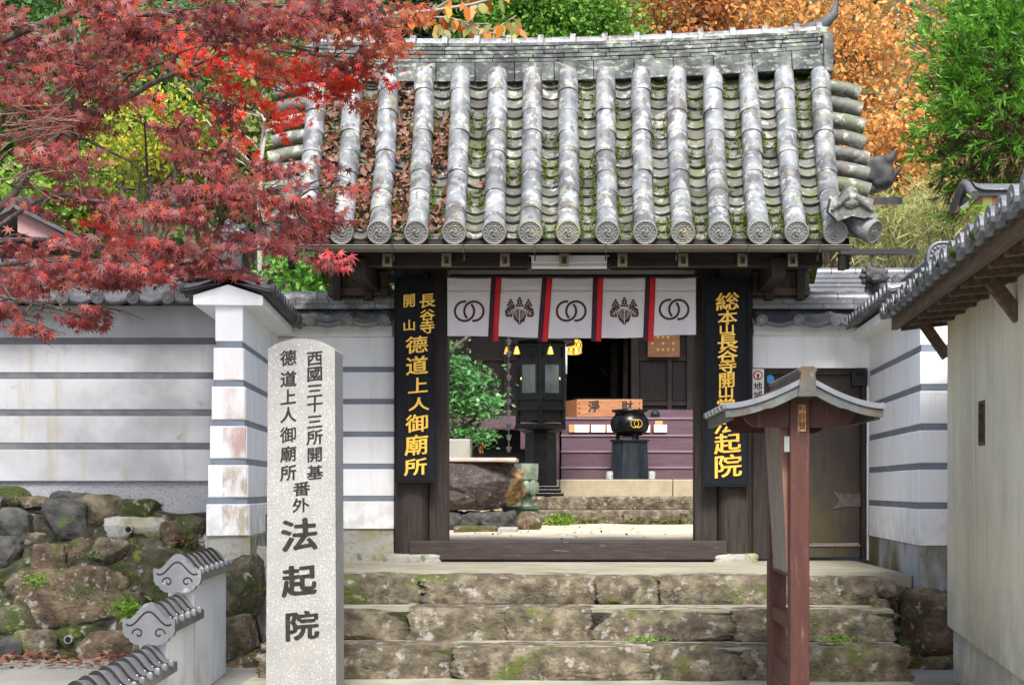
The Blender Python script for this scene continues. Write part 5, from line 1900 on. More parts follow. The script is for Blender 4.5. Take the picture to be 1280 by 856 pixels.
for a_, b_ in ((P(1139, 386, 9.26), P(1180, 446, 9.22)), (P(1231, 346, 7.30), P(1270, 398, 7.30))):
    mb = MB()
    mb.beam(a_ + Vector((0, 0, 0.02)), b_ + Vector((0.02, 0, 0)), 0.05, 0.07)
    mb.build('strut', M['brown_wood'], bl, bevel=0.003)
mb = MB()
period = 0.215
L_ = 9.4 - Dn


def rwave(u):
    f = (u / period) % 1.0
    return 0.048 * math.sin(PI * f / 0.42) if f < 0.42 else -0.018 * math.sin(PI * (f - 0.42) / 0.58)


nu = int(L_ / period * 12)


def rfn(u, v, off=0.0):
    D = 9.4 - L_ * u
    t_ = -OH - 0.03 + v * 2.6
    return wq_(D, ez + 0.085 + v * 2.6 * 0.30 + rwave(L_ * u) + off, t_)


mb.grid(lambda u, v: rfn(1 - u, v), nu, 6)
top = [rfn(i / nu, 0) for i in range(nu + 1)]
lip = [(x, y, z - 0.045) for x, y, z in top]
n = nu + 1
mb.add(top + lip, [(i, i + 1, n + i + 1, n + i)[::-1] for i in range(nu)], 0, True)
inn = [(x + 0.3, y, ez + 0.06) for x, y, z in lip]
mb.add(lip + inn, [(i, i + 1, n + i + 1, n + i)[::-1] for i in range(nu)], 0, True)
rt = mb.build('roof', M['new_tile'], bl)
mb = MB()
u = 0.21 * period
while u < L_:
    D = 9.4 - u
    q = Vector(wq_(D, ez + 0.083, -OH - 0.035))
    mb.tube([q, q + Vector((-0.03, 0, 0))], 0.054, 14, smooth=False)
    mb.tube([q + Vector((-0.0302, 0, 0)), q + Vector((-0.036, 0, 0))], 0.026, 10, smooth=False)
    # curled lower lip of the pan tile, with the moss that sits in it
    qq = Vector(wq_(D - period * 0.5, ez + 0.058, -OH - 0.03))
    mb.rock(qq + Vector((0, 0, -0.01)), (0.03, 0.13, 0.05), boxy=3, amp=0.05, n=4)
    u += period
mb.build('eave_disc_row', M['new_tile'], rt)
mb = MB()
rnd = random.Random(9)
for D in (9.05, 8.75, 8.35, 7.9, 7.75, 7.3, 6.9, 6.5):
    q = Vector(wq_(D + rnd.uniform(-0.05, 0.05), ez + 0.075, -OH - 0.05))
    mb.rock(q, (0.05, 0.07, 0.06), seed=int(D * 10), amp=0.35, boxy=2, n=6)
o = mb.build('moss', M['moss'], rt)
o['kind'] = 'stuff'
# tile-capped post rising behind that roof
tp = thing('capped_gatepost', 'tan timber post with a grey tile cap rising behind the eave of the beige building', 'post', P(1246, 420, 10.6))
mb = MB()
a, b = P(1221, 245, 10.6), P(1233, 300, 10.6)
mb.box(a.x, b.x, -1.55, -1.2, -0.6, a.z)
mb.build('yellow_face', M['yellow_wood'], tp, bevel=0.004)
mb = MB()
c = P(1272, 245, 10.6)
mb.box(b.x + 0.001, c.x, -1.54, -1.2, -0.6, a.z)
mb.build('shaft', M['tan_wood'], tp, bevel=0.004)
mb = MB()
a, b, zc_ = P(1207, 245, 10.6), P(1282, 245, 10.6), P(0, 231, 10.6).z


def capf(u, v):
    q = 2 * v - 1
    return (a.x + (b.x - a.x) * u, -1.38 + 0.28 * q, zc_ - 0.09 * abs(q) ** 2.2 + 0.025 * max(0, abs(2 * u - 1) - 0.75) * 4)


mb.grid(capf, 12, 12)
mb.box(a.x + 0.02, b.x - 0.02, -1.6, -1.16, zc_ - 0.12, zc_ - 0.07)
mb.tube([(a.x - 0.01, -1.66, zc_ - 0.13), (a.x - 0.005, -1.5, zc_ - 0.03), (a.x, -1.38, zc_ + 0.01), (a.x - 0.005, -1.26, zc_ - 0.03), (a.x - 0.01, -1.1, zc_ - 0.13)], 0.035, 10)
mb.build('tile_cap', M['new_tile'], tp)

# ------------------------------------------------------------------ low tiled side building behind the right wall
sb = thing('side_building', 'low white building with a silver tiled roof behind the right wall', 'building', (3.6, 4.5, 0.1))
mb = MB()
mb.box(2.5, 5.6, 4.6, 7.2, 0.05, 2.55)
mb.build('wall', M['plaster'], sb)
mb = MB()
xs0, xs1 = 2.35, 5.8
za, zc_ = 2.62, 3.02
for j in range(6):
    for i in range(13):
        x0 = xs0 + (xs1 - xs0) * (i + 0.5 * (j % 2) - 0.25) / 13
        x1 = x0 + (xs1 - xs0) / 13
        y0, y1 = 4.2 + 1.6 * j / 6, 4.2 + 1.6 * (j + 1.15) / 6
        z0, z1 = za + (zc_ - za) * j / 6 + 0.022, za + (zc_ - za) * (j + 1.15) / 6
        mb.grid(lambda u, v: (x0 + (x1 - x0) * u * 0.985, y0 + (y1 - y0) * v, z0 + (z1 - z0) * v + 0.014 * math.sin(PI * u)), 4, 1)
mb.box(xs0, xs1, 4.22, 5.8, za - 0.10, za - 0.02)
rf = mb.build('roof', M['new_tile'], sb)
mb = MB()
for k in range(4):
    mb.box(xs0 + 0.05, xs1, 5.72 - 0.0, 6.0, zc_ + 0.055 * k, zc_ + 0.055 * k + 0.045)
x = xs0
while x < xs1:
    mb.tube([(x, 5.86, zc_ + 0.235), (x + 0.29, 5.86, zc_ + 0.235)], [0.075, 0.08], 12)
    x += 0.3
mb.build('ridge_tiles', M['new_tile'], rf)

# pink gabled house at far left
ph = thing('garden_house', 'small grey-roofed house with a pink gable board behind the maple', 'house', (-5.4, 2.5, 0.1))
mb = MB()
mb.box(-6.9, -4.9, 2.4, 4.6, 0.05, 2.75)
mb.build('wall', M['grey_plaster'], ph)
a, b = P(22, 270, 14.2), P(104, 309, 14.2)
mb = MB()
mb.hexa([(a.x, 2.2, a.z - 0.16), (b.x, 2.2, b.z - 0.06), (b.x, 2.24, b.z - 0.06), (a.x, 2.24, a.z - 0.16)], [(a.x, 2.2, a.z + 0.06), (b.x, 2.2, b.z + 0.02), (b.x, 2.24, b.z + 0.02), (a.x, 2.24, a.z + 0.06)])
mb.build('gable_board', M['pink'], ph)
mb = MB()
mb.hexa([(a.x - 0.7, 2.1, b.z + 0.0), (a.x, 2.1, a.z + 0.06), (a.x, 4.7, a.z + 0.06), (a.x - 0.7, 4.7, b.z)], [(a.x - 0.7, 2.1, b.z + 0.05), (a.x, 2.1, a.z + 0.12), (a.x, 4.7, a.z + 0.12), (a.x - 0.7, 4.7, b.z + 0.05)])
mb.hexa([(a.x, 2.1, a.z + 0.06), (b.x + 0.05, 2.1, b.z + 0.02), (b.x + 0.05, 4.7, b.z + 0.02), (a.x, 4.7, a.z + 0.06)], [(a.x, 2.1, a.z + 0.10), (b.x + 0.05, 2.1, b.z + 0.06), (b.x + 0.05, 4.7, b.z + 0.06), (a.x, 4.7, a.z + 0.10)])
rf = mb.build('roof', M['dark_tile'], ph)
mb = MB()
mb.rock((a.x + 0.05, 2.4, a.z + 0.15), (0.22, 0.3, 0.13), boxy=5, amp=0.05)
mb.build('ridge_stone', M['rock_grey'], rf)

# ================================================================== COURTYARD
cs = thing('court_steps', 'two low stone steps and a platform edge in front of the hall', 'stairs', (0.5, 8, 0.1))
rnd = random.Random(12)
for li, (yf, zt, zb_, xa, xb) in enumerate([(8.0, 0.29, 0.08, -0.75, 2.6), (9.4, 0.475, 0.27, -1.0, 2.8)]):
    MB().box(xa, xb, yf + 0.12, yf + 1.6, 0.0, zt - 0.01).build('step', M['tread'], cs)
    x = xa
    k = 0
    while x < xb - 0.1:
        wd_ = min(rnd.uniform(0.5, 0.95), xb - x)
        MB().rock((x + wd_ / 2, yf + 0.16, (zt + zb_) / 2), (wd_ * 1.02, 0.36, (zt - zb_) * 1.04), seed=li * 17 + k + 200, amp=0.05, boxy=8, n=12).build('stone', M['step_stone'], cs)
        x += wd_
        k += 1
pf = thing('hall_platform', 'long stone platform edge carrying the wooden hall', 'platform', (0.5, 10.6, 0.4))
mb = MB()
mb.box(-3.2, 3.6, 10.62, 16, 0.0, 0.735)
mb.build('platform_top', M['mossy_concrete'], pf)
for xa, xb in ((-3.2, -0.15), (-0.14, 1.62), (1.63, 3.6)):
    MB().box(xa, xb, 10.5, 10.62, 0.1, 0.738).build('kerb_stone', mat('yellow_tuff', [(0.24, 0.20, 0.13), (0.34, 0.29, 0.20)], 6, rough=0.9, bump=0.5, bscale=40) if 'yellow_tuff' not in bpy.data.materials else bpy.data.materials['yellow_tuff'], pf, bevel=0.02)

hall = thing('main_hall', 'dark timber worship hall with purple porch steps seen through the gate', 'building', (0.3, 12, 0.7))
risers = [(11.40, 0.743, 0.951), (11.65, 0.951, 1.217), (11.90, 1.217, 1.49), (12.15, 1.49, 1.787)]
for y, z0, z1 in risers:
    mb = MB()
    mb.box(-0.12, 2.35, y + 0.02, 12.6, z0, z1 - 0.035)
    s_ = mb.build('porch_step', M['purple'], hall)
    MB().box(-0.13, 2.36, y, y + 0.28, z1 - 0.033, z1).build('nosing', M['purple_edge'], s_, bevel=0.004)
mb = MB()
mb.box(-2.6, 3.4, 12.42, 16.5, 1.60, 1.789)
mb.build('porch_floor', M['purple'], hall)
mb = MB()
mb.box(0.4, 2.40, 12.44, 12.5, 1.795, 1.93)
mb.build('porch_rail', M['purple'], hall)
mb = MB()
mb.box(-1.5, -0.13, 11.9, 12.1, 1.60, 1.80)
mb.box(-0.62, -0.16, 11.85, 12.4, 0.74, 1.32)
mb.box(-0.80, -0.62, 11.85, 12.4, 1.25, 1.60)
mb.build('porch_side', M['purple'], hall)
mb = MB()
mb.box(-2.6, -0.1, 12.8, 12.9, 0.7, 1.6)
mb.build('under_porch', M['void'], hall)  # dark sheet filling the porch opening in place of shade
# facade
mb = MB()
mb.box(-3.2, -0.08, 13.5, 13.6, 1.79, 4.6)
mb.box(-0.08, 1.12, 13.5, 13.6, 3.55, 4.6)
mb.box(1.12, 3.6, 13.5, 13.6, 1.79, 4.6)
mb.build('front_wall', M['hall_wood'], hall)
for xa, xb in ((-1.86, -1.76), (-1.15, -1.07), (-0.42, -0.34), (-0.16, -0.04), (1.10, 1.24), (1.74, 1.82), (2.08, 2.24)):
    MB().box(xa, xb, 13.40, 13.49, 1.79, 4.6).build('post', M['hall_wood'], hall, bevel=0.006)
mb = MB()
for z in (1.82, 2.06, 2.85, 3.3):
    MB().box(1.25, 2.07, 13.43, 13.495, z, z + 0.075).build('rail', M['hall_wood'], hall)
    MB().box(-1.75, -0.43, 13.43, 13.495, z, z + 0.06).build('rail', M['hall_wood'], hall)
for xa, xb in ((1.84, 2.06), (1.26, 1.72), (-1.06, -0.45)):
    MB().box(xa, xb, 13.47, 13.497, 2.15, 2.83).build('panel', M['wood'], hall)
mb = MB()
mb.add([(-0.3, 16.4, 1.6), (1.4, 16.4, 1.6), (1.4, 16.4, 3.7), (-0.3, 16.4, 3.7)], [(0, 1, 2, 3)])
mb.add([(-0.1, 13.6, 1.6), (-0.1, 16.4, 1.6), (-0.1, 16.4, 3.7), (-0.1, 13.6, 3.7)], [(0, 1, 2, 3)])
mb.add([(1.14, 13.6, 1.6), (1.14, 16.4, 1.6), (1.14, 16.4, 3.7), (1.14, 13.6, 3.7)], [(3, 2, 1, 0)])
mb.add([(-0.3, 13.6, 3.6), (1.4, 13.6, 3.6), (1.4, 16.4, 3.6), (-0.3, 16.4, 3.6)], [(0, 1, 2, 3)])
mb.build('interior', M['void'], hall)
mb = MB()
mb.prism([(-3.9, 4.5), (4.3, 4.5), (3.2, 6.3), (-2.8, 6.3)], lambda x, z: (x, 11.2 + (z - 4.5) * 1.3, z), lambda x, z: (x, 11.4 + (z - 4.5) * 1.3, z + 0.15))
mb.prism([(-3.9, 4.5), (4.3, 4.5), (3.2, 6.3), (-2.8, 6.3)], lambda x, z: (x, 17.6 - (z - 4.5) * 1.3, z), lambda x, z: (x, 17.4 - (z - 4.5) * 1.3, z + 0.15))
mb.box(-3.2, 3.6, 13.6, 16.6, 4.3, 4.6)
mb.build('roof', M['dark_tile'], hall)
mb = MB()
mb.box(-3.2, -3.1, 13.6, 16.6, 0.7, 4.4)
mb.box(3.5, 3.6, 13.6, 16.6, 0.7, 4.4)
mb.box(-3.2, 3.6, 16.5, 16.6, 0.7, 4.4)
mb.build('side_wall', M['hall_wood'], hall)
# altar furniture in the dark room
t = thing('altar_table', 'dark altar table with dull gilt edges inside the hall', 'altar', (0.5, 15.4, 1.79))
MB().box(0.1, 1.0, 15.2, 15.7, 2.25, 2.32).build('table_top', M['hall_wood'], t)
for x in (0.15, 0.95):
    MB().box(x - 0.04, x + 0.04, 15.25, 15.6, 1.79, 2.25).build('leg', M['hall_wood'], t)
mb = MB()
mb.box(0.12, 0.98, 15.19, 15.199, 2.262, 2.275)
mb.build('gilt_edge', M['gold'], t)
t = thing('glass_case', 'faint glass fronted frame standing in the dark hall', 'frame', (0.35, 14.6, 1.79))
mb = MB()
for x in (0.12, 0.30, 0.52, 0.60):
    mb.box(x, x + 0.012, 14.6, 14.62, 1.79, 2.16)
mb.box(0.12, 0.612, 14.6, 14.62, 2.16, 2.172)
mb.build('casing', M['grey_metal'], t)
MB().box(0.13, 0.60, 14.605, 14.609, 1.8, 2.15).build('pane', M['glass'], t)

# wooden plaque over the door
t = thing('wooden_plaque', 'orange wooden plaque hanging at the hall door under the curtain', 'plaque', P(830, 432, 25.2))
a, b = P(810, 412, 25.2), P(850, 446, 25.2)
mb = MB()
mb.box(a.x, b.x, 13.25, 13.30, b.z, a.z + 0.1)
mb.build('board', M['box_wood'], t, bevel=0.01)
mb = MB()
for i in range(5):
    for k in range(4):
        if (i * 3 + k * 5) % 7 > 1:
            x = a.x + 0.08 + i * 0.09
            z = b.z + 0.10 + k * 0.11
            mb.box(x, x + 0.012, 13.246, 13.2495, z, z + 0.06)
            mb.box(x - 0.018, x + 0.03, 13.245, 13.2485, z + 0.03, z + 0.042)
mb.build('lettering', M['gold'], t)

# offertory box
t = thing('offertory_box', 'long orange-brown offertory box with black characters on the porch', 'offertory box', P(755, 521, 24.35))
a, b, c = P(721, 499, 24.35), P(803, 521, 24.35), P(705, 499, 24.5)
mb = MB()
mb.box(a.x, b.x, 12.35, 12.39, b.z, a.z)
mb.build('front_board', M['box_wood'], t, bevel=0.006)
mb = MB()
mb.hexa([(c.x, 12.85, b.z), (a.x - 0.002, 12.351, b.z), (a.x + 0.03, 12.391, b.z), (c.x + 0.04, 12.87, b.z)], [(c.x, 12.85, a.z - 0.005), (a.x - 0.002, 12.351, a.z), (a.x + 0.03, 12.391, a.z), (c.x + 0.04, 12.87, a.z - 0.005)])
mb.box(b.x - 0.04, b.x - 0.002, 12.391, 12.86, b.z, a.z)
mb.box(c.x + 0.04, b.x - 0.04, 12.82, 12.86, b.z, a.z)
mb.build('side_board', M['box_wood'], t)
mb = MB()
for k in range(6):
    mb.box(a.x, b.x - 0.04, 12.42 + 0.07 * k, 12.44 + 0.07 * k, a.z - 0.06, a.z - 0.02)
mb.build('grating', M['brown_wood'], t)
mb = MB()
for c_, px in (('淨', 742.5), ('財', 784)):
    q = P(px, 507.5, 24.35)
    write(mb, c_, q.x, q.z, 0.20, 0.20, 12.3495, 0.004, 0.006, brush=0.022)
mb.build('lettering', M['ink'], t)
mb = MB()
for xx in (a.x + 0.04, b.x - 0.05):
    for k in range(3):
        z = b.z + 0.07 + 0.08 * k
        mb.box(xx - 0.01, xx + 0.012, 12.345, 12.3495, z - 0.012, z + 0.012)
mb.build('nail_plate', M['ink'], t)
t = thing('porch_knob', 'black iron ball on the purple porch rail right of the urn', 'fitting', P(819, 518, 24.4))
c = P(819, 518, 24.4)
mb = MB()
mb.rock(c, (0.16, 0.14, 0.16), boxy=2, amp=0.03)
mb.tube([c, c + Vector((0, 0.1, 0))], 0.03, 8)
mb.build('ball', M['iron'], t)

# small card boxes on the top step
for i, (p0, p1) in enumerate(((711, 737), (738.5, 757), (758, 775), (803, 813), (817, 834))):
    a, b = P(p0, 532, 23.95), P(p1, 540.5, 23.95)
    t = thing('card_box', 'small orange wooden tray of white cards on the purple step', 'card box', ((a.x + b.x) / 2, 11.95, b.z), 'card trays on the porch steps')
    t['label'] = ['leftmost orange card tray, open at its left end', 'narrow card tray second from the left beside the urn', 'card tray half hidden by the left side of the urn', 'card tray half hidden by the right side of the urn', 'card tray alone at the far right with a small block above'][i]
    MB().box(a.x, b.x, 11.93, 12.13, b.z + 0.001, a.z + 0.02).build('tray', M['tan_wood'], t, bevel=0.006)
    mb = MB()
    w0 = a.x + (0.10 if i == 0 else 0.01)
    mb.box(w0, b.x - 0.01, 11.918, 11.929, b.z + 0.005, a.z + 0.015)
    cd = mb.build('card', M['paper'], t)
    mb = MB()
    n = max(2, int((b.x - w0) / 0.028))
    for k in range(n):
        if k % 5 != 4:
            mb.box(w0 + 0.02 + k * 0.024, w0 + 0.034 + k * 0.024, 11.915, 11.9175, b.z + 0.065, b.z + 0.078)
        if k % 3:
            mb.box(w0 + 0.03 + k * 0.02, w0 + 0.042 + k * 0.02, 11.915, 11.9175, b.z + 0.03, b.z + 0.04)
    mb.build('print', M['grey_metal'], cd)
    if i == 4:
        c = P(824, 532, 24.0)
        MB().box(c.x - 0.07, c.x + 0.06, 12.0, 12.08, a.z + 0.021, a.z + 0.085).build('block', M['tan_wood'], t, bevel=0.006)

# incense burner
t = thing('incense_burner', 'round black incense urn with a gold ring crest', 'incense burner', P(787, 549, 22.95))
c = P(787, 549.5, 22.95)
s_ = 22.95 / F
mb = MB()
mb.lathe([(0.10, 0.055), (0.20, 0.07), (0.285, 0.14), (0.315, 0.24), (0.30, 0.32), (0.245, 0.385), (0.235, 0.40), (0.235, 0.425), (0.285, 0.44), (0.29, 0.475), (0.25, 0.478), (0.22, 0.43)], c, 32)
mb.build('bowl', M['lacquer'], t)
for k in range(3):
    a = -PI / 2 + 0.35 + k * 2 * PI / 3
    mb = MB()
    q = c + Vector((0.19 * math.cos(a), 0.19 * math.sin(a), 0))
    mb.tube([q + Vector((0, 0, 0.12)), q + Vector((0, 0, 0.03)), q], [0.045, 0.03, 0.04], 10)
    mb.build('leg', M['lacquer'], t)
mb = MB()
for dx in (-0.028, 0.028):
    q = c + Vector((0.095 + dx, -0.303, 0.245))
    mb.tube([q + Vector((0.062 * math.cos(a), 0.03 * (0.095 + dx + 0.062 * math.cos(a)) * 3.0 - 0.008, 0.062 * math.sin(a))) for a in np.linspace(0, 2 * PI, 25)], 0.0045, 6)
mb.build('ring_crest', M['gold'], t)
t = thing('urn_pedestal', 'black octagonal pedestal under the incense urn', 'pedestal', (c.x, c.y, 0.735))
zt_ = c.z - 0.002
mb = MB()
mb.lathe([(0.315, 0.738 - zt_), (0.30, -0.03)], (c.x, c.y, zt_), 8, smooth=False)
mb.build('shaft', M['iron'], t)
MB().lathe([(0.33, -0.028), (0.335, 0)], (c.x, c.y, zt_), 8, smooth=False).build('top_slab', M['iron'], t)
for px in (762, 815):
    q = P(px, 598, 22.75)
    tj = thing('glass_jar', 'clear glass jar at the foot of the urn pedestal, on its %s' % ('left' if px < 790 else 'right'), 'jar', (q.x, q.y, 0.737), 'glass jars')
    MB().lathe([(0.055, 0.002), (0.058, 0.10), (0.05, 0.115), (0.052, 0.13), (0.047, 0.13), (0.045, 0.11), (0.052, 0.10), (0.05, 0.01)], (q.x, q.y, 0.739), 16).build('jar', M['glass'], tj)

# gold lattice lantern inside
t = thing('hanging_lantern', 'glowing gold lattice lantern in the dark hall', 'lantern', P(717, 436, 25.9))
c = P(717, 443, 25.9)
MB().lathe([(0.10, 0.0), (0.15, 0.03), (0.15, 0.22), (0.11, 0.26)], c, 20).build('shade', M['lit'], t)
mb = MB()
for k in range(10):
    for sg in (-1, 1):
        pts = [(c.x + 0.154 * math.cos(k * PI / 5 + sg * z * 4), c.y + 0.154 * math.sin(k * PI / 5 + sg * z * 4), c.z + z) for z in np.linspace(0.02, 0.24, 8)]
        mb.tube(pts, 0.006, 4)
mb.tube([c + Vector((0, 0, 0.25)), c + Vector((0, 0, 1.0))], 0.008, 6)
mb.build('lattice', M['brown_wood'], t)
t = thing('white_pole', 'thin white vertical rod behind the black lantern cabinet', 'rod', P(708, 467, 22.6))
a = P(708, 467, 22.6)
mb = MB()
mb.box(a.x - 0.012, a.x + 0.012, 10.6, 10.62, a.z, a.z + 1.9)
mb.build('rod', M['white_paint'], t)

# black lantern cabinet
lc = thing('lantern_cabinet', 'tall black bronze lantern cabinet with glazed doors on a pillar', 'lantern', P(676, 619, 22))
c = Vector((P(676, 600, 22).x, 10.0, 0.475))
mb = MB()
for (w_, z0, z1) in ((0.66, 0, 0.055), (0.58, 0.055, 0.11), (0.53, 0.11, 0.16)):
    mb.box(c.x - w_ / 2 + 0.02, c.x + w_ / 2 + 0.02, c.y - w_ / 2, c.y + w_ / 2, c.z + z0, c.z + z1)
mb.build('plinth', M['lacquer'], lc, bevel=0.008)
mb = MB()
mb.lathe([(0.265, 0.16), (0.255, 0.95), (0.29, 0.97), (0.33, 1.0), (0.42, 1.02), (0.43, 1.06)], c, 8, smooth=False)
mb.build('column', M['lacquer'], lc)
HZ0, HZ1 = 1.06, 2.30
mb = MB()
r = 0.42
for z0, z1, rr in ((HZ0, 1.10, 0.44), (1.14, 1.17, 0.43), (1.17, 1.30, 0.39), (1.30, 1.345, 0.44), (1.345, 1.46, 0.40), (1.46, 1.50, 0.43), (2.05, 2.09, 0.42), (2.09, 2.26, 0.39), (2.26, 2.30, 0.43)):
    if z0 == 2.05:
        mb.build('lower_moulding', M['lacquer'], lc, bevel=0.006)
        mb = MB()
    mb.lathe([(rr, z0), (rr, z1)], c, 6, smooth=False)
mb.build('upper_moulding', M['lacquer'], lc, bevel=0.006)
for k in range(6):
    a = 2 * PI * (k + 0.5) / 6
    mb = MB()
    q = (c.x + 0.40 * math.cos(a), c.y + 0.40 * math.sin(a))
    mb.tube([(q[0], q[1], c.z + 1.06), (q[0], q[1], c.z + 2.28)], 0.03, 8)
    mb.build('corner_post', M['lacquer'], lc)
    a2 = 2 * PI * (k + 1.5) / 6
    q2 = (c.x + 0.40 * math.cos(a2), c.y + 0.40 * math.sin(a2))
    mb = MB()
    for (ua, ub, za_, zb_) in ((0.08, 0.20, 1.50, 2.05), (0.80, 0.92, 1.50, 2.05), (0.20, 0.80, 1.50, 1.56), (0.20, 0.80, 1.99, 2.05)):
        A_ = Vector((q[0] + (q2[0] - q[0]) * ua, q[1] + (q2[1] - q[1]) * ua, 0))
        B_ = Vector((q[0] + (q2[0] - q[0]) * ub, q[1] + (q2[1] - q[1]) * ub, 0))
        mb.beam(A_ + Vector((0, 0, c.z + (za_ + zb_) / 2)), B_ + Vector((0, 0, c.z + (za_ + zb_) / 2)), 0.02, zb_ - za_)
    dr = mb.build('door', M['lacquer'], lc)
    A_ = Vector((q[0] + (q2[0] - q[0]) * 0.2, q[1] + (q2[1] - q[1]) * 0.2, c.z + 1.775))
    B_ = Vector((q[0] + (q2[0] - q[0]) * 0.8, q[1] + (q2[1] - q[1]) * 0.8, c.z + 1.775))
    mb = MB()
    mb.beam(A_, B_, 0.006, 0.43)
    mb.build('pane', M['dark_glass'], dr)
    mb = MB()
    m_ = A_.lerp(B_, 0.0) if k % 2 else A_.lerp(B_, 1.0)
    o_ = (m_ - Vector((c.x, c.y, m_.z))).normalized() * 0.02
    mb.rock(m_ + o_, (0.028, 0.028, 0.05), boxy=2, amp=0.2, n=4)
    mb.build('latch', M['gold'], dr)
mb = MB()
mb.lathe([(0.44, 2.30), (0.60, 2.335), (0.60, 2.36), (0.40, 2.46), (0.15, 2.62), (0.06, 2.75), (0.08, 2.82), (0.02, 2.92)], c, 6, smooth=False)
rf = mb.build('roof', M['lacquer'], lc)
mb = MB()
mb.box(c.x - 0.05, c.x + 0.05, c.y - 0.32, c.y - 0.28, c.z + 2.50, c.z + 2.56)
mb.build('crest', M['gold'], rf)
mb = MB()
mb.lathe([(0.10, 1.5), (0.14, 1.56), (0.14, 1.62), (0.02, 1.62)], c, 12)
mb.lathe([(0.05, 1.62), (0.06, 1.8), (0.10, 1.82), (0.10, 1.85), (0.02, 1.9)], c, 12)
mb.build('inner_lamp', M['grey_metal'], lc)
for i, px in enumerate((634, 646, 688, 720)):
    q = P(px, 442, 21.5)
    yq = c.y - 0.46 if px in (646, 688) else c.y - 0.1
    D = 12 + yq
    q = P(px, 437, D)
    tb = thing('wind_bell', ['small gilt bell at the far left corner of the lantern cabinet roof', 'gilt bell second from left under the cabinet roof', 'gilt bell above the right glazed door of the cabinet', 'gilt bell at the right corner, near the glowing lattice lantern'][i], 'bell', q, 'gilt bells under the cabinet roof')
    MB().lathe([(0.055, -0.07), (0.05, -0.055), (0.036, 0.0), (0.02, 0.04), (0.006, 0.05)], q, 14).build('bell', M['gold'], tb)
    mb = MB()
    mb.tube([q + Vector((0, 0, 0.04)), (q.x, q.y, c.z + 2.34)], 0.006, 5)
    mb.build('hook', M['black_metal'], tb)

# rain chain
t = thing('rain_chain', 'grey rain chain of small cups hanging over the stone basin', 'rain chain', P(636, 570, 17.6))
mb = MB()
z = 0.6 + (610 - 566) * 17.6 / F
x = P(636, 0, 17.6).x
k = 0
while z < 4.2:
    mb.lathe([(0.018, 0.01), (0.036, 0.07), (0.038, 0.075), (0.032, 0.07)], (x, 5.6, z), 10, caps=False)
    mb.tube([(x, 5.6, z + 0.07), (x, 5.6, z + 0.15)], 0.006, 5)
    z += 0.145
mb.build('cup_row', M['dark_tile'], t)

# basin
bs_ = thing('stone_basin', 'huge purple-brown boulder basin with an orange broken end', 'water basin', (-1.1, 5.6, 0.1))
z0, z1 = 0.6 - 28 * 17.4 / F, 0.6 + 36 * 17.4 / F
xr_ = P(652, 0, 17.4).x
xl_ = P(505, 0, 17.4).x
mb = MB().rock(((xl_ + xr_) / 2, 5.7, (z0 + z1) / 2), (xr_ - xl_, 0.95, z1 - z0), seed=77, amp=0.09, boxy=4.2, n=40, freq=1.6, cuts=10, depth=(0.85, 1.1))
for i_, f_ in enumerate(mb.f):
    q_ = mb.v[f_[0]]
    if q_[0] > xr_ - 0.19 + 0.12 * (q_[2] - z0) + 0.07 * N3(q_, 5.0):
        mb.m[i_] = 1
mb.build('body', [M['basin'], M['basin_cut']], bs_)
mb = MB()
mb.box(xl_ + 0.1, P(645, 0, 17.2).x, 5.25, 6.1, z1 - 0.03, z1 + 0.018)
mb.build('rim', mat('pinkish_worn_stone', [(0.36, 0.27, 0.22), (0.5, 0.42, 0.36)], 6, rough=0.8, bump=0.3), bs_, bevel=0.012)
t = thing('stone_block', 'small square granite block behind the boulder basin', 'stone block', P(574, 570, 18))
a, b = P(550, 548, 18), P(587, 571, 18)
MB().box(a.x, b.x, 6.1, 6.5, b.z - 0.3, a.z).build('block', M['granite'], t, bevel=0.015)
t = thing('basin_footing', 'dark damp stones under the boulder basin', 'stone footing', (-1.2, 5.6, 0.1))
rnd = random.Random(4)
for i, px in enumerate((530, 566, 590, 612, 630)):
    p = P(px, 647, 17.5)
    MB().rock((p.x, 5.55, 0.19), (0.30, 0.5, 0.26), seed=i + 300, amp=0.2, boxy=3.5).build('stone', M['rock_grey'], t)
t = thing('lotus_stand', 'green bronze lotus bud stand beside the basin', 'bronze lotus', P(658, 635, 18.4))
p = P(658, 634, 18.4)
mb = MB()
mb.lathe([(0.16, -0.10), (0.15, -0.06), (0.08, -0.03), (0.06, 0.10), (0.09, 0.16), (0.05, 0.2)], p, 16)
mb.build('stem', M['bronze_green'], t)
for k in range(8):
    a = k * PI / 4
    mb = MB()
    q = p + Vector((0.10 * math.cos(a), 0.10 * math.sin(a), 0.26))
    mb.rock(q, (0.13, 0.13, 0.26 if k % 2 else 0.20), seed=k, boxy=2, amp=0.05, n=6)
    mb.build('petal', M['bronze_green'], t)
mb = MB()
mb.lathe([(0.10, 0.3), (0.16, 0.36), (0.165, 0.56), (0.14, 0.56), (0.13, 0.4)], p, 8, smooth=False)
mb.build('cup', M['bronze_green'], t)
t = thing('planter_box', 'dark green painted box beside the boulder basin', 'planter', P(655, 655, 18))
a, b = P(629, 636, 18), P(672, 655, 18)
MB().box(a.x, b.x, 6.0, 6.5, 0.08, a.z).build('box', M['green_paint'], t, bevel=0.01)
MB().box(a.x - 0.02, b.x + 0.02, 5.98, 6.52, a.z, a.z + 0.03).build('rim', M['green_paint'], t)
t = thing('court_stone', 'round pale orange stone in front of the green box', 'stone', P(660, 655, 17))
p = P(661, 652, 17.2)
MB().rock((p.x, p.y, 0.20), (0.30, 0.26, 0.24), seed=31, amp=0.12, boxy=2.6, n=12).build('stone', M['rock_tan'], t)
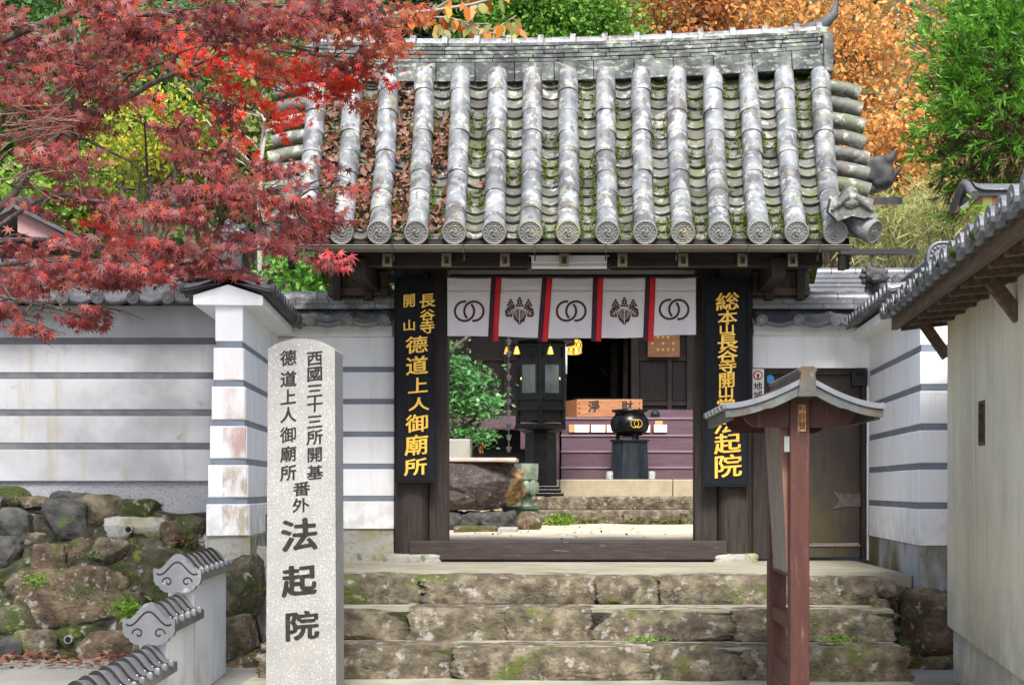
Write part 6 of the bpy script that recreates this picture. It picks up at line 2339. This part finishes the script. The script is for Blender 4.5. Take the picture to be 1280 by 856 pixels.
for i, (pa, pb, z_) in enumerate(((567, 622, 0.17), (622, 648, 0.16))):
    a, b = P(pa, 660, 16.2), P(pb, 660, 16.2)
    t = thing('edging_slab', ['long brown stone slab edging below the basin', 'short pale stone slab next to the round court stone'][i], 'stone slab', (a.x, 4.2, 0.1))
    MB().box(a.x, b.x - 0.01, 4.15, 4.5, 0.05, z_).build('slab', M['rock_tan'] if i == 0 else M['granite'], t, bevel=0.02)
t = thing('path_kerb', 'pinkish row of rounded kerb stones beside the court path', 'kerb', (1.3, 5, 0.1))
a, b = P(838, 668, 14.0), P(868, 652, 17.5)
for k in range(8):
    p = Vector((a.x, a.y, 0)).lerp(Vector((b.x, b.y, 0)), k / 7)
    MB().rock((p.x + 0.35, p.y, 0.13), (0.22, 0.45, 0.16), seed=k + 400, amp=0.05, boxy=3).build('stone', mat('pinkish_kerb', [(0.40, 0.33, 0.30), (0.52, 0.45, 0.41)], 6, rough=0.9, bump=0.3) if 'pinkish_kerb' not in bpy.data.materials else bpy.data.materials['pinkish_kerb'], t)

# white pipe end at lower right
t = thing('white_pipe', 'short white pipe stub with a dark inlet among the stones at the stair foot', 'pipe', P(1120, 856, 9.35))
mb = MB()
a, b = P(1115, 842, 9.3), P(1126, 868, 9.15)
mb.tube([a + Vector((0, 0, 0.02)), a, b], [0.03, 0.047, 0.05], 14)
mb.build('tube', M['white_paint'], t)
mb = MB()
q = P(1116, 845, 9.235)
mb.rock(q + Vector((0, -0.01, 0)), (0.035, 0.02, 0.028), boxy=2, amp=0, n=5)
mb.build('inlet', M['ink'], t)
t = thing('clay_shard', 'small dark red clay shard beside the white pipe', 'shard', P(1102, 854, 9.3))
p = P(1101, 855, 9.3)
MB().rock(p, (0.13, 0.1, 0.10), seed=5, amp=0.15, boxy=2.4).build('shard', mat('red_clay', [(0.16, 0.035, 0.03), (0.24, 0.07, 0.055)], 9, rough=0.6), t)
# slim grey prop pole among the maples
t = thing('prop_pole', 'slim pale grey pole standing among the maple branches', 'pole', P(93, 640, 17.6))
a, b = P(89, -30, 17.6), P(96, 70, 17.6)
d = (b - a)
MB().tube([a, b, (b.x + 0.04, b.y, 0.1)], 0.022, 10).build('pole', M['bark'], t)


# ================================================================== VEGETATION
def px_tree(name, label, cat, px, py, D, rpx, rpy, ncl, per, cr, size, lm, depth=None, **kw):
    c = P(px, py, D)
    s = D / F
    kw.setdefault('base_z', hill_z(c.x, c.y) - 0.1)
    return tree(name, label, cat, c, (rpx * s, depth or rpx * s * 0.8, rpy * s), ncl, per, cr, size, lm, **kw)


# the far wooded slope, one mass
n = 26000
fx = RNG.uniform(-26, 24, n)
fy = 15.5 + 40 * RNG.random(n) ** 0.8
lift = RNG.gamma(1.6, 1.0, n)
fz = np.array([hill_z(a, b) for a, b in zip(fx, fy)]) + lift * 0.9 + 1.1 * np.array([noise.noise((a * 0.35, b * 0.35, 7)) for a, b in zip(fx, fy)])
pos = np.stack([fx, fy, fz], 1)
nr = RNG.normal(size=(n, 3)) * 0.7 + np.array([0, -0.5, 0.7])
tip = RNG.normal(size=(n, 3)) + np.array([0, -0.3, -0.4])
o = leaves('woodland', T_OVAL, pos, tip, nr, RNG.uniform(0.22, 0.55, n), leaf_mat('woodland_leaf', [(0.02, 0.055, 0.012), (0.04, 0.10, 0.02), (0.07, 0.16, 0.03), (0.03, 0.07, 0.02), (0.12, 0.19, 0.04), (0.2, 0.2, 0.05)], 0.6, 0.25))
o['kind'] = 'stuff'
tag(o, 'dense green woodland covering the slope behind the temple', 'woodland')

# orange trees on the slope, right of the ridge
px_tree('autumn_tree', 'big orange-leaved tree rising behind the right end of the gate ridge', 'tree', 1040, 100, 25, 185, 150, 200, 60, 0.55, 0.095, LM['orange'], depth=1.8, tmpl=T_OVAL, nlimb=40, trunk_r=0.2, seed=2, shell=1.8)
px_tree('autumn_tree', 'russet tree behind the middle of the gate ridge', 'tree', 870, 30, 27, 110, 75, 110, 55, 0.8, 0.13, leaf_mat('russet_leaf', [(0.42, 0.14, 0.04), (0.5, 0.22, 0.05), (0.30, 0.11, 0.05), (0.22, 0.14, 0.05)], 0.6, 0.35), depth=1.5, tmpl=T_OVAL, nlimb=24, seed=3)
px_tree('autumn_tree', 'low orange tree between the gate roof and the cedar', 'tree', 1120, 200, 23, 75, 75, 90, 50, 0.5, 0.095, LM['orange'], depth=1.2, tmpl=T_OVAL, nlimb=24, seed=4, shell=1.8)
px_tree('pale_shrub', 'pale straw-green shrub low behind the gate verge', 'shrub', 1140, 285, 20, 75, 45, 60, 60, 0.5, 0.15, LM['straw'], depth=1.0, tmpl=T_BLADE, nlimb=16, seed=5, trunk_r=0.05)
px_tree('pale_shrub', 'yellowish shrub between the silver roofs and the cedar', 'shrub', 1190, 265, 17.5, 50, 45, 40, 60, 0.4, 0.13, LM['straw'], depth=0.8, tmpl=T_BLADE, nlimb=16, seed=6, trunk_r=0.05)
# centre
px_tree('conifer', 'bright yellow-green conifer above the gate ridge', 'tree', 690, 25, 24, 105, 60, 260, 90, 0.45, 0.075, leaf_mat('bright_conifer', [(0.07, 0.20, 0.015), (0.11, 0.28, 0.02), (0.05, 0.15, 0.015), (0.19, 0.33, 0.03)], 0.6, 0.25), depth=1.2, nlimb=10, seed=7, up=0.8)
px_tree('evergreen_tree', 'dark green tree behind the left part of the gate ridge', 'tree', 560, 30, 26, 90, 85, 110, 60, 0.8, 0.16, LM['dark'], depth=1.4, nlimb=10, seed=8)
px_tree('bamboo_grove', 'green bamboo thicket between the conifer and the russet tree', 'bamboo', 800, 0, 31, 90, 55, 110, 50, 0.8, 0.26, LM['green'], depth=1.6, tmpl=T_BLADE * np.array([2.4, 1, 1]), nlimb=4, seed=9)
for i, px in enumerate((767, 783, 797, 812, 905, 925)):
    p = P(px, 40, 28)
    t = thing('slender_tree', ['thin pale trunk beside the bright conifer', 'second pale trunk from the conifer', 'pale trunk in the bamboo gap', 'slender trunk at the edge of the russet tree', 'thin leaning trunk within the russet tree', 'thin trunk right of the russet crown'][i], 'tree trunk', (p.x, p.y, hill_z(p.x, p.y)), 'thin trunks on the slope')
    MB().tube([(p.x, p.y, hill_z(p.x, p.y) - 0.2), (p.x + 0.1, p.y, p.z), P(px + (i % 3 - 1) * 14, -40, 28)], [0.09, 0.065, 0.05], 7).build('trunk', M['pale_bark'] if i % 2 else M['bark'], t)
# left, seen through the maple
px_tree('yellow_tree', 'yellow-leaved tree glimpsed through the gap in the red maple', 'tree', 185, 180, 16.5, 72, 62, 90, 60, 0.4, 0.055, LM['yellow'], depth=0.9, tmpl=T_OVAL, nlimb=14, seed=10)
px_tree('lime_tree', 'lime-green young tree behind the pink gabled house', 'tree', 85, 270, 17.5, 75, 60, 100, 55, 0.45, 0.09, LM['lime'], depth=0.9, tmpl=T_OVAL, nlimb=14, seed=11)
px_tree('evergreen_tree', 'green broadleaf tree behind the yellow tree at left', 'tree', 280, 130, 19, 150, 150, 220, 60, 0.6, 0.11, LM['green'], depth=1.5, nlimb=14, seed=12)
px_tree('evergreen_tree', 'bushy green tree at far left behind the maple', 'tree', 60, 100, 20, 160, 150, 200, 60, 0.6, 0.12, LM['green'], depth=1.5, nlimb=14, seed=13)
px_tree('olive_tree', 'olive-green tree beside the left verge of the gate roof', 'tree', 320, 190, 17.5, 85, 110, 150, 55, 0.5, 0.085, leaf_mat('olive_leaf', [(0.10, 0.16, 0.03), (0.16, 0.22, 0.04), (0.07, 0.11, 0.025), (0.22, 0.24, 0.05)], 0.55, 0.3), depth=1.0, tmpl=T_OVAL, nlimb=18, seed=14)
px_tree('garden_shrub', 'bright green clipped shrub over the wall beside the left gate post', 'shrub', 430, 345, 14.2, 85, 38, 90, 60, 0.28, 0.06, leaf_mat('bright_shrub', [(0.06, 0.22, 0.02), (0.10, 0.30, 0.03), (0.05, 0.16, 0.02), (0.2, 0.38, 0.05)], 0.45, 0.3), depth=0.5, tmpl=T_OVAL, nlimb=8, seed=15, base_z=0.1, trunk_r=0.05)

# bare pale bush
t = thing('bare_tree', 'leafless pale grey tree left of the gate roof', 'tree', P(326, 640, 14.5))
mb = MB()
for pl, r in (([(326, 640), (325, 400), (325, 210), (328, 180), (331, 150)], 0.035), ([(325, 212), (330, 180), (334, 160), (326, 145), (312, 135), (296, 118)], 0.020), ([(328, 195), (313, 175), (300, 165), (285, 150)], 0.016),
              ([(332, 165), (345, 160), (352, 140)], 0.014), ([(324, 215), (300, 190), (275, 172), (258, 150)], 0.013), ([(318, 212), (296, 200), (280, 178)], 0.010), ([(331, 152), (322, 130), (330, 112)], 0.012), ([(326, 146), (300, 140), (278, 128)], 0.008)):
    pts = [P(a, b, 14.5 + 0.1 * math.sin(a)) for a, b in pl]
    mb.tube(pts, [r * (1 - 0.6 * i / len(pts)) for i in range(len(pts))], 7)
mb.build('trunk', M['pale_bark'], t)

# persimmon branch over the ridge
t = thing('persimmon_tree', 'sparse persimmon branches with orange and green leaves over the left of the ridge', 'tree', P(440, 640, 14))
mb = MB()
br = [([(430, 640), (432, 300), (445, 60), (470, 10)], 0.06), ([(455, 40), (490, 18), (540, 14), (590, 6), (640, -8)], 0.022), ([(470, 22), (520, 22), (560, 22), (600, 38), (640, 48)], 0.014), ([(540, 14), (570, -4), (600, -14)], 0.012),
      ([(600, 38), (620, 36), (645, 20)], 0.008), ([(560, 22), (590, 30), (612, 30)], 0.008), ([(520, 20), (545, 30), (560, 40)], 0.008), ([(640, 46), (641, 28)], 0.005)]
for pl, r in br:
    pts = [P(a, b, 14 + 0.15 * math.sin(a * 0.05)) for a, b in pl]
    mb.tube(pts, [r * (1 - 0.6 * i / len(pts)) for i in range(len(pts))], 7)
mb.build('trunk', M['pale_bark'], t)
pts, tips, nrs, sz = [], [], [], []
for pl, r in br[1:]:
    for a, b in zip(pl[:-1], pl[1:]):
        for _ in range(6):
            k = random.random()
            p = P(a[0] + (b[0] - a[0]) * k + random.gauss(0, 3), a[1] + (b[1] - a[1]) * k + random.gauss(0, 2), 14 + random.gauss(0, 0.12))
            pts.append(p)
            tips.append((random.gauss(0, 0.5), random.gauss(0, 0.4), -1))
            nrs.append((random.gauss(0, 0.6), -1, random.gauss(0, 0.6)))
            sz.append(random.uniform(0.09, 0.17))
leaves('crown', T_OVAL, pts, tips, nrs, sz, LM['mixed'], t)

# cedar at upper right
ced = thing('cedar_tree', 'bushy bright green cedar at the upper right edge', 'tree', P(1235, 640, 12.2))
c = P(1270, 120, 12.2)
rad = (0.86, 0.8, 1.32)
ncl = 1900
d = unit(RNG.normal(size=(ncl, 3)))
r = RNG.random(ncl) ** (1 / 3.2)
lump = np.array([0.86 + 0.34 * noise.noise((a * 2.1, b * 2.1, e * 2.1)) for a, b, e in d])
cl = np.array(c) + d * (r * lump)[:, None] * np.array(rad)
per = 26
ax = unit(d * 1.0 + RNG.normal(size=(ncl, 3)) * 0.45 + np.array([-0.1, -0.15, 0.15]))
pos, tip, nrm, siz = [], [], [], []
for k in range(ncl):
    L_ = RNG.uniform(0.12, 0.26)
    droop = -0.5 * RNG.random() if RNG.random() < 0.6 else 0.5
    for q in range(per):
        f = q / per
        p = cl[k] + ax[k] * L_ * f + np.array([0, 0, droop * L_ * f * f])
        tv = ax[k] * 0.9 + RNG.normal(size=3) * 0.5
        pos.append(p)
        tip.append(tv)
        nrm.append(RNG.normal(size=3) + np.array([0, -0.6, 0.4]))
        siz.append(RNG.uniform(0.035, 0.12) * (1.1 - 0.5 * f))
pos, tip, nrm, siz = map(np.array, (pos, tip, nrm, siz))
inner = np.repeat(r < 0.5, per)
under = np.repeat((d[:, 2] < -0.35) & (RNG.random(ncl) < 0.5), per) | (inner & (np.repeat(RNG.random(ncl) < 0.5, per)))
T_NEED = np.array([(-0.06, 0, 0), (0.06, 0, 0), (0.085, 0.5, 0.03), (0, 1, 0.0), (-0.085, 0.5, 0.03)])
leaves('crown', T_NEED, pos[~under], tip[~under], nrm[~under], siz[~under], LM['cedar'], ced)
leaves('dry_foliage', T_NEED, pos[under], tip[under], nrm[under], siz[under], LM['cedar_brown'], ced)
limb_tree(ced, P(1300, 660, 12.5), c + Vector((0.15, 0.2, 0.5)), 0.06, [tuple(q) for q in cl[:26]], 3, rt=0.004, bend=0.05)

# camellia-like shrub inside the gate
sh = thing('azalea_shrub', 'glossy layered green shrub beside the basin inside the gate', 'shrub', P(560, 640, 19))
cl_, pos, tip, nrm, siz = [], [], [], [], []
for px, py, rx, ry, n_ in ((566, 452, 20, 10, 240), (585, 478, 38, 24, 620), (570, 500, 30, 12, 300), (590, 512, 40, 18, 560), (575, 540, 30, 14, 320), (600, 545, 26, 14, 260), (560, 470, 30, 30, 320), (565, 432, 16, 6, 60), (610, 500, 22, 10, 140)):
    for _ in range(n_):
        p = P(px + random.gauss(0, rx * 0.45), py + random.gauss(0, ry * 0.45), 19 + random.gauss(0, 0.35))
        pos.append(p)
        tip.append((random.gauss(0, 1), random.gauss(-0.3, 0.8), random.gauss(0.2, 0.6)))
        nrm.append((random.gauss(0, 0.5), random.gauss(-0.4, 0.4), 0.9))
        siz.append(random.uniform(0.05, 0.10))
leaves('crown', T_OVAL, pos, tip, nrm, siz, LM['glossy'], sh)
pos = [P(600 + random.gauss(0, 4), 560 + random.gauss(0, 3), 18.6) for _ in range(9)] + [P(612, 468, 18.6), P(560, 482, 18.6), P(622, 515, 18.5)]
leaves('orange_blossom', T_OVAL, pos, RNG.normal(size=(len(pos), 3)), RNG.normal(size=(len(pos), 3)) + np.array([0, -1, 0]), RNG.uniform(0.05, 0.08, len(pos)), LM['orange'], sh)
mb = MB()
for pl in ([(545, 640), (548, 560), (556, 500), (566, 440), (572, 425)], [(550, 560), (575, 535), (600, 520)], [(553, 520), (575, 505), (605, 500)], [(558, 480), (580, 470), (600, 478)], [(562, 440), (580, 425), (590, 418)], [(550, 550), (580, 550), (610, 548)], [(556, 500), (572, 515), (585, 512)]):
    pts = [P(a, b, 19) for a, b in pl]
    mb.tube(pts, [0.035 * (1 - 0.65 * i / len(pts)) for i in range(len(pts))], 7)
mb.build('stems', M['bark'], sh)
ft = thing('fern_tuft', 'bright green fern tuft at the foot of the court steps', 'plant', P(700, 655, 19.6))
n = 220
pos = [P(702 + random.gauss(0, 9), 653 + random.gauss(0, 3), 19.4 + random.gauss(0, 0.1)) for _ in range(n)]
leaves('fronds', T_BLADE * np.array([2.5, 1, 1]), pos, [(random.gauss(0, 1), -0.3, 0.8) for _ in range(n)], RNG.normal(size=(n, 3)) + np.array([0, -1, 0.3]), RNG.uniform(0.06, 0.12, n), LM['lime'], ft)

# ------------------------------------------------------------------ the near maples
def limbs_px(polys):
    return [([P(a, b, D) for a, b, D in pl], r) for pl, r in polys]


def nearest(limbs, q):
    best = None
    for pts, r in limbs:
        for i in range(len(pts) - 1):
            for k in range(5):
                p = pts[i].lerp(pts[i + 1], k / 5)
                d_ = (p - q).length - 0.3 * (p.x < q.x)
                if best is None or d_ < best[0]:
                    best = (d_, p, r)
    return best


def maple(label, base, limbs, sprays, mats, dens, leaf=(0.042, 0.075), twig=0.006):
    t = thing('maple_tree', label, 'tree', base)
    mb = MB()
    for pts, r in limbs:
        n_ = len(pts)
        # smooth the polyline a little
        sm_ = []
        for i in range(n_ - 1):
            sm_ += [pts[i], pts[i].lerp(pts[i + 1], 0.5) + Vector((0, random.gauss(0, 0.01), random.gauss(0, 0.008)))]
        sm_.append(pts[-1])
        mb.tube(sm_, [r * (1 - 0.7 * i / len(sm_)) for i in range(len(sm_))], 8)
    mb.build('trunk', M['bark'], t)
    tw = MB()
    groups = {}
    for (px, py, rx, ry, D, key) in sprays:
        s = D / F
        c = P(px, py, D)
        best = nearest(limbs, c)
        st_ = best[1]
        tilt = random.gauss(0.12, 0.1)
        # twigs that fan out through the spray
        ntw = 5
        ends = []
        mid = c + Vector((-rx * s * 0.5, 0, ry * s * 0.15))
        tw.tube([st_, st_.lerp(mid, 0.5) + Vector((0, 0, 0.03)), mid, c], [twig * 1.5, twig * 1.3, twig, twig * 0.7], 5)
        for _ in range(ntw):
            e = c + Vector((random.gauss(0.25, 0.5) * rx * s, random.gauss(0, 0.22), random.gauss(-0.1, 0.4) * ry * s))
            tw.tube([mid, mid.lerp(e, 0.5) + Vector((0, 0, 0.015)), e], [twig * 0.8, twig * 0.55, twig * 0.25], 4)
            ends.append(e)
        n_ = int(dens * rx * ry)
        # several little sub-layers, each a thin drooping tier
        g_ = groups.setdefault(key, ([], [], [], []))
        nl = max(2, int(rx * ry / 420))
        subs = [(random.gauss(0, 0.45), random.gauss(0, 0.42), random.gauss(0, 0.30), random.uniform(0.25, 0.5)) for _ in range(nl)]
        for _ in range(n_):
            sx, sz_, sy, sr = random.choice(subs)
            ox = (sx + random.gauss(0, sr)) * rx
            oz = (sz_ + random.gauss(0, 0.16)) * ry
            oy = sy + random.gauss(0, 0.13)
            oz += -0.10 * ry * (ox / rx) ** 2
            p = c + Vector((ox * s, oy, -oz * s - tilt * 0.15 * ox * s))
            g_[0].append(p)
            g_[1].append((random.gauss(0.25, 0.6), random.gauss(-0.25, 0.4), random.gauss(-0.75, 0.4)))
            g_[2].append((random.gauss(0, 0.45), random.gauss(-0.75, 0.4), random.gauss(0.55, 0.4)))
            g_[3].append(random.uniform(*leaf))
    tw.build('twigs', M['bark'], t)
    for key, (a, b, c_, d_) in groups.items():
        leaves('crown' if key == 'm' else {'s': 'scarlet_crown', 'r': 'rusty_crown'}[key], T_MAPLE, a, b, c_, d_, mats[key], t)
    return t


DM = 8.6
limbs = limbs_px([([(-130, 900, 8.6), (-120, 600, 8.6), (-95, 420, 8.6), (-70, 330, 8.6)], 0.11),
                  ([(-70, 330, 8.6), (20, 240, 8.7), (75, 165, 8.8), (120, 140, 8.9), (190, 105, 9.0), (270, 70, 9.1), (340, 62, 9.1), (420, 70, 9.2)], 0.024),
                  ([(-75, 335, 8.6), (20, 268, 8.5), (50, 250, 8.4), (85, 243, 8.4), (130, 252, 8.3), (200, 258, 8.2), (290, 250, 8.2), (380, 255, 8.3)], 0.015),
                  ([(-110, 480, 8.6), (-100, 250, 8.8), (-40, 70, 8.8), (95, 12, 8.7), (150, 18, 8.7), (220, 20, 8.7), (320, 5, 8.8), (420, 12, 8.9), (500, 30, 9.0)], 0.028),
                  ([(-75, 340, 8.6), (60, 325, 8.2), (160, 338, 8.0), (260, 312, 8.0), (360, 308, 8.2), (420, 318, 8.4)], 0.017),
                  ([(-80, 350, 8.5), (0, 370, 8.0), (70, 385, 7.8), (110, 398, 7.8)], 0.014),
                  ([(75, 165, 8.8), (110, 175, 8.8), (160, 200, 8.8), (190, 225, 8.8)], 0.012), ([(120, 140, 8.9), (160, 95, 9.0), (200, 80, 9.0), (260, 55, 9.0)], 0.014),
                  ([(20, 240, 8.7), (40, 180, 8.7), (80, 120, 8.8), (120, 80, 8.8)], 0.016)])
sprays = [(-20, 40, 70, 50, 8.7, 'm'), (50, 40, 75, 42, 8.6, 'm'), (140, 25, 80, 30, 8.5, 'm'), (250, 18, 85, 26, 8.6, 'm'), (350, 18, 80, 28, 8.7, 'm'), (440, 30, 55, 28, 8.8, 'm'),
          (30, 110, 70, 38, 8.6, 'm'), (105, 85, 60, 26, 8.6, 'm'), (215, 40, 70, 20, 8.7, 'm'), (310, 55, 75, 24, 8.7, 'm'), (390, 60, 60, 26, 8.7, 'm'), (70, 135, 55, 18, 8.5, 'm'), (160, 72, 50, 14, 8.5, 'm'),
          (0, 175, 50, 26, 8.6, 'm'), (45, 205, 26, 12, 8.5, 'm'), (235, 165, 30, 18, 8.4, 'm'), (85, 150, 44, 14, 8.6, 'm'), (265, 130, 34, 12, 8.7, 'm'), (70, 190, 30, 12, 8.5, 'm'), (120, 118, 40, 12, 8.6, 'm'), (290, 190, 24, 14, 8.3, 'm'), (250, 192, 34, 18, 8.4, 'm'), (275, 215, 28, 14, 8.3, 'm'), (190, 160, 18, 10, 8.4, 'm'),
          (40, 235, 55, 20, 8.4, 'm'), (115, 215, 40, 12, 8.4, 'm'), (170, 236, 50, 18, 8.3, 'm'), (230, 235, 60, 20, 8.2, 'm'), (300, 245, 70, 24, 8.2, 'm'), (365, 240, 62, 22, 8.3, 'm'), (425, 235, 26, 10, 8.4, 'm'),
          (220, 275, 60, 22, 8.1, 'm'), (350, 282, 46, 16, 8.2, 'm'), (290, 270, 30, 8, 8.2, 'm'), (395, 275, 40, 16, 8.3, 'm'), (20, 305, 50, 22, 8.2, 'm'), (100, 330, 85, 22, 8.0, 'm'), (190, 320, 80, 24, 8.0, 'm'), (232, 316, 50, 18, 8.0, 'm'), (290, 328, 26, 8, 8.0, 'm'),
          (350, 313, 42, 12, 8.1, 'm'), (395, 322, 36, 9, 8.2, 'm'), (20, 355, 55, 26, 8.0, 'm'), (95, 358, 65, 18, 7.9, 'm'), (165, 352, 55, 16, 7.9, 'm'), (225, 345, 36, 12, 7.9, 'm'), (15, 395, 45, 20, 7.8, 'm'), (70, 390, 40, 16, 7.8, 'm'), (40, 415, 34, 8, 7.8, 'm'),
          (135, 385, 20, 8, 7.8, 'm'), (60, 270, 24, 8, 8.3, 'm'), (150, 275, 34, 10, 8.2, 'm'),
          (445, 75, 55, 24, 8.9, 'r'), (495, 35, 40, 28, 9.0, 'r'), (400, 25, 50, 16, 8.9, 'r'), (340, 100, 40, 12, 8.8, 'r'), (420, 98, 40, 12, 8.9, 'r'), (460, 12, 50, 16, 8.9, 'r'), (255, 95, 36, 10, 8.8, 'r'), (418, 222, 22, 7, 8.4, 'r')]
maple('large crimson maple whose drooping layered branches fill the upper left', P(-130, 873, 8.6), limbs, sprays, {'m': LM['maple'], 'r': LM['rust']}, 0.155, leaf=(0.027, 0.056))
l2 = limbs_px([([(-230, 640, 10.8), (-200, 300, 10.6), (-120, 130, 10.4)], 0.07), ([(-120, 130, 10.4), (60, 60, 10.1), (180, 55, 9.9), (300, 85, 9.7), (400, 100, 9.5), (470, 108, 9.4)], 0.03), ([(-120, 180, 10.4), (0, 300, 10.0), (80, 300, 9.7), (170, 290, 9.5)], 0.02), ([(180, 55, 9.9), (250, 120, 9.6), (320, 140, 9.5)], 0.012)])
s2 = [(185, 45, 48, 18, 9.6, 's'), (235, 62, 40, 13, 9.6, 's'), (150, 52, 30, 10, 9.7, 's'), (285, 85, 45, 12, 9.5, 's'), (335, 92, 50, 14, 9.4, 's'), (395, 102, 52, 12, 9.3, 's'), (445, 106, 36, 11, 9.2, 's'), (320, 130, 26, 16, 9.4, 's'), (345, 150, 16, 14, 9.4, 's'), (258, 120, 34, 12, 9.5, 's'), (278, 150, 14, 8, 9.4, 's'),
      (200, 127, 16, 7, 9.5, 's'), (295, 165, 12, 10, 9.4, 's'), (130, 288, 36, 12, 9.4, 's'), (165, 295, 24, 8, 9.4, 's'), (110, 300, 24, 6, 9.4, 's'), (425, 120, 22, 10, 9.2, 's'), (355, 115, 20, 10, 9.3, 's'), (380, 85, 26, 10, 9.3, 's'), (470, 100, 14, 10, 9.2, 's')]
maple('scarlet maple behind the crimson one, its bright leaves showing through', (-6.1, -1.3, 0.1), l2, s2, {'s': LM['scarlet']}, 0.18, leaf=(0.028, 0.055))
mp = bpy.data.objects['maple_tree']
# scarlet tip hanging at the end of the lowest branch, coloured as if sunlit
pts = [P(422 + random.gauss(0, 9), 325 + random.gauss(0, 6), 8.35 + random.gauss(0, 0.05)) for _ in range(13)]
leaves('scarlet_tip', T_MAPLE, pts, [(random.gauss(0.5, 0.5), -0.2, -0.8) for _ in pts], [(random.gauss(0, 0.4), -1, 0.3) for _ in pts], RNG.uniform(0.04, 0.06, len(pts)), leaf_mat('pinkish_red_leaf', [(0.45, 0.035, 0.05), (0.55, 0.05, 0.05)], 0.45, 0.35), mp)
# dry twigs at the left edge
t = thing('dry_twigs', 'tangle of bare reddish twigs at the left edge among the maple leaves', 'twigs', P(0, 210, 8.2))
mb = MB()
for _ in range(46):
    x0, y0 = random.uniform(-10, 60), random.uniform(130, 230)
    a = random.gauss(0.3, 0.5)
    pts = [P(x0, y0, 8.2)]
    for k in range(4):
        a += random.gauss(0, 0.25)
        x0 += 14 * math.cos(a)
        y0 -= 9 * math.sin(a)
        pts.append(P(x0, y0, 8.2 + random.gauss(0, 0.03)))
    mb.tube(pts, [0.0035, 0.003, 0.0025, 0.002, 0.0012], 4)
mb.build('twigs', mat('reddish_twig', [(0.22, 0.12, 0.09), (0.32, 0.2, 0.15)], 9, rough=0.8, bump=0), t)

# ------------------------------------------------------------------ ground litter and small plants
def scatter(name, label, cat, pts, lm, tmpl, smin, smax, flatness=0.35):
    n_ = len(pts)
    o_ = leaves(name, tmpl, pts, RNG.normal(size=(n_, 3)) * np.array([1, 1, 0.25]), RNG.normal(size=(n_, 3)) * flatness + np.array([0, -0.2, 1]), RNG.uniform(smin, smax, n_), lm)
    o_['kind'] = 'stuff'
    tag(o_, label, cat)


pts = [(random.uniform(-5.2, -2.9), random.uniform(-2.3, -1.7), -0.60 + random.uniform(0, 0.04)) for _ in range(420)]
scatter('leaf_litter', 'brown leaf litter at the foot of the rubble wall', 'leaf litter', pts, LM['dead'], T_OVAL, 0.04, 0.08)
pts = [tuple(P(random.uniform(205, 252), 0, 10.4))[:1] + (-1.38 + random.uniform(-0.10, 0.10), 0.19 + random.uniform(0, 0.03)) for _ in range(50)]
scatter('leaf_litter', 'red-brown leaves caught on the ledge of the rubble wall', 'leaf litter', pts, LM['dead'], T_OVAL, 0.03, 0.06)
pts = [(random.uniform(-1.0, 1.0), random.uniform(1.5, 7.5), 0.125 + random.uniform(0, 0.01)) for _ in range(70)]
scatter('leaf_litter', 'scattered fallen leaves on the pale court sand', 'leaf litter', pts, LM['dead'], T_OVAL, 0.03, 0.06, 0.15)
# tufts of weed and fern in the walls and steps
def tuft(label, px, py, D, w_, h_, n_, lm, size, tmpl=T_OVAL):
    c = P(px, py, D)
    t_ = thing('weed_tuft', label, 'plant', c)
    s = D / F
    pos_ = [c + Vector((random.gauss(0, 0.4) * w_ * s, random.gauss(-0.01, 0.02), random.gauss(0, 0.4) * h_ * s)) for _ in range(n_)]
    leaves('foliage', tmpl, pos_, [(random.gauss(0, 0.8), -0.6, random.gauss(0.3, 0.6)) for _ in pos_], [(random.gauss(0, 0.5), -0.7, 0.6) for _ in pos_], RNG.uniform(size * 0.6, size * 1.3, n_), lm, t_)


tuft('green fern tuft growing from the rubble wall beside the middle tile cap', 162, 762, 9.95, 22, 16, 110, LM['lime'], 0.07, T_BLADE * np.array([3, 1, 1]))
tuft('small mossy weed cluster in the middle of the rubble wall', 46, 725, 10.2, 22, 12, 160, LM['lime'], 0.025)
tuft('small weeds over the tan boulder of the rubble wall', 103, 740, 9.95, 26, 10, 120, LM['green'], 0.022)
tuft('creeping weed under the flat stone of the rubble wall', 115, 692, 10.25, 18, 10, 90, LM['green'], 0.022)
tuft('grass tuft at the right end of the middle step', 1045, 798, 9.1, 34, 6, 120, LM['lime'], 0.03, T_BLADE * np.array([3, 1, 1]))
tuft('green weeds along the foot of the middle riser', 805, 799, 9.3, 40, 3.5, 120, LM['lime'], 0.022)
tuft('clover-like weeds among the boulders at the stair foot', 1095, 790, 9.6, 22, 34, 240, LM['lime'], 0.026)
tuft('fern in the joint beside the big brown boulder', 1120, 803, 9.55, 12, 10, 90, LM['green'], 0.05, T_BLADE * np.array([3, 1, 1]))
tuft('small leafy sprig growing behind the eave tiles of the beige building', 1217, 268, 9.9, 16, 22, 46, LM['lime'], 0.06)
tuft('single red leaf on the big brown boulder', 1165, 812, 9.4, 5, 1, 2, LM['rust'], 0.045)
tuft('small weed under the top step on the left', 507, 760, 9.85, 14, 2, 50, LM['lime'], 0.02)
# moss along the foot of the court steps
pts = [(random.uniform(-0.7, 2.2), 7.9 + random.uniform(-0.12, 0.12), 0.13 + random.uniform(0, 0.03)) for _ in range(900) if True]
pts = [p for p in pts if noise.noise((p[0] * 2.5, 0, 3)) > -0.05]
scatter('moss', 'green moss along the foot of the court steps', 'moss', pts, LM['moss'], T_QUAD, 0.03, 0.06, 0.8)
